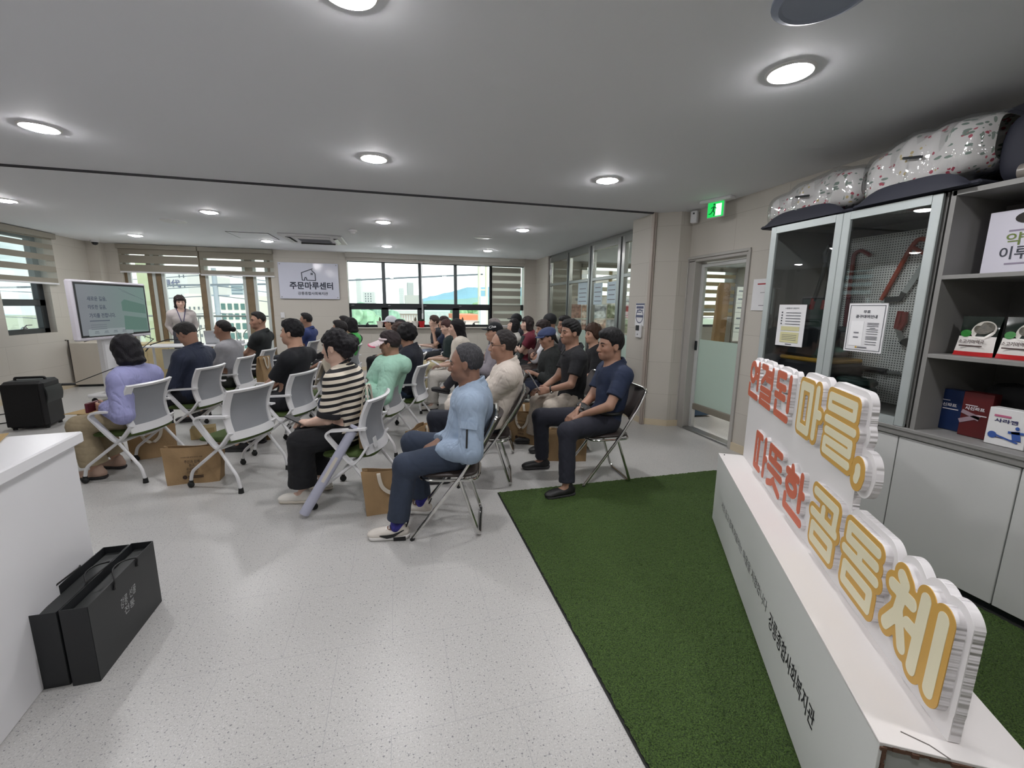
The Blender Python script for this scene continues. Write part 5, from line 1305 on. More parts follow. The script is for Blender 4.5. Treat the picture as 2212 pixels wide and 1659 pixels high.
MB().box((0, 0, .03), (.24, .16, .06), bev=.008).build('case', mat('grey_panel', (196, 198, 200), .5), t)
for i in range(4): MB().cyl((-.08 + i * .05, -.02, .06), (-.08 + i * .05, -.02, .075), .012).build('knob', m_steel, t)

# ---------------------------------------------------------------- kraft tote bags
m_kraft = mat('kraft_paper', (158, 130, 94), .75, bump=(60, .25), var=(9, .07)); m_web = mat('cotton_webbing', (206, 198, 184), .8); m_ink = mat('bag_ink', (56, 40, 34), .7)
m_kin = mat('kraft_inside', (120, 94, 62), .8)
def tote(label, c, rz, wt, wb, d, h_, strap_front=True, printed=True, hang=0., tilt=0., strap_up=False):
    t = thing('tote_bag', label, 'tote bag', c, rz, 'brown kraft tote bags')
    if tilt: t.rotation_euler = (tilt, 0, rz)
    rnd = random.Random(c[0] * 7 + c[1]); ph = rnd.uniform(0, 6)
    def face(sgn_):
        def f(u, v):
            w_ = wb + (wt - wb) * v; x = (u - .5) * w_
            y = sgn_ * (d / 2 * (1 - .55 * v) + .012 * math.sin(3.1 * u * 2 + ph) * math.sin(3 * v) * .6 + .008 * math.sin(8 * u + 5 * v + ph))
            return (x, y, h_ * v + .006 * math.sin(6 * u + ph) * v)
        return f
    f0, f1 = face(-1), face(1)
    MB().sheet(f0, 12, 10, .004).build('front_panel', m_kraft, t, 60)
    MB().sheet(f1, 12, 10, .004).build('back_panel', m_kraft, t, 60)
    for s_ in (0, 1):
        def g(u, v, s_=s_):
            a = Vector(f0(s_, v)); q = Vector(f1(s_, v)); p = a.lerp(q, u); p.x -= (1 if s_ else -1) * .04 * v * (1 - abs(2 * u - 1)); return p
        MB().sheet(g, 6, 10, .004).build('gusset', m_kraft, t, 60)
    MB().sheet(lambda u, v: Vector(f0(u, 0)).lerp(Vector(f1(u, 0)), v) + Vector((0, 0, .003)), 6, 4, .004).build('bottom', m_kin, t)
    for f, s_ in ((f0, -1), (f1, 1)):
        if s_ < 0 and not strap_front: continue
        a, q = Vector(f(.27, .97)), Vector(f(.73, .97)); o_ = Vector((0, s_ * .006, 0))
        if strap_up: P = [a + o_ + Vector((0, 0, -.04)), a + o_, a + o_ + Vector((.02, -s_ * .01, .14)), (a + q) / 2 + Vector((0, -s_ * .02, .19)), q + o_ + Vector((-.02, -s_ * .01, .14)), q + o_, q + o_ + Vector((0, 0, -.04))]
        else:
            k_ = [Vector((0, s_ * (.010 + d * .5 * .55 * zz_), -zz_)) for zz_ in (.0, .5 * h_ * .45, h_ * .45)]
            P = [a + Vector((0, s_ * .004, -.03)), a + Vector((0, s_ * .008, .008)), a + Vector((.004, s_ * .022, -.02)), a + Vector((.02, s_ * (.012 + d * .13), -h_ * .33)), (a + q) / 2 + Vector((0, s_ * (.012 + d * .2), -h_ * .50)), q + Vector((-.02, s_ * (.012 + d * .13), -h_ * .33)), q + Vector((-.004, s_ * .022, -.02)), q + Vector((0, s_ * .008, .008)), q + Vector((0, s_ * .004, -.03))]
        MB().strap(rounded(P, .05, 4), .026, .003, (1, 0, 0.01) if not strap_up else (1, 0, 0.01)).build('strap', m_web, t)
    if printed:
        b = MB(); yy = lambda z: -(d / 2 * (1 - .55 * z / h_) + .016)
        sl = Vector((0, d / 2 * .55 / h_, 1)).normalized()
        def ln(s_, z, w_, hh): text(b, s_, (0.0, yy(z), z), (1, 0, 0), sl, w_, hh, .01)
        ln('지역복지를 함께 만드는 마을', h_ * .74, wb * .42, .011); ln('주민과 함께', h_ * .62, wb * .30, .026); ln('돕고,', h_ * .52, wb * .12, .024); ln('공감하며,', h_ * .42, wb * .23, .024); ln('더해내는', h_ * .33, wb * .21, .024)
        b.lathe([(.001, 0), (.017, 0)], 16, (-wb * .15, yy(h_ * .20), h_ * .20), 0, Matrix.Rotation(R_(90), 4, 'X'))
        b.box((wb * .06, yy(h_ * .22), h_ * .22), (wb * .30, .001, .008)).box((wb * .06, yy(h_ * .18), h_ * .18), (wb * .30, .001, .008))
        b.build('print', m_ink, t, 0)
    return t
# ---------------------------------------------------------------- chairs
m_pad = mat('moss_green_fabric', (66, 84, 36), .85, bump=(220, .3)); m_net = mat('grey_mesh_back', (150, 153, 158), .55, bump=(500, .5)); m_cw = mat('chair_white_plastic', (224, 224, 226), .35)
m_chrome = mat('chrome_tube', (205, 205, 202), .14, 1.); m_vinyl = mat('dark_brown_vinyl', (50, 42, 40), .45, bump=(90, .1))
def cushion(rx, ry, z0, z1, cx=0., p=.35, dish=0.):
    def f(u, v):
        a = 6.2832 * u; s_ = math.sin(math.pi * v) ** .35; ca, sa = math.cos(a), math.sin(a)
        x = cx + rx * math.copysign(abs(ca) ** p, ca) * s_; y = ry * math.copysign(abs(sa) ** p, sa) * s_
        z = (z0 + z1) / 2 - (z1 - z0) / 2 * math.cos(math.pi * v)
        if v > .5: z -= dish * max(0, 1 - (x - cx) ** 2 / rx ** 2) * max(0, 1 - y * y / ry ** 2)
        if x > cx: z -= .35 * (x - cx) ** 2
        return (x, y, z)
    return f
def make_white_chair(label, c, rz):
    t = thing('conference_chair', label, 'chair', c, rz, 'white conference chairs with green seats')
    MB().sheet(cushion(.20, .225, .370, .428, .01, .4, .008), 36, 12).build('seat', m_pad, t, 60)
    def B(u, v):
        hw = .222 + .020 * v
        return Vector((-.195 + .056 * math.sin(math.pi * v) - .025 * v + .05 * u * u, hw * u, .405 + .398 * v))
    fr = MB(); k = .80
    R2 = lambda a, b_, s_: a + (b_ - a) * s_
    for s_ in (-1, 1): fr.sheet(lambda u, v, s_=s_: B(s_ * R2(k + .06 * (1 - v) * 0, 1.0, u), v), 3, 16, .020)
    fr.sheet(lambda u, v: B(-k + 2 * k * u, .155 * v), 14, 3, .020)
    fr.sheet(lambda u, v: B(-k + 2 * k * u, .955 + .045 * v), 14, 1, .020)
    fr.build('backrest_frame', m_cw, t, 50)
    MB().sheet(lambda u, v: B(-k + 2 * k * u, .135 + .835 * v) + Vector((.004, 0, 0)), 14, 12, .006).build('mesh_back', m_net, t, 60)
    for s_ in (-1, 1):
        y = s_ * .246
        P = rounded([(-.15, y - s_ * .012, .603), (.10, y + s_ * .014, .592), (.125, y + s_ * .016, .56), (.0, y + s_ * .012, .40), (-.05, y + s_ * .006, .342), (-.10, y, .39), (-.150, y - s_ * .024, .47)], .035, 4)
        MB().strap(P, .046, .015, (0, 1, 0)).build('armrest', m_cw, t, 40)
    MB().cyl((-.045, -.25, .345), (-.045, .25, .345), .016, n=10).box((-.02, 0, .36), (.22, .18, .03), bev=.008).build('crossbar', m_cw, t)
    for s_ in (-1, 1):
        y = s_ * .246
        lg = MB().tube(rounded([(-.045, y, .345), (.225, y + s_ * .01, .135), (.245, y + s_ * .01, .055)], .04, 5), .0125, 8).build('leg', m_cw, t)
        MB().ball((.248, y + s_ * .012, .026), (.028, .020, .026), 12, 8).cyl((.246, y + s_ * .01, .045), (.246, y + s_ * .01, .062), .015, n=10).build('caster', m_blks, lg)
        lg = MB().tube(rounded([(-.045, y, .345), (-.205, y + s_ * .01, .13), (-.222, y + s_ * .01, .03)], .04, 5), .0125, 8).build('leg', m_cw, t)
        MB().cyl((-.222, y + s_ * .01, .001), (-.222, y + s_ * .01, .042), .020, .016, n=10).build('glide', m_blks, lg)
    return t
def make_folding_chair(label, c, rz):
    t = thing('folding_chair', label, 'chair', c, rz, 'chrome folding chairs')
    P = [(.21, -.225, .012), (-.10, -.215, .42), (-.255, -.20, .66), (-.315, -.185, .785), (-.325, -.12, .80), (-.325, .12, .80), (-.315, .185, .785), (-.255, .20, .66), (-.10, .215, .42), (.21, .225, .012)]
    MB().tube(rounded(P, .06, 5), .0115, 10).build('front_leg_frame', m_chrome, t)
    for y in (-.225, .225): MB().cyl((.214, y, .0), (.203, y, .018), .0135, n=10).build('foot_cap', m_blks, t)
    P = [(-.085, -.185, .395), (-.205, -.20, .03), (-.215, -.17, .012), (-.215, .17, .012), (-.205, .20, .03), (-.085, .185, .395)]
    MB().tube(rounded(P, .035, 4), .0115, 10).build('rear_leg_frame', m_chrome, t)
    MB().sheet(cushion(.185, .19, .388, .435, -.02, .45), 36, 12).build('seat', m_vinyl, t, 60)
    Q = [(-.02 + .19 * math.copysign(abs(math.cos(a)) ** .45, math.cos(a)), .195 * math.copysign(abs(math.sin(a)) ** .45, math.sin(a)), .385) for a in [6.2832 * i / 40 for i in range(40)]]
    MB().tube(Q, .009, 8, True).build('seat_rim', m_chrome, t)
    def bk(u, v):
        y = (-1 + 2 * u) * (.19 - .01 * v); z = .545 + .24 * v
        return (-.185 - (z - .545) * .52 - .045 * (1 - (y / .19) ** 2) + .0 * v, y, z)
    MB().sheet(bk, 14, 8, .030).build('backrest', m_vinyl, t, 60)
    return t

# ---------------------------------------------------------------- implicit surfaces for people
def nlen(x, y, z): return np.sqrt(x * x + y * y + z * z)
class Vol:
    def __init__(s, lo, hi, h):
        s.lo = np.array(lo, np.float32); s.h = h; s.n = (np.ceil((np.array(hi) - s.lo) / h).astype(int) + 1)
        s.d = np.full(tuple(s.n), 5., np.float32)
    def region(s, lo, hi):
        a = np.maximum(((np.array(lo) - s.lo) / s.h).astype(int), 0); b = np.minimum(((np.array(hi) - s.lo) / s.h).astype(int) + 2, s.n)
        if (b <= a).any(): return None
        ax = [(s.lo[i] + s.h * np.arange(a[i], b[i])).astype(np.float32) for i in range(3)]
        return (slice(a[0], b[0]), slice(a[1], b[1]), slice(a[2], b[2])), ax[0][:, None, None], ax[1][None, :, None], ax[2][None, None, :]
    def op(s, fn, lo, hi, k=.01, mode='u'):
        m = k + 3 * s.h; r = s.region(np.array(lo) - m, np.array(hi) + m)
        if r is None: return
        sl, X, Y, Z = r; b = fn(X, Y, Z); a = s.d[sl]
        if mode == 'u':
            hh = np.clip(.5 + .5 * (a - b) / k, 0, 1); s.d[sl] = a * (1 - hh) + b * hh - k * hh * (1 - hh)
        elif mode == 's':                                   # smooth subtraction
            hh = np.clip(.5 - .5 * (a + b) / k, 0, 1); s.d[sl] = a * (1 - hh) - b * hh + k * hh * (1 - hh)
    def cap(s, a, b, r0, r1=None, k=.02, mode='u'):
        a = np.array(a, float); b = np.array(b, float); r1 = r0 if r1 is None else r1; d = b - a; dd = max(d @ d, 1e-9); R = max(r0, r1)
        def fn(X, Y, Z):
            t = np.clip(((X - a[0]) * d[0] + (Y - a[1]) * d[1] + (Z - a[2]) * d[2]) / dd, 0, 1)
            return nlen(X - a[0] - t * d[0], Y - a[1] - t * d[1], Z - a[2] - t * d[2]) - (r0 + (r1 - r0) * t)
        s.op(fn, np.minimum(a, b) - R, np.maximum(a, b) + R, k, mode)
    def ell(s, c, r, M=None, k=.02, mode='u', dn=None):
        c = np.array(c, float); R = max(r)
        def fn(X, Y, Z):
            x, y, z = X - c[0], Y - c[1], Z - c[2]
            if M is not None: x, y, z = (M[0][i] * x + M[1][i] * y + M[2][i] * z for i in range(3))
            k0 = nlen(x / r[0], y / r[1], z / r[2]); k1 = nlen(x / r[0] ** 2, y / r[1] ** 2, z / r[2] ** 2) + 1e-6
            o = k0 * (k0 - 1) / k1
            return o if dn is None else o + dn(x, y, z)
        s.op(fn, c - R, c + R, k, mode)
    def cut(s, fn): 
        r = s.region(s.lo, s.lo + s.h * s.n); s.d = np.maximum(s.d, fn(r[1], r[2], r[3]))
    def cutplane(s, p, n, within=None):
        """remove what lies on the +n side of the plane (optionally only near point within=(centre, radius))"""
        p = np.array(p, float); n = np.array(n, float); n /= np.linalg.norm(n)
        if within is None: s.cut(lambda X, Y, Z: (X - p[0]) * n[0] + (Y - p[1]) * n[1] + (Z - p[2]) * n[2]); return
        c, R = np.array(within[0], float), within[1]; r = s.region(c - R, c + R)
        if r is None: return
        sl, X, Y, Z = r; f = (X - p[0]) * n[0] + (Y - p[1]) * n[1] + (Z - p[2]) * n[2]
        inside = nlen(X - c[0], Y - c[1], Z - c[2]) < R
        s.d[sl] = np.where(inside, np.maximum(s.d[sl], f), s.d[sl])
    def noise(s, amp, fr, seed, ridge=False):
        rng = np.random.default_rng(seed); r = s.region(s.lo, s.lo + s.h * s.n); t = 0
        near = np.abs(s.d) < .03
        ii = np.argwhere(near); P = s.lo + s.h * ii
        acc = np.zeros(len(ii))
        if ridge:
            for i in range(5):
                w = np.array((rng.normal(0, .7), rng.normal(0, .45), rng.choice((-1, 1)) * rng.uniform(.5, 1.2))); w *= fr * (.8 + .5 * i) / np.linalg.norm(w)
                wp = P @ rng.normal(0, 7, 3); v_ = P @ w + 1.1 * np.sin(wp + rng.uniform(0, 6)) + rng.uniform(0, 6.28)
                acc += (np.exp(-(np.sin(v_ / 2) / .28) ** 2) - .25) * (.5 + .5 * np.sin(P @ rng.normal(0, 6, 3) + i)) * 1.5
        else:
            for i in range(7):
                w = rng.normal(0, 1, 3); w *= fr * (1 + .6 * i / 6) / np.linalg.norm(w); acc += np.sin(P @ w + rng.uniform(0, 6.28))
        s.d[near] += (acc / 7 * amp * 1.8).astype(np.float32)
    def mesh(s):
        d = s.d.copy(); d[0] = d[-1] = 5; d[:, 0] = d[:, -1] = 5; d[:, :, 0] = d[:, :, -1] = 5
        S = d < 0; n = d.shape
        cnt = np.zeros(tuple(x - 1 for x in n), np.int8)
        for i in (0, 1):
            for j in (0, 1):
                for k in (0, 1): cnt += S[i:n[0] - 1 + i, j:n[1] - 1 + j, k:n[2] - 1 + k]
        act = (cnt > 0) & (cnt < 8); C = np.argwhere(act)
        if not len(C): return np.zeros((0, 3)), np.zeros((0, 4), int)
        idx = np.full(act.shape, -1, np.int32); idx[act] = np.arange(len(C))
        acc = np.zeros((len(C), 3)); w = np.zeros(len(C))
        crn = [(i, j, k) for i in (0, 1) for j in (0, 1) for k in (0, 1)]
        for p in crn:
            for ax in range(3):
                if p[ax]: continue
                q = list(p); q[ax] = 1
                a = d[C[:, 0] + p[0], C[:, 1] + p[1], C[:, 2] + p[2]]; b = d[C[:, 0] + q[0], C[:, 1] + q[1], C[:, 2] + q[2]]
                m = (a < 0) != (b < 0); t = np.where(m, a / np.where(m, a - b, 1), 0)
                pos = np.array(p, float)[None] + t[:, None] * np.eye(3)[ax]
                acc[m] += pos[m]; w[m] += 1
        V = s.lo + s.h * (C + acc / w[:, None])
        F = []
        for ax in range(3):
            u, v = (ax + 1) % 3, (ax + 2) % 3
            sl0 = [slice(None)] * 3; sl1 = [slice(None)] * 3; sl0[ax] = slice(0, n[ax] - 1); sl1[ax] = slice(1, n[ax])
            ch = S[tuple(sl0)] != S[tuple(sl1)]
            E = np.argwhere(ch); E = E[(E[:, u] > 0) & (E[:, v] > 0) & (E[:, u] < n[u] - 1) & (E[:, v] < n[v] - 1)]
            def g(du, dv):
                e = E.copy(); e[:, u] -= du; e[:, v] -= dv; return idx[e[:, 0], e[:, 1], e[:, 2]]
            q = np.stack([g(1, 1), g(0, 1), g(0, 0), g(1, 0)], 1)
            fl = ~S[E[:, 0], E[:, 1], E[:, 2]]; q[fl] = q[fl][:, ::-1]; F.append(q)
        return V, np.concatenate(F)
def volmesh(name, vol, m_, parent, relax=1, pigment=None):
    V, F = vol.mesh()
    if not len(V): return None
    for _ in range(relax):
        acc = np.zeros_like(V); ct = np.zeros(len(V))
        for a in range(4):
            np.add.at(acc, F[:, a], V[F[:, (a + 1) % 4]]); np.add.at(acc, F[:, a], V[F[:, (a - 1) % 4]]); np.add.at(ct, F[:, a], 2)
        V = V * .5 + .5 * acc / np.maximum(ct, 1)[:, None]
    me_ = bpy.data.meshes.new(name); nv, nf = len(V), len(F)
    me_.vertices.add(nv); me_.vertices.foreach_set('co', V.astype(np.float32).reshape(-1))
    me_.loops.add(nf * 4); me_.loops.foreach_set('vertex_index', F.astype(np.int32).reshape(-1))
    me_.polygons.add(nf); me_.polygons.foreach_set('loop_start', np.arange(nf, dtype=np.int32) * 4)
    me_.update(calc_edges=True); me_.shade_smooth(); me_.materials.append(m_)
    if pigment is not None:
        ca = me_.color_attributes.new('pigment', 'FLOAT_COLOR', 'POINT'); ca.data.foreach_set('color', np.concatenate([pigment(V), np.ones((nv, 1))], 1).astype(np.float32).reshape(-1))
    o = bpy.data.objects.new(name, me_); COL.objects.link(o); o.parent = parent
    return o

# ---------------------------------------------------------------- people
# local frame: +x forward, +y to the person's left, z up, origin on the floor below the pelvis
HAIR = {   # skull radii, centre shift, hairline (x, lowest z), roughness of surface, noise frequency
 'short':  ((.103, .083, .098), (-.010, 0, .034), [(-.13, -.075), (-.05, -.062), (-.022, -.03), (-.004, .012), (.012, .006), (.022, -.012), (.032, .02), (.048, .062), (.075, .078), (.13, .085)], .003, 170),
 'thick':  ((.108, .089, .107), (-.008, 0, .040), [(-.13, -.080), (-.05, -.066), (-.022, -.03), (-.004, .012), (.012, .008), (.024, -.01), (.034, .02), (.050, .052), (.080, .062), (.13, .070)], .004, 150),
 'fringe': ((.108, .088, .106), (-.006, 0, .038), [(-.13, -.080), (-.05, -.068), (-.020, -.02), (.0, .015), (.02, .0), (.034, .01), (.055, .030), (.080, .042), (.13, .050)], .004, 150),
 'flat':   ((.100, .082, .100), (-.008, 0, .040), [(-.13, -.060), (-.05, -.05), (-.022, -.02), (-.004, .03), (.012, .02), (.022, .01), (.036, .05), (.052, .078), (.080, .092), (.13, .10)], .003, 160),
 'reced':  ((.104, .084, .102), (-.016, 0, .034), [(-.13, -.075), (-.05, -.062), (-.022, -.03), (-.004, .01), (.012, .0), (.020, .01), (.030, .055), (.045, .085), (.07, .11), (.13, .13)], .003, 170),
 'bob':    ((.112, .096, .110), (-.012, 0, .034), [(-.13, -.135), (-.05, -.135), (.0, -.12), (.030, -.09), (.045, -.03), (.056, .03), (.078, .046), (.13, .055)], .005, 90),
 'slick':  ((.102, .081, .098), (-.010, 0, .034), [(-.13, -.065), (-.05, -.05), (-.022, -.01), (.0, .025), (.020, .03), (.035, .055), (.055, .075), (.08, .09), (.13, .10)], .0025, 150),
 'updo':   ((.108, .090, .110), (-.010, 0, .042), [(-.13, -.075), (-.05, -.06), (-.022, -.015), (.0, .015), (.022, .005), (.040, -.02), (.052, .02), (.072, .045), (.13, .055)], .004, 150),
 'long':   ((.106, .088, .106), (-.010, 0, .036), [(-.13, -.30), (-.05, -.30), (.0, -.26), (.024, -.20), (.038, -.06), (.050, .03), (.075, .060), (.13, .07)], .004, 90),
 'perm':   ((.122, .106, .120), (-.012, 0, .040), [(-.14, -.085), (-.05, -.08), (-.01, -.05), (.015, -.03), (.035, -.01), (.050, .03), (.08, .055), (.13, .065)], .008, 95),
}
def creased(rgb):
    k = 'creased_%s' % (rgb,)
    if k in _M: return _M[k]
    m = mat(k, rgb, .8); n = m.node_tree.nodes; l = m.node_tree.links; b = n['Principled BSDF']
    tcn = n.new('ShaderNodeTexCoord'); mp_ = n.new('ShaderNodeMapping'); mp_.inputs['Scale'].default_value = (1, 1.4, .45); mp_.inputs['Rotation'].default_value = (.3, .7, 0); l.new(tcn.outputs['Object'], mp_.inputs[0])
    t = n.new('ShaderNodeTexNoise'); t.inputs['Scale'].default_value = 11; t.inputs['Detail'].default_value = 2; t.inputs['Distortion'].default_value = .5; l.new(mp_.outputs[0], t.inputs['Vector'])
    a = n.new('ShaderNodeMath'); a.operation = 'SUBTRACT'; a.inputs[1].default_value = .5; l.new(t.outputs['Fac'], a.inputs[0])
    c = n.new('ShaderNodeMath'); c.operation = 'ABSOLUTE'; l.new(a.outputs[0], c.inputs[0])
    r_ = n.new('ShaderNodeMapRange'); r_.interpolation_type = 'SMOOTHSTEP'; r_.inputs['From Max'].default_value = .10; l.new(c.outputs[0], r_.inputs[0])
    bp = n.new('ShaderNodeBump'); bp.inputs['Strength'].default_value = .32; bp.inputs['Distance'].default_value = .012; l.new(r_.outputs[0], bp.inputs['Height']); l.new(bp.outputs[0], b.inputs['Normal']); return m
def hair_mat(rgb, amt):
    k = 'strands_%s_%s' % (rgb, amt)
    if k in _M: return _M[k]
    m = mat(k, rgb, .6, spec=.3); n = m.node_tree.nodes; l = m.node_tree.links; b = n['Principled BSDF']
    tcn = n.new('ShaderNodeTexCoord'); mp_ = n.new('ShaderNodeMapping'); mp_.inputs['Scale'].default_value = (1, 1, .22); l.new(tcn.outputs['Object'], mp_.inputs[0])
    t = n.new('ShaderNodeTexNoise'); t.inputs['Scale'].default_value = 210; t.inputs['Detail'].default_value = 2; l.new(mp_.outputs[0], t.inputs['Vector'])
    bp = n.new('ShaderNodeBump'); bp.inputs['Strength'].default_value = .9; bp.inputs['Distance'].default_value = .006; l.new(t.outputs['Fac'], bp.inputs['Height']); l.new(bp.outputs[0], b.inputs['Normal'])
    mr = n.new('ShaderNodeMapRange'); mr.inputs['From Min'].default_value = .3; mr.inputs['From Max'].default_value = .7; mr.inputs['To Min'].default_value = 1 - amt; mr.inputs['To Max'].default_value = 1 + amt; l.new(t.outputs['Fac'], mr.inputs[0])
    mx = n.new('ShaderNodeMix'); mx.data_type = 'RGBA'; mx.blend_type = 'MULTIPLY'; mx.inputs[0].default_value = 1; mx.inputs[6].default_value = lin(rgb) + (1,); l.new(mr.outputs[0], mx.inputs[7]); l.new(mx.outputs[2], b.inputs['Base Color']); return m
def unit(v): v = np.array(v, float); return v / max(np.linalg.norm(v), 1e-9)
def ik(S, Wr, l1, l2, hint):
    d = Wr - S; L_ = np.linalg.norm(d); L_ = min(L_, (l1 + l2) * .985); u = unit(d); Wr = S + u * L_
    a = (l1 * l1 - l2 * l2 + L_ * L_) / (2 * L_); h_ = math.sqrt(max(l1 * l1 - a * a, 0))
    hv = np.array(hint, float); hv = unit(hv - u * (hv @ u)); return S + u * a + hv * h_, Wr
def rotm(yaw, pitch, roll=0):
    """yaw left+, pitch up+, roll to left+ (degrees) -> 3x3 with columns fwd,left,up"""
    m_ = Matrix.Rotation(R_(yaw), 3, 'Z') @ Matrix.Rotation(R_(-pitch), 3, 'Y') @ Matrix.Rotation(R_(roll), 3, 'X')
    return np.array(m_)
SKIN = {'tan': (160, 122, 102), 'mid': (188, 148, 126), 'fair': (210, 176, 158), 'deep': (136, 102, 85)}
def person(label, x, y, face, **o):
    g = o.get
    t = thing('person', label, 'person', (x, y, 0), R_(face), g('group', 'seated audience'))
    near = g('near', 0); h = .0055 if near else .0085; hc_ = .007 if near else .010
    sc = g('sc', 1.); fem = g('fem', 0); stand = g('stand', 0)
    seat = g('seat', .44); top = g('top', 1.25); seed = int(abs(x * 97 + y * 31)) + 3
    sw = (.155 if fem else .182) * sc; bw = g('bw', 1.) * sc
    rnd = np.random.default_rng(seed)
    Pz = seat + .085 if not stand else .92
    P = np.array((0., 0, Pz)); hx = g('lean', .02)                    # lean: head forward of pelvis
    N = np.array((hx - .03, 0, top - (.292 if not fem else .285)))
    hd = g('head', (0, 0, 0)); Rh = rotm(*hd)
    hc = N + np.array((.035, 0, .172 if not fem else .165)) + Rh @ np.array((.0, 0, 0))
    hs = g('hs', 1.) * (.96 if fem else 1.0)
    mid = P + (N - P) * .5 + np.array((-g('slump', .045), 0, 0))
    bq = lambda s_: (1 - s_) ** 2 * P + 2 * s_ * (1 - s_) * (mid) + s_ * s_ * N
    S = {sd: N + np.array((-.012, sd * sw, -.062)) for sd in (1, -1)}
    # limbs -------------------------------------------------------
    legs = {}
    for sd, nm in ((1, 'L'), (-1, 'R')):
        q = g('leg' + nm, {})
        if stand: hip = P + np.array((0, sd * .085, -.02)); kn = np.array((.02, sd * .095, .49)); an = np.array((-.01, sd * .10, .085))
        else:
            hip = np.array((.02, sd * .085, seat + .075)); kn = np.array(q.get('k', (.43 * sc, sd * g('spread', .13), seat + .055))); an = np.array(q.get('a', (kn[0] + g('shin', .02), kn[1] + sd * .01, .085)))
        legs[sd] = (hip, kn, an, q.get('toe', sd * 8), q.get('pit', 0))
    arms = {}
    for sd, nm in ((1, 'L'), (-1, 'R')):
        q = g('arm' + nm, {}); W_ = np.array(q.get('w', (.24, sd * .07, seat + .17)))
        el, W_ = ik(S[sd], W_, .275 * sc, .245 * sc, q.get('el', (-.5, sd * .55, -.7)))
        fd = unit(q.get('d', W_ - el)); arms[sd] = (el, W_, fd, np.array(unit(q.get('n', (.15, 0, -1)))), q.get('curl', .5))
    lo = np.minimum.reduce([v for L_ in legs.values() for v in L_[:3]] + [P, N, hc] + [v for A in arms.values() for v in A[:2]] + list(S.values())) - .22
    hi = np.maximum.reduce([v for L_ in legs.values() for v in L_[:3]] + [P, N, hc] + [v for A in arms.values() for v in A[:2]] + list(S.values())) + .26
    lo[2] = -.01
    # body: one continuous skin surface ---------------------------
    B = Vol(lo, hi, h)
    def torso(V, ex, kk=.05, ext=0):
        V.ell(P + (0, 0, .01), (.118 * bw + ex, .162 * bw + ex, .115 + ex), k=kk)
        V.ell(bq(.36), (.108 * bw + ex, .140 * bw + ex + g('belly', 0), .14 + ex), k=kk)
        if g('belly', 0): V.ell(bq(.3) + (.05, 0, 0), (.10 + ex, .13 + ex, .12 + ex), k=kk)
        V.ell(bq(.68), (.112 * bw + ex, .150 * bw + ex, .165 + ex), k=kk)
        if fem: V.ell(bq(.66) + (.055, 0, -.01), (.07 + ex, .12 + ex, .075 + ex), k=kk)
        V.cap(S[1], S[-1], .056 + ex, k=kk); V.ell(bq(.84), (.095 * bw + ex, .15 * bw + ex, .09 + ex), k=kk)
        for sd in (1, -1): V.cap(N + (-.015, sd * .02, -.01), S[sd] + (0, -sd * .03, .02), .046 + ex, .044 + ex, k=kk)
    torso(B, 0.)
    B.cap(N + (-.01, 0, -.05), hc + Rh @ np.array((-.03, 0, -.03)) * hs, .060 if not fem else .050, .054 if not fem else .045, k=.03)
    B.cap(N + (.02, 0, -.04), hc + Rh @ np.array((.02, 0, -.07)) * hs, .045, .040, k=.03)
    for sd in (1, -1):
        hip, kn, an, toe, pit = legs[sd]
        B.cap(hip, kn, .082 * bw, .056, k=.04); B.cap(kn, an, .052, .034, k=.02)
        td = np.array((math.cos(R_(toe)) * math.cos(R_(pit)), math.sin(R_(toe)) * math.cos(R_(pit)), math.sin(R_(pit))))
        B.cap(an + (0, 0, -.03), an + td * .12 + (0, 0, -.045), .034, .026, k=.02)
        el, Wr, fd, pn, curl = arms[sd]; fat = (.85 if fem else 1.)
        B.cap(S[sd], el, .050 * fat, .039 * fat, k=.03); B.cap(el, Wr, .040 * fat, .026 * fat, k=.012)
        hand(B, Wr, fd, pn, sd, curl, .92 if fem else 1., near)
    head(B, hc, Rh, hs, near, fem)
    sk = SKIN[g('skin', 'mid')]; m_sk = mat('skin_' + g('skin', 'mid'), sk, .5, bump=(180, .08), tint=True)
    def pig(V):
        q = (V - hc) @ Rh / hs; c = np.ones((len(V), 3))
        lip = np.exp(-(((q[:, 0] - .094) / .018) ** 2 + (q[:, 1] / .024) ** 2 + ((q[:, 2] + .062) / .010) ** 2) ** 2)
        c *= 1 - lip[:, None] * np.array((.12, .34, .30))
        ck = np.exp(-(((q[:, 0] - .07) / .03) ** 2 + ((np.abs(q[:, 1]) - .045) / .025) ** 2 + ((q[:, 2] + .02) / .03) ** 2))
        c *= 1 - ck[:, None] * np.array((.0, .08, .08))
        if not fem:
            st = np.exp(-(((q[:, 0] - .06) / .05) ** 2 + ((q[:, 2] + .085) / .035) ** 2) ** 2) * (np.linalg.norm(q, axis=1) < .16)
            c *= 1 - st[:, None] * np.array((.12, .10, .08))
        return c
    body = volmesh('body', B, m_sk, t, 1, pig)
    tf = lambda p: tuple(hc + Rh @ (np.array(p) * hs))
    MRh = Matrix(Rh.tolist())
    if near or g('face', 1):
        for sd in (1, -1):
            b = MB(); V0 = len(b.v); b.ball((0, 0, 0), (.0055 * hs, .0135 * hs, .0050 * hs), 12, 8); b.v = [tuple(Vector(tf((.0795, sd * .031, .004))) + MRh @ (Matrix.Rotation(R_(sd * 20), 3, 'Z') @ Vector(p))) for p in b.v]
            b.build('eye', mat('eye_dark', (30, 22, 20), .15), t, 60)
            b = MB().strap([tf((.092, sd * .014, .024)), tf((.091, sd * .030, .029)), tf((.078, sd * .048, .025))], [.006, .008, .004], .005, tuple(Rh @ np.array((0, 0, 1.))))
            b.build('eyebrow', mat('hair_' + str(g('hair', (24, 22, 24))), g('hair', (24, 22, 24)), .6), t)
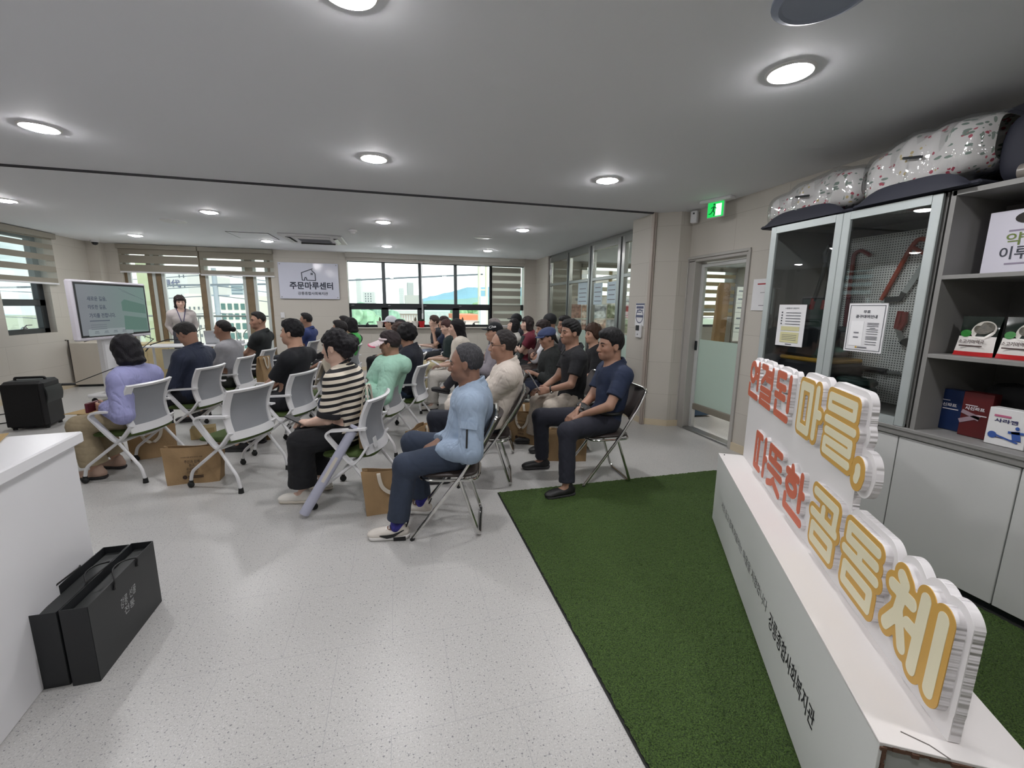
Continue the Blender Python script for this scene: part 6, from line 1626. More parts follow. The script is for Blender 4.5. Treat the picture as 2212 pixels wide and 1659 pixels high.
    # hair and hats -------------------------------------------------
    st = g('style', 'short'); hrgb = g('hair', (24, 22, 24))
    if st:
        rad, sh, line, na, nf = HAIR[st]; Hh = Vol(hc - np.array((.24, .24, .40)), hc + np.array((.24, .24, .26)), .0055 if near else .007)
        Hh.ell(hc + Rh @ np.array(sh) * hs, tuple(np.array(rad) * hs), Rh.T.tolist() if False else Rh.tolist(), k=.01)
        if st in ('short', 'thick', 'fringe', 'flat') and g('quiff', 1): Hh.ell(tf((.035, 0, .098)), (.055 * hs, .062 * hs, .034 * hs), Rh.tolist(), k=.03)
        if st == 'bob':
            Hh.ell(tf((-.03, 0, -.05)), (.085 * hs, .088 * hs, .075 * hs), Rh.tolist(), k=.05); Hh.ell(tf((-.045, 0, -.095)), (.075 * hs, .090 * hs, .035 * hs), Rh.tolist(), k=.03)
        if st == 'long':
            Hh.cap(tf((-.045, 0, .02)), tf((-.075, 0, -.16)), .080 * hs, .080 * hs, k=.05); Hh.ell(tf((-.075, 0, -.20)), (.05 * hs, .10 * hs, .09 * hs), Rh.tolist(), k=.05)
        lx = np.array([p[0] for p in line]); lz = np.array([p[1] for p in line])
        def keep(X, Y, Z):
            dx, dy, dz = X - hc[0], Y - hc[1], Z - hc[2]
            qx = (Rh[0, 0] * dx + Rh[1, 0] * dy + Rh[2, 0] * dz) / hs; qz = (Rh[0, 2] * dx + Rh[1, 2] * dy + Rh[2, 2] * dz) / hs
            qy = (Rh[0, 1] * dx + Rh[1, 1] * dy + Rh[2, 1] * dz) / hs
            zl = np.interp(qx, lx, lz) + (0 if st not in ('fringe',) else .018 * np.sin(qy * 60))
            return (zl - qz) * .7
        if g('hat') in ('cap', 'flatcap'): Hh.cut(lambda X, Y, Z: (Rh[0, 2] * (X - hc[0]) + Rh[1, 2] * (Y - hc[1]) + Rh[2, 2] * (Z - hc[2])) - .055 * hs)
        Hh.noise(na, nf, seed)
        if st not in ('long', 'bob', 'perm'):                           # hair thins out towards the hairline
            rg = Hh.region(Hh.lo, Hh.lo + Hh.h * Hh.n); Hh.d += (.013 * hs * np.exp(-np.maximum(-keep(rg[1], rg[2], rg[3]) / .7, 0) / .014)).astype(np.float32)
        Hh.cut(keep)
        if st == 'slick': Hh.ell(tf((-.130, 0, .0)), (.034, .034, .034), k=.008); Hh.cap(tf((-.095, 0, .005)), tf((-.12, 0, .0)), .022, k=.01)
        if st == 'updo':
            for p, r in (((-.115, .01, .01), .060), ((-.125, -.03, .045), .045), ((-.10, .03, -.04), .045), ((-.13, .03, .03), .04)): Hh.ell(tf(p), (r, r, r * .9), k=.025)
            Hh.noise(.005, 150, seed + 1)
            for sd in (1, -1): Hh.cap(tf((.045, sd * .070, .03)), tf((.030, sd * .074, -.07)), .010, .004, k=.012)
        if st == 'fringe' or st == 'bob' or st == 'updo': Hh.ell(tf((.070, 0, .062)), (.032 * hs, .060 * hs, .030 * hs), Rh.tolist(), k=.015)
        if g('ponytail'): Hh.cap(tf((-.09, 0, .0)), tf((-.12, 0, -.09)), .026, .014, k=.02)
        mh = hair_mat(hrgb, .45 if g('streak') else .18)
        volmesh('hair', Hh, mh, t, 1)
    hat = g('hat')
    if hat:
        hk = Vol(hc - .26, hc + .28, .006); hr = g('hatrgb', (26, 28, 32)); mm = mat('hat_' + str(hr), hr, .8, bump=(200, .3))
        if hat in ('cap', 'flatcap'):
            if hat == 'cap': hk.ell(tf((-.008, 0, .050)), (.112 * hs, .093 * hs, .102 * hs), Rh.tolist(), k=.01)
            else: hk.ell(tf((.0, 0, .058)), (.128 * hs, .098 * hs, .080 * hs), (Rh @ rotm(0, -8)).tolist(), k=.01)
            n_ = Rh @ np.array((.12 if hat == 'cap' else .2, 0, -1.)); hk.cutplane(tf((0, 0, .035 if hat == 'cap' else .040)), n_)
        def brim(X, Y, Z):
            dx, dy, dz = X - hc[0], Y - hc[1], Z - hc[2]
            qx = (Rh[0, 0] * dx + Rh[1, 0] * dy + Rh[2, 0] * dz) / hs; qy = (Rh[0, 1] * dx + Rh[1, 1] * dy + Rh[2, 1] * dz) / hs; qz = (Rh[0, 2] * dx + Rh[1, 2] * dy + Rh[2, 2] * dz) / hs
            L2 = {'cap': .105, 'flatcap': .075, 'visor': .125}[hat]
            e = (np.sqrt(((qx - (.075 if hat != 'visor' else .10)) / L2) ** 2 + (qy / (.082 if hat != 'visor' else .098)) ** 2) - 1) * .07; e = np.maximum(e, .03 - qx)
            s_ = np.abs(qz - (.056 - (.12 if hat != 'visor' else .30) * (qx - .06) - (2.56 if hat != 'visor' else 6.) * qy * qy + (0 if hat != 'visor' else .005))) - .0068
            return np.maximum(e, s_) * hs
        hk.op(brim, hc - .24, hc + .26, .008)
        if hat == 'visor':
            for i in range(-9, 9):
                a0, a1 = 6.2832 * i / 40, 6.2832 * (i + 1) / 40
                pt = lambda a: tf((-.01 + .112 * math.cos(a), .092 * math.sin(a), .052 + .01 * math.cos(a)))
                hk.cap(pt(a0), pt(a1), .010, k=.006)
        ho = volmesh('hat', hk, mm, t, 1)
        if g('hat_trim'):
            b = MB(); P_ = []
            for i in range(17):
                a = -1.35 + 2.7 * i / 16; qx, qy = .10 + .125 * math.cos(a), .098 * math.sin(a)
                P_.append(tf((qx, qy, .056 - .30 * (qx - .06) - 6. * qy * qy + .005)))
            b.tube(P_, .0085, 8).build('brim_edge', mat('pink_trim', (226, 110, 140), .7), ho or t)
        if g('hat_text'):
            b = MB(); c_ = Vector(tf((.035, .088, .085))); xd = Vector((Rh @ np.array((-1., .22, .25)))); yd = Vector(Rh @ np.array((0, -.45, 1.)))
            text(b, g('hat_text'), c_ + Vector(Rh @ np.array((0, .012, 0))), xd, yd, .10, .035, .02); b.build('embroidery', mat('white_embroidery', (220, 220, 220), .8), t, 0)
    # clothes -------------------------------------------------------
    T = g('shirt'); rgb = T[0]; sl = T[1]; kind = T[2] if len(T) > 2 else 'tee'
    ex = {'tee': .014, 'polo': .015, 'jacket': .026, 'loose': .026, 'hood': .030, 'knit': .018}.get(kind, .015)
    C = Vol(lo, hi, hc_); torso(C, ex, .05)
    hem = P[2] - .045 if not stand else P[2] - .06
    for sd in (1, -1):
        el, Wr, fd, pn, cu_ = arms[sd]; e2 = ex + (.006 if kind in ('jacket', 'loose', 'hood') else .003)
        if sl <= 1: e_ = S[sd] + (el - S[sd]) * sl; C.cap(S[sd] + (0, 0, .004), e_ + unit(el - S[sd]) * .03, .052 + e2, .046 + e2 * 1.15, k=.035)
        else:
            C.cap(S[sd] + (0, 0, .004), el, .052 + e2, .042 + e2, k=.035); e_ = el + (Wr - el) * (sl - 1); C.cap(el, e_ + unit(Wr - el) * .03, .042 + e2, .030 + e2 * (.8 if kind != 'loose' else 1.1), k=.02)
    C.noise(g('wr', .006 if kind in ('jacket', 'loose', 'hood') else .005), g('wf', 52), seed, True)
    for sd in (1, -1):
        el, Wr, fd, pn, cu_ = arms[sd]
        if sl <= 1: e_ = S[sd] + (el - S[sd]) * sl; C.cutplane(e_, el - S[sd], (e_ + unit(el - S[sd]) * .06, .115))
        else: e_ = el + (Wr - el) * (sl - 1); C.cutplane(e_, Wr - el, (e_ + unit(Wr - el) * .04, .085))
    C.cut(lambda X, Y, Z: np.where((np.abs(Y) < .24) & (X < .16) & (X > -.25), hem - Z, -1.) if not stand else hem - Z)
    nk = g('neck', .0)
    C.ell(N + (.045, 0, .058), (.088 + nk, .076 + nk, .078 + nk * 1.3), k=.008, mode='s')
    if kind in ('polo', 'jacket'):                                    # collar ring
        for i in range(24):
            a0, a1 = 6.2832 * i / 24, 6.2832 * (i + 1) / 24
            pt = lambda a, w_=0.: N + np.array((.006 + (.086 + w_) * math.cos(a), (.080 + w_) * math.sin(a), .028 - .042 * math.cos(a) - w_ * 1.3))
            if abs(math.atan2(math.sin((a0 + a1) / 2), math.cos((a0 + a1) / 2))) < .30: continue
            C.cap(pt(a0), pt(a1), .009, k=.008); C.cap(pt(a0, .012), pt(a1, .012), .009, k=.006); C.cap(pt(a0, .024), pt(a1, .024), .007, k=.006)
            if kind == 'jacket': C.cap(pt(a0) + (0, 0, .018), pt(a1) + (0, 0, .018), .008, k=.01)
    if kind == 'hood': C.ell(N + (-.115, 0, -.045), (.055, .10, .085), k=.03); C.cap(N + (-.09, .08, .0), N + (.03, .08, -.07), .028, k=.03); C.cap(N + (-.09, -.08, .0), N + (.03, -.08, -.07), .028, k=.03)
    ms = g('shirtmat') or (creased(rgb) if kind in ('jacket', 'loose', 'hood') else mat('cloth_' + str(rgb), rgb, .85, bump=(320, .2), var=(30, .05)))
    volmesh('shirt', C, ms, t, 1)
    if g('trim'):
        K2 = Vol(lo, hi, hc_)
        for i in range(24):
            a0, a1 = 6.2832 * i / 24, 6.2832 * (i + 1) / 24
            pt = lambda a, u_: N + np.array((.004 + (.078 - .012 * u_) * math.cos(a), (.074 - .012 * u_) * math.sin(a), .012 - .040 * math.cos(a) + .030 * u_))
            K2.cap(pt(a0, 0), pt(a1, 0), .010, k=.008); K2.cap(pt(a0, 1), pt(a1, 1), .008, k=.008)
        volmesh('collar', K2, mat('trim_' + str(g('trim')), g('trim'), .85), t, 1)
        for sd in (1, -1):
            el, Wr, fd, pn, cu_ = arms[sd]; K2 = Vol(lo, hi, hc_); e_ = S[sd] + (el - S[sd]) * sl; ax_ = unit(el - S[sd])
            K2.cap(e_ - ax_ * .03, e_ + ax_ * .01, .064 + ex, .062 + ex, k=.01); K2.cutplane(e_ + ax_ * .006, ax_); K2.cutplane(e_ - ax_ * .034, -ax_); volmesh('cuff', K2, mat('trim_' + str(g('trim')), g('trim'), .85), t, 1)
    Q = g('pants'); prgb, wide = Q[0], (Q[1] if len(Q) > 1 else 0.)
    D_ = Vol(lo, hi, hc_)
    D_.ell(P + (0, 0, .0), (.130 * bw, .176 * bw, .120), k=.05)
    for sd in (1, -1):
        hip, kn, an, toe, pit = legs[sd]; e_ = an + (kn - an) * g('cuff', .07)
        D_.cap(hip, kn, .096 * bw, .073 + wide * .3, k=.04); D_.cap(kn, e_ - unit(kn - e_) * .03, .070 + wide * .3, .056 + wide, k=.03)
    D_.noise(.008, 42, seed + 9, True)
    for sd in (1, -1):
        hip, kn, an, toe, pit = legs[sd]; e_ = an + (kn - an) * g('cuff', .07); D_.cutplane(e_, an - kn, (e_ + unit(an - kn) * .05, .13 + wide))
    D_.cut(lambda X, Y, Z: Z - (P[2] + .10))
    if not g('nopants'): volmesh('trousers', D_, g('pantsmat') or mat('cloth_' + str(prgb), prgb, .85, bump=(320, .2), var=(40, .06)), t, 1)
    # shoes ----------------------------------------------------------
    srgb = g('shoe', (30, 30, 32))
    for sd in (1, -1):
        hip, kn, an, toe, pit = legs[sd]; td = np.array((math.cos(R_(toe)) * math.cos(R_(pit)), math.sin(R_(toe)) * math.cos(R_(pit)), math.sin(R_(pit))))
        up = unit(np.cross(td, np.cross(np.array((0, 0, 1.)), td))); sv = np.cross(up, td)
        M3 = np.stack([td, sv, up], 1); base = an - up * .083
        F = Vol(base - .26, base + .30, .006 if near else .009)
        q = lambda a, b_, c_: base + M3 @ np.array((a, b_, c_))
        F.ell(q(-.02, 0, .045), (.055, .036, .042), M3.tolist(), k=.03); F.ell(q(.07, 0, .038), (.095, .040, .036), M3.tolist(), k=.03); F.ell(q(.135, 0, .030), (.055, .040, .026), M3.tolist(), k=.02)
        F.cap(q(-.01, 0, .06), q(-.012, 0, .088), .038, .036, k=.02)
        F.cutplane(q(0, 0, .012), -up)
        so = volmesh('shoe', F, g('shoemat') or mat('shoe_' + str(srgb), srgb, .5), t, 1)
        G_ = Vol(base - .26, base + .30, .006 if near else .009)
        G_.cap(q(-.035, 0, .02), q(.14, 0, .02), .041, .043, k=.01); G_.cutplane(q(0, 0, .024), up); G_.cutplane(q(0, 0, .0), -up)
        if so: volmesh('sole', G_, mat('sole_' + str(g('sole', (40, 40, 42))), g('sole', (40, 40, 42)), .6), so, 1)
        if g('sock'): 
            K_ = Vol(an - .12, an + .16, .007); K_.cap(an + (kn - an) * -.03, an + (kn - an) * .22, .043, .046, k=.01); volmesh('sock', K_, mat('sock_' + str(g('sock')), g('sock'), .9, var=(40, .5)), t, 1)
    if g('glasses'):
        b = MB()
        for sd in (1, -1):
            b.tube([tf((.093 - .03 * abs(math.sin(a)) * 0 - .006 * (1 + math.cos(a)) * .5, sd * (.032 + .024 * math.cos(a)), .002 + .018 * math.sin(a))) for a in [6.2832 * i / 16 for i in range(16)]], .0016, 6, True)
            b.tube([tf((.086, sd * .056, .008)), tf((.04, sd * .078, .010)), tf((-.01, sd * .082, .006)), tf((-.022, sd * .080, -.012))], .0018, 6)
        b.tube([tf((.093, .008, .006)), tf((.097, 0, .009)), tf((.093, -.008, .006))], .0016, 6)
        b.build('glasses', mat('spectacle_frame', (70, 62, 58), .3, .6), t)
    if g('necklace'):
        MB().tube([tuple(N + np.array((.015 + .074 * math.cos(a), .066 * math.sin(a), .018 - .038 * math.cos(a)))) for a in [6.2832 * i / 24 for i in range(24)]], .0022, 6, True).build('necklace', mat('leather_cord', (84, 56, 46), .6), t)
    return t, dict(N=N, hc=hc, Rh=Rh, arms=arms, S=S, bq=bq, P=P, tf=tf, legs=legs)

def hand(B, Wr, fd, pn, sd, curl, s, near):
    fd = unit(fd); pn = unit(pn - fd * (pn @ fd)); sv = np.cross(pn, fd)          # sv: across the palm
    sv = sv * (1 if sd > 0 else -1)                                            # thumb side = +sv
    for q in (-.026, -.009, .009, .026): B.cap(Wr + fd * .012 + sv * q * .7, Wr + fd * .082 * s + sv * q * s, .0145 * s, .0125 * s, k=.012)
    L_ = (.060, .074, .070, .056)
    for i, q in enumerate((-.029, -.010, .010, .028)):
        ln = L_[i] * s * 1.02; a = Wr + fd * .082 * s + sv * q * s
        c1, c2 = curl * .7, curl * 1.7
        d1 = unit(fd * math.cos(c1) + pn * math.sin(c1) + sv * q * 1.5); d2 = unit(fd * math.cos(c2) + pn * math.sin(c2) + sv * q)
        m_ = a + d1 * ln * .52; B.cap(a, m_, .0095 * s, .0088 * s, k=.004); B.cap(m_, m_ + d2 * ln * .52, .0086 * s, .0072 * s, k=.003)
    a = Wr + fd * .022 * s + sv * .026 * s; m_ = a + unit(fd * .75 + sv * .6 + pn * .35) * .042 * s
    B.cap(a, m_, .0125 * s, .0105 * s, k=.008); B.cap(m_, m_ + unit(fd * .95 + sv * .15 + pn * .4) * .034 * s, .0100 * s, .0080 * s, k=.003)

def head(B, hc, Rh, s, near, fem):
    c = lambda p: hc + Rh @ (np.array(p, float) * s); RM = Rh.tolist(); r = lambda *q: tuple(x * s for x in q)
    B.ell(c((-.012, 0, .032)), r(.097, .077, .090), RM, k=.02)
    B.ell(c((.030, 0, -.020)), r(.062, .061, .085), RM, k=.03)
    B.ell(c((.030, 0, -.068)), r(.054, .052 if not fem else .046, .038), RM, k=.025)
    B.ell(c((.072, 0, -.092)), r(.020, .022, .016), RM, k=.018)
    for sd in (1, -1):
        B.ell(c((.055, sd * .040, -.022)), r(.028, .024, .026), RM, k=.02)
        B.ell(c((.072, sd * .030, .004)), r(.022, .018, .014), RM, k=.012, mode='s')
        B.ell(c((.068, sd * .031, .003)), r(.0155, .0165, .0135), RM, k=.006)
        B.cap(c((.080, sd * .012, .026)), c((.066, sd * .050, .024)), .0095 * s, .008 * s, k=.012)
        B.ell(c((.100, sd * .0125, -.036)), r(.010, .0085, .0075), RM, k=.006)
        B.ell(c((-.008, sd * .078, -.006)), r(.019, .008, .033), (Rh @ rotm(sd * -22, 8)).tolist(), k=.006)
        B.ell(c((-.003, sd * .087, -.002)), r(.009, .006, .016), (Rh @ rotm(sd * -22, 8)).tolist(), k=.004, mode='s')
    B.cap(c((.083, 0, .018)), c((.108, 0, -.030)), .0085 * s, .0125 * s, k=.012)
    B.ell(c((.083, 0, -.066)), r(.016, .028, .020), RM, k=.012)
    B.ell(c((.094, 0, -.0575)), r(.0085, .021, .0055), RM, k=.004); B.ell(c((.091, 0, -.0695)), r(.0090, .018, .0065), RM, k=.004)
    B.cap(c((.106, -.016, -.0632)), c((.106, .016, -.0632)), .0035 * s, k=.004, mode='s')
# ---------------------------------------------------------------- the audience
def at_dir(fx, fy): return math.degrees(math.atan2(fy, fx))
def stripes():
    m = bpy.data.materials.new('cream_black_stripes'); m.use_nodes = True
    n = m.node_tree.nodes; l = m.node_tree.links; bs = n['Principled BSDF']; bs.inputs['Roughness'].default_value = .85
    tcn = n.new('ShaderNodeTexCoord'); s_ = n.new('ShaderNodeSeparateXYZ'); l.new(tcn.outputs['Object'], s_.inputs[0])
    a = n.new('ShaderNodeMath'); a.operation = 'MULTIPLY'; l.new(s_.outputs[0], a.inputs[0]); a.inputs[1].default_value = .10
    ad = n.new('ShaderNodeMath'); ad.operation = 'ADD'; l.new(s_.outputs[2], ad.inputs[0]); l.new(a.outputs[0], ad.inputs[1])
    k = n.new('ShaderNodeMath'); k.operation = 'MULTIPLY'; l.new(ad.outputs[0], k.inputs[0]); k.inputs[1].default_value = 1 / .047
    f = n.new('ShaderNodeMath'); f.operation = 'FRACT'; l.new(k.outputs[0], f.inputs[0])
    g = n.new('ShaderNodeMath'); g.operation = 'LESS_THAN'; l.new(f.outputs[0], g.inputs[0]); g.inputs[1].default_value = .46
    mx = n.new('ShaderNodeMix'); mx.data_type = 'RGBA'; l.new(g.outputs[0], mx.inputs[0])
    mx.inputs[6].default_value = lin((222, 212, 196)) + (1,); mx.inputs[7].default_value = lin((24, 24, 28)) + (1,)
    l.new(mx.outputs[2], bs.inputs['Base Color']); return m
CH = {}
def chair_at(kind, key, label, x, y, face):
    z = 0.
    if kind == 'w':
        if 'w' not in CH: CH['w'] = make_white_chair(label, (x, y, z), R_(face)); return CH['w']
        return dup(CH['w'], (x, y, z), R_(face), label)
    if 'f' not in CH: CH['f'] = make_folding_chair(label, (x, y, z), R_(face)); return CH['f']
    return dup(CH['f'], (x, y, z), R_(face), label)
def sit(label, kind, clabel, cx, cy, face, hx, hy, top, px0=None, **o):
    """chair at (cx,cy) facing `face` degrees, head above (hx,hy)"""
    if kind: chair_at(kind, None, clabel, cx, cy, face)
    f = Vector((math.cos(R_(face)), math.sin(R_(face)))); p0 = (.015 if kind == 'w' else -.035) if px0 is None else px0
    o.setdefault('seat', .425 if kind == 'w' else .43); o.setdefault('slump', .045)
    kd = o['shirt'][2] if len(o['shirt']) > 2 else 'tee'; ex = {'tee': .014, 'polo': .015, 'jacket': .026, 'loose': .026, 'hood': .030, 'knit': .018}.get(kd, .015)
    bwv = o.get('bw', 1.); Pz = o['seat'] + .085; Nz = top - .29
    for _ in range(14):                                            # keep the back in front of the backrest
        ox, oy = cx + f.x * p0, cy + f.y * p0
        o['lean'] = (hx - ox) * f.x + (hy - oy) * f.y - .005
        worst = 0.
        for s_, r_ in ((0, .118), (.2, .115), (.36, .108), (.5, .112), (.68, .112), (.84, .095)):
            bxv = 2 * s_ * (1 - s_) * ((o['lean'] - .03) * .5 - o['slump']) + s_ * s_ * (o['lean'] - .03); z_ = Pz + (Nz - Pz) * s_
            if kind == 'w': lim = -.195 + .056 * math.sin(math.pi * min(1, max(0, (z_ - .405) / .398))) - .025 * (z_ - .405) / .398 + .012 if z_ < .82 else -9
            else: lim = (-.185 - (z_ - .545) * .52 - .028 if z_ > .53 else -.24) if z_ < .80 else -9
            worst = max(worst, lim - (bxv - r_ * bwv - ex + p0))
        if not kind or worst < .002: break
        if o['slump'] > -.02: o['slump'] -= min(worst * 1.2, .03)
        else: p0 += .015
    ox, oy = cx + f.x * p0, cy + f.y * p0
    o['lean'] = (hx - ox) * f.x + (hy - oy) * f.y - .005
    inv = lambda p: ((p[0] - ox) * f.x + (p[1] - oy) * f.y, -(p[0] - ox) * f.y + (p[1] - oy) * f.x, p[2])
    for nm in ('armL', 'armR', 'legL', 'legR'):                      # capital keys are room coordinates
        q = dict(o.get(nm, {}))
        for a_, b_ in (('W', 'w'), ('K', 'k'), ('A', 'a')):
            if a_ in q: q[b_] = inv(q.pop(a_))
        if q: o[nm] = q
    return person(label, ox, oy, face, top=top, **o)
BLK = (26, 27, 31); GRY = (150, 148, 150)
LAP = lambda x=.30, y=.07, z=.565: dict(armL=dict(w=(x, y, z)), armR=dict(w=(x, -y, z)))
CROSS = dict(armL=dict(w=(.155, -.10, .79), d=(.2, -1, -.1), n=(-1, 0, -.2), el=(.1, .8, -.6)), armR=dict(w=(.175, .10, .75), d=(.2, 1, .0), n=(-1, 0, -.2), el=(.1, -.8, -.6)))
def CLAP(z=.98): return dict(armL=dict(w=(.25, .035, z), d=(.25, -.1, 1), n=(0, -1, 0), curl=.15), armR=dict(w=(.25, -.035, z), d=(.25, .1, 1), n=(0, 1, 0), curl=.15))

# presenter
person('standing woman in pale grey sweater with a lanyard in front of the windows', -3.86, 9.42, -66, sc=.92, top=1.585, stand=1, fem=1, lean=.03, slump=.02, style='bob', hair=(40, 30, 30), skin='fair', head=(6, -6, 0),
       shirt=((192, 184, 182), 2., 'knit'), bw=.84, pants=((70, 70, 78),), armL=dict(w=(-.06, .13, .86), el=(-.6, .25, -.2)), armR=dict(w=(-.06, -.13, .86), el=(-.6, -.25, -.2)), group='standing staff')
pr_ = bpy.data.objects['person']
MB().strap([(-.03, .07, 1.37), (.055, .066, 1.345), (.118, .045, 1.25), (.150, .010, 1.09), (.150, -.010, 1.09), (.118, -.045, 1.25), (.055, -.066, 1.345), (-.03, -.07, 1.37)], .012, .003, (0, 1, 0.2)).build('lanyard', mat('navy_lanyard', (44, 40, 84), .7), pr_)

# first row (left, nearest the screen)
sit('woman in lavender blouse with black bob hair, seen from behind, at far left', 'w', 'white chair under the woman in lavender, leftmost of the front row', -2.20, 4.29, 168, -2.17, 4.35, 1.175, near=1, hs=1.07, fem=1, style='bob', hair=(22, 20, 26), skin='mid', head=(-32, -14, 0), slump=.09,
    shirt=((150, 152, 196), 2., 'loose'), pants=((158, 144, 118), .035), cuff=.12, armL=dict(W=(-2.325, 4.20, .60), d=(1, .1, .1), n=(.2, -1, .1), curl=.9, el=(-.7, .5, -.5)), armR=dict(W=(-2.42, 4.38, .58)), shoe=(176, 148, 132), legL=dict(K=(-2.52, 4.18, .46), A=(-2.47, 4.19, .085)), legR=dict(K=(-2.56, 4.42, .46), A=(-2.45, 4.43, .085)))
sit('man in dark navy jacket looking down, grey black hair', 'w', 'white chair under the man in navy jacket', -2.08, 5.23, 168, -2.12, 5.22, 1.255, near=1, style='short', hair=(44, 42, 42), streak=1, skin='tan', head=(-8, -34, 0), slump=.09,
    shirt=((42, 50, 70), 2., 'jacket'), pants=((40, 42, 50),), **LAP(.30, .08, .58))
sit('woman in grey t-shirt with dark hair in a low bun', 'w', 'white chair under the woman with the bun', -2.02, 6.14, 173, -2.10, 6.12, 1.25, fem=1, style='slick', hair=(30, 27, 28), skin='tan', head=(-4, -4, 0), shirt=((150, 150, 154), .8, 'tee'), pants=((62, 66, 62),), **LAP())
sit('broad man in black polo shirt with flat cropped hair by the window', 'w', 'white chair under the broad man in black polo', -1.99, 7.07, 172, -1.945, 7.05, 1.325, bw=1.1, belly=.02, style='flat', hair=(34, 32, 32), skin='tan', head=(38, 0, 0), shirt=((30, 34, 36), .62, 'polo'), pants=((60, 60, 64),), armL=dict(w=(.28, -.02, .64)), armR=dict(w=(.26, .02, .66)))
sit('man in blue polo with short black hair, far back by the switch', 'w', 'white chair under the man in blue polo', -1.62, 8.55, 168, -1.585, 8.5, 1.29, style='short', hair=(30, 28, 30), skin='tan', head=(10, 4, 0), shirt=((46, 60, 110), .6, 'polo'), pants=((40, 42, 50),), **LAP())
# second row
chair_at('w', None, 'empty white chair in the middle foreground beside the printed tote bag', -1.30, 3.92, 153)
sit('young man in black t-shirt with thick black hair and cord necklace', 'w', 'white chair under the young man in black', -1.06, 4.67, 161, -.985, 4.66, 1.295, near=1, style='thick', hair=(20, 20, 24), skin='mid', head=(4, 2, 0), slump=.07, shirt=((22, 24, 30), .9, 'tee'), neck=.01, necklace=1, pants=((38, 40, 46),), **LAP(.28, .08, .57))
chair_at('w', None, 'white chair with a beige jacket over its back behind the young man', -.96, 5.62, 162)
sit('man in dark shirt with round face and glasses behind the striped woman', 'w', 'white chair under the round faced man with glasses', -.85, 6.50, 164, -.77, 6.48, 1.23, style='short', hair=(28, 24, 26), skin='tan', glasses=1, head=(2, 2, 0), shirt=((34, 36, 44), .7, 'tee'), pants=(BLK,), **LAP())
sit('dark haired woman in black with a bright green vest strap', 'w', 'white chair under the woman with the green vest', -.82, 7.62, 163, -.76, 7.5, 1.235, fem=1, style='bob', hair=(24, 22, 26), skin='mid', head=(0, -4, 0), shirt=((28, 28, 32), 2., 'tee'), pants=(BLK,), **LAP())
sit('dark haired person half hidden behind the woman with the green vest', 'w', 'white chair half hidden near the left end of the far window', -1.0, 8.62, 166, -.945, 8.55, 1.24, style='short', hair=(30, 26, 28), skin='mid', shirt=((60, 60, 68), .8, 'tee'), pants=(BLK,), **LAP())
# third row
st_, s_i = sit('woman in cream and black striped knit top and black wide trousers', 'w', 'white chair with the poster tube and sticker under the striped woman', -.31, 3.34, 164, -.44, 3.355, 1.265, near=1, px0=.095, fem=1, style='updo', hair=(22, 20, 25), skin='fair', head=(-6, -3, 0), slump=.05,
    shirt=((222, 212, 196), .92, 'knit'), shirtmat=stripes(), trim=(26, 26, 30), neck=-.004, pants=((20, 21, 26), .045), cuff=.16, shoe=(226, 222, 214), sole=(206, 198, 186), armL=dict(W=(-.655, 3.36, .585), d=(.8, -.6, .1), curl=.7), armR=dict(W=(-.65, 3.46, .58), d=(.8, .5, .1), curl=.7), legL=dict(K=(-.70, 3.28, .475), A=(-.715, 3.31, .083), toe=4), legR=dict(K=(-.70, 3.52, .475), A=(-.61, 3.53, .083)))
sit('woman in mint hooded jacket with a pink edged white sun visor', 'w', 'white chair under the woman in mint', -.17, 4.48, 160, -.055, 4.47, 1.195, near=1, fem=1, style='thick', hair=(46, 38, 40), skin='tan', head=(2, -4, 0), slump=.05, hat='visor', hatrgb=(222, 206, 210), hat_trim=1,
    shirt=((160, 204, 184), 2., 'hood'), wr=.0035, pants=((52, 60, 80),), armL=dict(W=(-.30, 4.37, .655)), armR=dict(W=(-.28, 4.50, .64)))
sit('person in dark navy jacket with big curly black hair, seen from behind', 'w', 'white chair under the curly haired person in navy', .12, 5.02, 162, .13, 5.1, 1.24, fem=1, style='perm', hair=(26, 25, 28), skin='tan', head=(-18, 0, 0), shirt=((30, 34, 46), 2., 'jacket'), pants=((58, 74, 98),), **LAP())
sit('brown haired person mostly hidden behind the curly haired person', 'w', 'white chair with grey mesh back beside the cream dressed woman', .16, 6.15, 160, .0, 6.12, 1.20, fem=1, style='perm', hair=(62, 46, 42), skin='mid', shirt=((44, 44, 52), .9, 'tee'), pants=(BLK,), **LAP())
sit('person with dark hair in front of the second red pot', 'w', 'white chair hidden behind the curly haired person', .12, 7.1, 162, .055, 7.1, 1.225, style='short', hair=(30, 28, 34), skin='mid', shirt=((70, 72, 80), .8, 'tee'), pants=(BLK,), **LAP())
sit('person wearing a white cap in front of the far window sill', 'w', 'white chair hidden in front of the far window sill', .0, 8.0, 164, -.12, 7.95, 1.25, fem=1, style='short', hair=(36, 30, 32), skin='mid', hat='cap', hatrgb=(222, 224, 232), shirt=((196, 200, 206), .8, 'tee'), pants=(BLK,), **LAP())
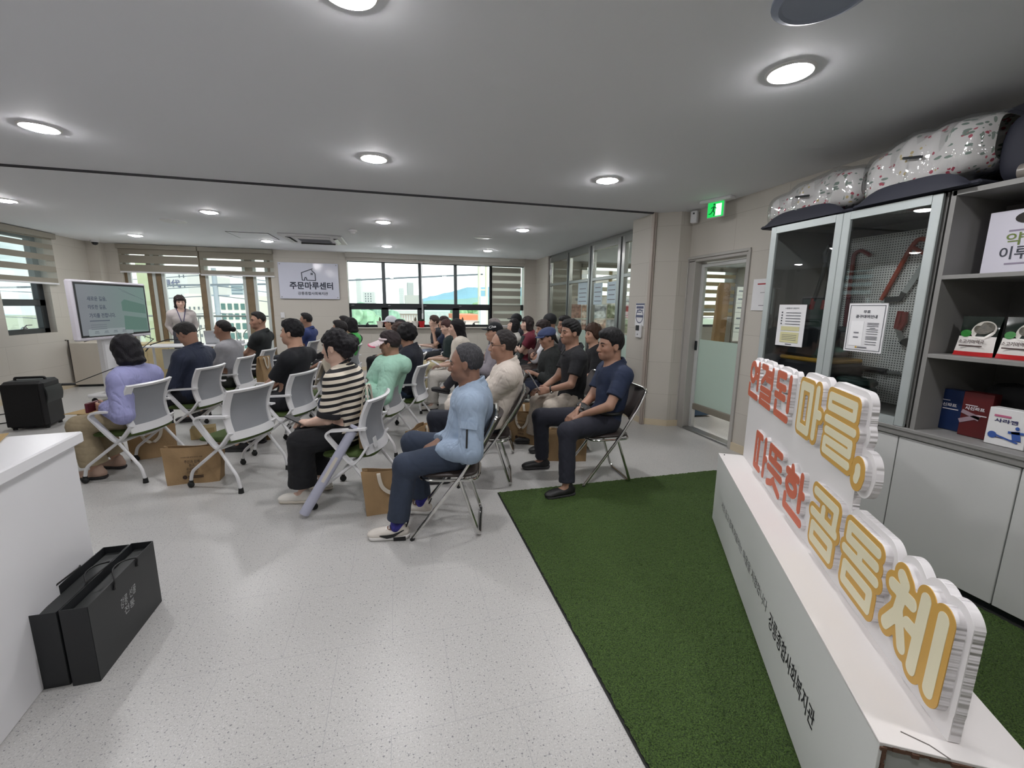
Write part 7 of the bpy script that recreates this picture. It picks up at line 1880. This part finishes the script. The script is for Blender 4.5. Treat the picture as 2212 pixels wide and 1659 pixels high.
# fourth row
sit('short haired woman in black, far back beside the clapping woman', 'w', 'white chair under the short haired woman in black by the window', .82, 8.92, 175, .745, 8.95, 1.25, fem=1, style='fringe', hair=(70, 54, 50), skin='fair', head=(14, 4, 0), shirt=((36, 38, 46), .8, 'tee'), pants=((150, 160, 180),), armL=dict(w=(.30, .08, .66)), armR=dict(w=(.30, -.02, .66)))
sit('woman in navy clapping her hands in front of the window', 'w', 'white chair under the clapping woman', .95, 8.42, 172, .885, 8.4, 1.245, fem=1, style='fringe', hair=(58, 44, 44), skin='mid', head=(10, 6, 0), shirt=((34, 42, 66), .7, 'tee'), pants=(BLK,), **CLAP(.93))
sit('brown haired woman in dark green vest beside the long haired woman', 'w', 'white chair under the woman in dark green vest', .88, 7.1, 172, .80, 7.12, 1.225, fem=1, style='fringe', hair=(72, 48, 46), skin='fair', head=(18, -2, 0), shirt=((30, 44, 44), .9, 'tee'), pants=((196, 186, 150),), **LAP(.30, .06, .60))
sit('long haired woman in cream blouse and cream trousers holding papers', 'w', 'white chair under the woman in cream', .93, 6.08, 172, .82, 6.15, 1.268, fem=1, style='long', hair=(24, 22, 26), skin='fair', head=(6, 0, 0), shirt=((206, 198, 186), .95, 'loose'), pants=((214, 210, 202), .02), shoe=(220, 216, 208), **LAP(.34, .05, .62))
# folding chair block on the right
lb_, lb_i = sit('older man in light blue jacket and jeans with colourful socks, in front', 'f', 'chrome folding chair under the man in light blue, nearest the camera', .30, 2.745, 168, .425, 2.745, 1.213, near=1, px0=-.055, style='reced', hair=(62, 62, 66), streak=1, skin='deep', head=(-4, -4, 0), slump=.10,
    shirt=((150, 168, 190), 2., 'jacket'), pants=((48, 58, 76), .012), cuff=.10, sock=(52, 50, 130), shoe=(214, 208, 200), sole=(226, 224, 222), armL=dict(W=(.245, 2.64, .555), d=(.85, -.25, -.45), el=(-.35, .5, -.7)), armR=dict(W=(.24, 2.77, .57), d=(.8, .4, -.4)), legL=dict(K=(.025, 2.63, .475), A=(-.04, 2.625, .085), toe=4), legR=dict(K=(.08, 2.92, .53), A=(.13, 2.93, .085)))
sit('man in beige shirt with glasses and thinning hair behind the light blue man', 'f', 'chrome folding chair under the man in beige shirt', .70, 3.46, 166, .835, 3.43, 1.258, near=1, px0=-.04, style='reced', hair=(44, 40, 40), skin='tan', glasses=1, head=(2, 0, 0), slump=.09,
    shirt=((206, 196, 186), 2., 'jacket'), pants=((30, 34, 46),), legL=dict(k=(.44, .10, .55), a=(.40, .12, .085)), **LAP(.27, .05, .62))
sit('person in cream trousers mostly hidden behind the man in beige shirt', 'f', 'chrome folding chair hidden behind the man in beige', .92, 4.22, 168, 1.03, 4.2, 1.16, style='short', hair=(40, 38, 38), skin='tan', shirt=((120, 120, 126), .8, 'tee'), pants=((218, 208, 198),), **LAP())
sit('woman in black baseball cap with white script, grey patterned blouse', 'f', 'chrome folding chair under the woman in the black cap', 1.17, 5.55, 170, 1.245, 5.6, 1.232, fem=1, style='short', hair=(44, 40, 42), skin='mid', hat='cap', hatrgb=(28, 31, 36), hat_text='Cha', head=(0, 4, 0), shirt=((150, 144, 152), 2., 'loose'), pants=((50, 50, 56),), legL=dict(k=(.42, .02, .60), a=(.62, -.05, .38), toe=-10, pit=10), **LAP(.26, .05, .66))
sit('grey haired person directly behind the woman in black cap', 'f', 'chrome folding chair hidden behind the woman in the black cap', 1.45, 6.7, 172, 1.492, 6.71, 1.245, style='thick', hair=(120, 114, 112), skin='tan', shirt=((90, 92, 98), .8, 'polo'), pants=(BLK,), **LAP())
np_, np_i = sit('man in navy polo and dark trousers with black waist pack, nearest on the right', 'f', 'chrome folding chair standing at the edge of the grass mat', 1.66, 3.27, 176, 1.72, 3.22, 1.262, near=1, px0=-.035, hs=1.06, style='thick', hair=(24, 23, 26), skin='tan', head=(6, -2, 0), slump=.06, bw=1.04,
    shirt=((30, 42, 68), .70, 'polo'), pants=((32, 34, 46), .004), cuff=.06, shoe=(24, 24, 26), spread=.2, armL=dict(W=(1.45, 3.17, .585), d=(.8, -.25, -.5), el=(-.1, .9, -.5)), armR=dict(W=(1.45, 3.28, .585), d=(.8, .2, -.5), el=(-.3, -.6, -.7)), legL=dict(K=(1.265, 3.03, .495), A=(1.24, 2.945, .085), toe=10), legR=dict(K=(1.19, 3.46, .51), A=(1.24, 3.545, .085), toe=-2))
bp_, bp_i = sit('man in black polo and beige trousers holding a paper, wrist watch', 'f', 'chrome folding chair under the man holding a paper', 1.68, 4.06, 174, 1.685, 4.0, 1.318, near=1, px0=-.035, style='thick', hair=(24, 23, 25), skin='tan', head=(14, 0, 0), bw=1.06, shirt=((25, 26, 31), .66, 'polo'), pants=((186, 176, 164), .01), armL=dict(W=(1.445, 3.98, .64), d=(.9, -.35, -.2), el=(-.3, .7, -.6), n=(0, -1, -.3), curl=.9), armR=dict(W=(1.42, 4.09, .64), d=(.9, .3, -.2)), legL=dict(K=(1.46, 3.94, .475), A=(1.43, 3.97, .085)), legR=dict(K=(1.41, 4.22, .475), A=(1.37, 4.26, .085)))
fc_, fc_i = sit('woman in dark green black jacket with a blue flat cap looking at phone', 'f', 'chrome folding chair under the woman with the blue flat cap', 1.75, 4.95, 172, 1.755, 4.88, 1.20, fem=1, style='short', hair=(36, 32, 34), skin='tan', head=(8, -14, 0), hat='flatcap', hatrgb=(62, 74, 112), ponytail=1, shirt=((32, 36, 36), 1.6, 'jacket'), pants=((30, 36, 54),), armL=dict(W=(1.56, 4.88, .675), d=(1, .1, .1), n=(0, -.6, -.8), curl=.7), armR=dict(W=(1.54, 4.99, .655)))
sit('woman in brown vest over white sleeves with crossed arms', 'f', 'chrome folding chair under the woman in brown vest', 2.06, 6.1, 172, 2.10, 6.13, 1.242, fem=1, style='perm', hair=(44, 34, 34), skin='mid', head=(14, -4, 0), shirt=((216, 216, 220), 2., 'tee'), pants=((70, 60, 56),), **CROSS)
vt = bpy.data.objects[[o.name for o in COL.objects if o.get('label', '').startswith('woman in brown vest')][0]]
sit('woman in maroon polo and dark apron with crossed arms', 'f', 'chrome folding chair under the woman in maroon polo', 2.05, 6.95, 172, 2.085, 6.78, 1.286, fem=1, style='bob', hair=(44, 36, 36), skin='fair', head=(14, 6, 0), shirt=((104, 34, 50), .6, 'polo'), pants=(BLK,), **CROSS)
mr_ = [o for o in COL.objects if o.get('label', '').startswith('woman in maroon')][0]
sit('woman in white shirt with long dark hair and head tilted back', 'f', 'chrome folding chair under the woman in white shirt', 1.95, 7.65, 172, 2.0, 7.2, 1.228, px0=.18, fem=1, style='bob', hair=(30, 28, 30), skin='fair', head=(8, 22, 0), shirt=((216, 212, 206), .8, 'tee'), pants=((60, 62, 70),), **LAP())
sit('person in black cap behind the woman in white shirt', 'f', 'chrome folding chair under the far person in black cap', 2.2, 8.35, 172, 2.27, 8.1, 1.29, style='short', hair=(30, 30, 32), skin='tan', hat='cap', hatrgb=(24, 26, 30), shirt=((52, 50, 60), .8, 'tee'), pants=(BLK,), **LAP())
sit('man in black cap and white shirt turned away to the left', 'f', 'chrome folding chair under the man in black cap and white shirt', 2.35, 6.55, 170, 2.33, 6.35, 1.325, style='short', hair=(30, 30, 32), skin='tan', hat='cap', hatrgb=(22, 24, 28), head=(-24, -4, 0), shirt=((212, 210, 208), .7, 'tee'), pants=(BLK,), **LAP())
sit('man in dark striped shirt with black hair behind the black polo man', 'f', 'chrome folding chair under the man in dark striped shirt', 2.3, 5.72, 172, 2.27, 5.55, 1.315, style='thick', hair=(26, 25, 28), skin='tan', head=(14, 2, 0), shirt=((44, 44, 50), .6, 'polo'), pants=((44, 46, 54),), **LAP())
sit('woman in black blouse with short brown permed hair beside the partition', 'f', 'chrome folding chair under the brown permed woman', 2.42, 5.02, 172, 2.40, 5.06, 1.235, fem=1, style='perm', hair=(66, 46, 36), skin='mid', head=(16, -2, 0), shirt=((28, 28, 32), .9, 'tee'), pants=(BLK,), **LAP())
# ---------------------------------------------------------------- worn details (children of the person)
def tolocal(t, p): return t.matrix_basis.inverted() @ Vector(p)
mb_ = MB()
el, Wr = lb_i['arms'][1][0], lb_i['arms'][1][1]; S_ = lb_i['S'][1]
ax = unit(el - S_); out = unit(np.array((.15, 1, .1)) - ax * np.dot(ax, (.15, 1, .1)))
p0_ = S_ + (el - S_) * .52 + out * .083; p1_ = S_ + (el - S_) * .92 + out * .080
fw = unit(np.cross(out, ax))
MB().strap([p0_ + fw * -.01, p1_ + fw * -.01], .010, .006, tuple(fw)).build('sleeve_zip', m_blk, lb_)
MB().strap([S_ + (el - S_) * .42 + out * .080 - fw * .05, S_ + (el - S_) * .44 + out * .086, S_ + (el - S_) * .46 + out * .078 + fw * .05], .042, .006, tuple(ax)).build('sleeve_flap', creased((150, 168, 190)), lb_)
# sneaker details on the near shoe
def sneaker(t, info, sd):
    hip, kn, an, toe, pit = info['legs'][sd]; a_ = R_(toe)
    td = Vector((math.cos(a_), math.sin(a_), 0)); sv = Vector((-math.sin(a_), math.cos(a_), 0)) * sd; base = Vector(an) - Vector((0, 0, .083))
    q = lambda a, b_, c_: base + td * a + sv * b_ + Vector((0, 0, c_))
    b = MB(); b.strap([q(.105, .040, .036), q(.06, .045, .030), q(.02, .044, .036), q(-.045, .038, .068)], [.006, .022, .020, .003], .004, tuple(td * .2 + Vector((0, 0, 1)))).build('side_swoosh', m_blk, t)
    MB().strap([q(.02, .045, .012), q(-.055, .043, .014)], [.020, .026], .006, (0, 0, 1)).build('heel_patch', m_blk, t)
    b = MB()
    for i in range(5): b.strap([q(.030 + i * .017, -.026, .082 - i * .007), q(.034 + i * .017, 0, .091 - i * .0075), q(.030 + i * .017, .026, .082 - i * .007)], .008, .005, tuple(td))
    b.build('laces', mat('lace_white', (232, 230, 226), .7), t)
    MB().strap([q(-.055, 0, .075), q(-.068, 0, .105)], .03, .008, tuple(sv)).build('heel_tab', m_blk, t)
sneaker(lb_, lb_i, 1); sneaker(lb_, lb_i, -1)
# jeans hem, waist pack, watch
P = np_i['P']
MB().box(tuple(P + np.array((.178, .0, .075))), (.075, .26, .125), bev=.028).box(tuple(P + np.array((.222, .0, .06))), (.03, .20, .08), bev=.012).build('waist_pack', m_blk, np_)
MB().tube([tuple(P + np.array((.145 * math.cos(a), .19 * math.sin(a), .085))) for a in [6.2832 * i / 28 for i in range(28)]], .014, 8, True).build('pack_belt', m_blk, np_)
for yy_ in (-.03, .06): MB().box(tuple(P + np.array((.222, yy_, .118))), (.016, .03, .016), bev=.004).build('pack_buckle', m_chrome, np_)
el, Wr = bp_i['arms'][1][0], bp_i['arms'][1][1]; c_ = el + (Wr - el) * .86; ax = unit(Wr - el); u_ = unit(np.cross(ax, (0, 0, 1))); v_ = np.cross(ax, u_)
MB().tube([tuple(c_ + .034 * (u_ * math.cos(a) + v_ * math.sin(a))) for a in [6.2832 * i / 20 for i in range(20)]], .007, 8, True).build('wrist_watch', m_blk, bp_)
MB().ball(tuple(c_ + .036 * unit(u_ * -.6 + v_ * .8) if True else c_), .016, 10, 6).build('watch_face', m_chrome, bp_)
# vest of the woman with crossed arms, apron of the woman in maroon
def overlay(t, lab, rgb, zlo, zhi, wid):
    me_ = [c for c in t.children if c.name.startswith('shirt')][0]
    V = np.empty(len(me_.data.vertices) * 3, np.float32); me_.data.vertices.foreach_get('co', V); V = V.reshape(-1, 3)
    nrm = np.empty(len(V) * 3, np.float32); me_.data.vertices.foreach_get('normal', nrm); nrm = nrm.reshape(-1, 3)
    keep = (np.abs(V[:, 1]) < wid) & (V[:, 2] < zhi) & (V[:, 2] > zlo); W2 = V + nrm * .006
    F = [tuple(p.vertices) for p in me_.data.polygons if all(keep[i] for i in p.vertices)]
    ids = sorted({i for f in F for i in f}); mp_ = {i: k for k, i in enumerate(ids)}
    MB().add([tuple(W2[i]) for i in ids], [tuple(mp_[i] for i in f) for f in F]).build(lab, mat('over_' + str(rgb), rgb, .85), t, 60)
overlay(vt, 'vest', (84, 66, 62), .3, 1.02, .125)
overlay(mr_, 'apron', (30, 46, 44), .3, .98, .12)
overlay([o for o in COL.objects if o.get('label', '').startswith('dark haired woman in black with a bright green')][0], 'green_vest', (84, 190, 96), .3, 1.0, .10)
# crossbody strap of the striped woman
bq = s_i['bq']; P = s_i['P']
MB().strap([tuple(s_i['S'][1] + np.array((-.06, -.10, .075))), tuple(bq(.72) + np.array((-.155, -.03, .0))), tuple(bq(.45) + np.array((-.150, -.10, 0))), tuple(bq(.2) + np.array((-.10, -.165, 0)))], .014, .004, (0, 1, .5)).build('bag_strap', m_blk, st_)

# ---------------------------------------------------------------- held and carried things
t = thing('poster_tube', 'pale lavender rolled poster leaning on the striped woman\'s chair', 'poster roll', (-.665, 3.045, 0))
a_ = Vector((0, 0, .03)); c_ = Vector((.36, .065, .615)); d_ = (c_ - a_)
MB().cyl(a_, c_, .034, n=20).build('roll', mat('lavender_paper', (176, 178, 196), .45), t)
MB().strap([a_ + d_ * .38 + Vector((-.004, -.0345, 0)), a_ + d_ * .66 + Vector((-.004, -.0345, 0))], .022, .001, (1, 0, -.6)).build('tape', mat('tape_cream', (206, 200, 190), .5), t, 0)
MB().cyl(c_ - d_ * .045, c_ - d_ * .02, .0352, n=20).build('band', mat('dark_band', (60, 56, 64), .6), t)
t = thing('phone', 'dark red phone case held by the woman in lavender', 'phone', (-2.43, 4.20, .575), R_(168))
MB().box((0, 0, .04), (.02, .15, .08), bev=.005, rz=.2).build('case', mat('wine_leather', (92, 26, 40), .45), t)
t = thing('paper_sheet', 'tan paper sheet on the lap of the woman in lavender', 'paper', (-2.50, 4.30, .555), R_(168))
MB().box((0, 0, 0), (.25, .21, .004)).build('sheet', mat('kraft_envelope', (168, 140, 88), .7), t, 0)
t = thing('phone', 'black phone held by the woman in the blue flat cap', 'phone', (1.43, 4.90, .69), R_(172))
MB().box((0, 0, 0), (.15, .075, .010), bev=.003, rot=Matrix.Rotation(R_(-18), 3, 'Y')).build('body', m_blk, t)
t = thing('paper_sheet', 'folded white paper held upright by the man in black polo', 'paper', (1.335, 4.05, .68), R_(174))
MB().box((.03, 0, .05), (.003, .11, .22), rot=Matrix.Rotation(R_(32), 3, 'Y')).build('sheet', m_paper, t, 0)
t = thing('paper_sheet', 'white paper on the lap of the long haired woman in cream', 'paper', (.55, 6.12, .64), R_(172))
MB().box((0, 0, 0), (.21, .15, .004), rot=Matrix.Rotation(R_(-30), 3, 'Y')).build('sheet', m_paper, t, 0)
t = thing('phone', 'phone on the lap of the striped woman', 'phone', (-.76, 3.43, .61), R_(164))
MB().box((0, 0, 0), (.14, .07, .009), bev=.003, rot=Matrix.Rotation(R_(-25), 3, 'Y')).build('body', m_blk, t)
# chair sticker (part of that chair)
sc_ = [o for o in COL.objects if o.get('label', '') == 'white chair with the poster tube and sticker under the striped woman'][0]
MB().box((-.185, .165, .49), (.004, .06, .07), rot=Matrix.Rotation(R_(10), 3, 'Y')).build('sticker', m_paper, sc_, 0)
# bags
tote('printed kraft tote bag on the floor beside the empty white chair', (-1.655, 3.955, 0), R_(2), .43, .36, .13, .30, strap_front=False)
tote('kraft tote bag with its print away, on the floor behind the light blue man\'s foot', (-.06, 3.03, 0), R_(-2), .43, .37, .13, .31, printed=False)
tote('printed kraft tote bag with white straps hanging, left of the navy polo man', (1.30, 4.34, 0), R_(-43), .36, .33, .13, .33)
tote('kraft tote bag on the floor under the navy polo man\'s legs', (1.55, 3.72, 0), R_(-15), .38, .36, .13, .31, printed=False)
tote('kraft tote bag wedged behind the back of the striped woman', (-.222, 3.33, .43), R_(164 + 90), .36, .34, .05, .27, printed=False, strap_up=True)
tote('kraft tote bag on the floor just past the white desk corner chair', (-2.30, 4.72, 0), R_(20), .36, .34, .13, .30, printed=False)
tote('kraft tote bag in the middle rows behind the empty white chair', (-1.55, 5.05, 0), R_(12), .36, .34, .13, .31, printed=False)
tote('kraft tote bag on the floor left of the light blue man\'s knee', (.16, 4.02, 0), R_(60), .34, .32, .13, .33, printed=False)
tote('kraft tote bag standing behind the strap hung tote bag', (1.50, 4.72, 0), R_(-30), .36, .34, .13, .34, printed=False)
tote('upright kraft tote bag on the chair seat in front of the broad man in black', (-1.80, 6.62, .40), R_(80), .30, .28, .10, .34, printed=False)
t = thing('cardboard_box', 'small cardboard box on the floor under the navy jacket man\'s chair', 'box', (-2.10, 5.30, 0), R_(14))
MB().box((0, 0, .06), (.22, .16, .12), bev=.003).build('carton', mat('pale_carton', (176, 156, 112), .7), t)
t = thing('side_table', 'small white stool standing under the upright kraft tote bag', 'stool', (-1.80, 6.62, 0))
MB().box((0, 0, .385), (.30, .30, .028), bev=.008).build('top', m_whitep, t)
for x_ in (-.12, .12):
    for y_ in (-.12, .12): MB().cyl((x_, y_, 0), (x_, y_, .372), .012).build('leg', m_whitep, t)
# handbag on the visor woman's lap
t = thing('handbag', 'brown handbag with silver zip on the lap of the woman in mint', 'handbag', (-.44, 4.60, .55), R_(160))
MB().sheet(lambda u, v: (.05 * math.copysign(abs(math.cos(6.283 * u)) ** .6, math.cos(6.283 * u)) * (1 - .5 * v) * (1 if 0 < v < 1 else .01), .15 * math.copysign(abs(math.sin(6.283 * u)) ** .6, math.sin(6.283 * u)) * (1 if 0 < v < 1 else .01), .24 * v), 24, 8).build('body', mat('taupe_leather', (104, 90, 80), .5), t, 60)
MB().strap([(0, -.14, .243), (0, .14, .243)], .008, .006, (1, 0, 0)).build('zip', m_chrome, t)
MB().tube([(0, -.1, .24), (0, -.08, .30), (0, 0, .33), (0, .08, .30), (0, .1, .24)], .006, 6).build('handle', m_blk, t)
# beige jacket over the backrest
jc = [o for o in COL.objects if o.get('label', '').startswith('white chair with a beige jacket')][0]
f_ = Vector((math.cos(R_(162)), math.sin(R_(162)), 0))
t = thing('jacket', 'beige jacket draped over the white backrest behind the young man', 'jacket', Vector((-.96, 5.62, 0)), R_(162))
def drape(u, v):
    y = -.25 + .5 * u; s_ = (v - .5) * 2; k_ = 1 - .12 * abs(2 * u - 1) ** 2
    z = .865 * k_ + .02 - .30 * abs(s_) ** 1.4 - .04 * math.sin(5 * u * 3.14) * abs(s_)
    return (-.20 - .055 * s_ - .05 * s_ * abs(s_) + .012 * math.sin(14 * u + 4 * v), y * (1 + .08 * abs(s_)), z)
MB().sheet(drape, 22, 18, .012).build('cloth', mat('beige_cotton', (178, 168, 152), .85, bump=(26, .5)), t, 60)
MB().sheet(lambda u, v: (-.235 - .05 * math.sin(3.14 * v) * math.sin(3.14 * u), -.12 + .24 * u, .90 - .13 * v), 12, 8, .03).build('hood', mat('beige_cotton', (178, 168, 152), .85), t, 60)
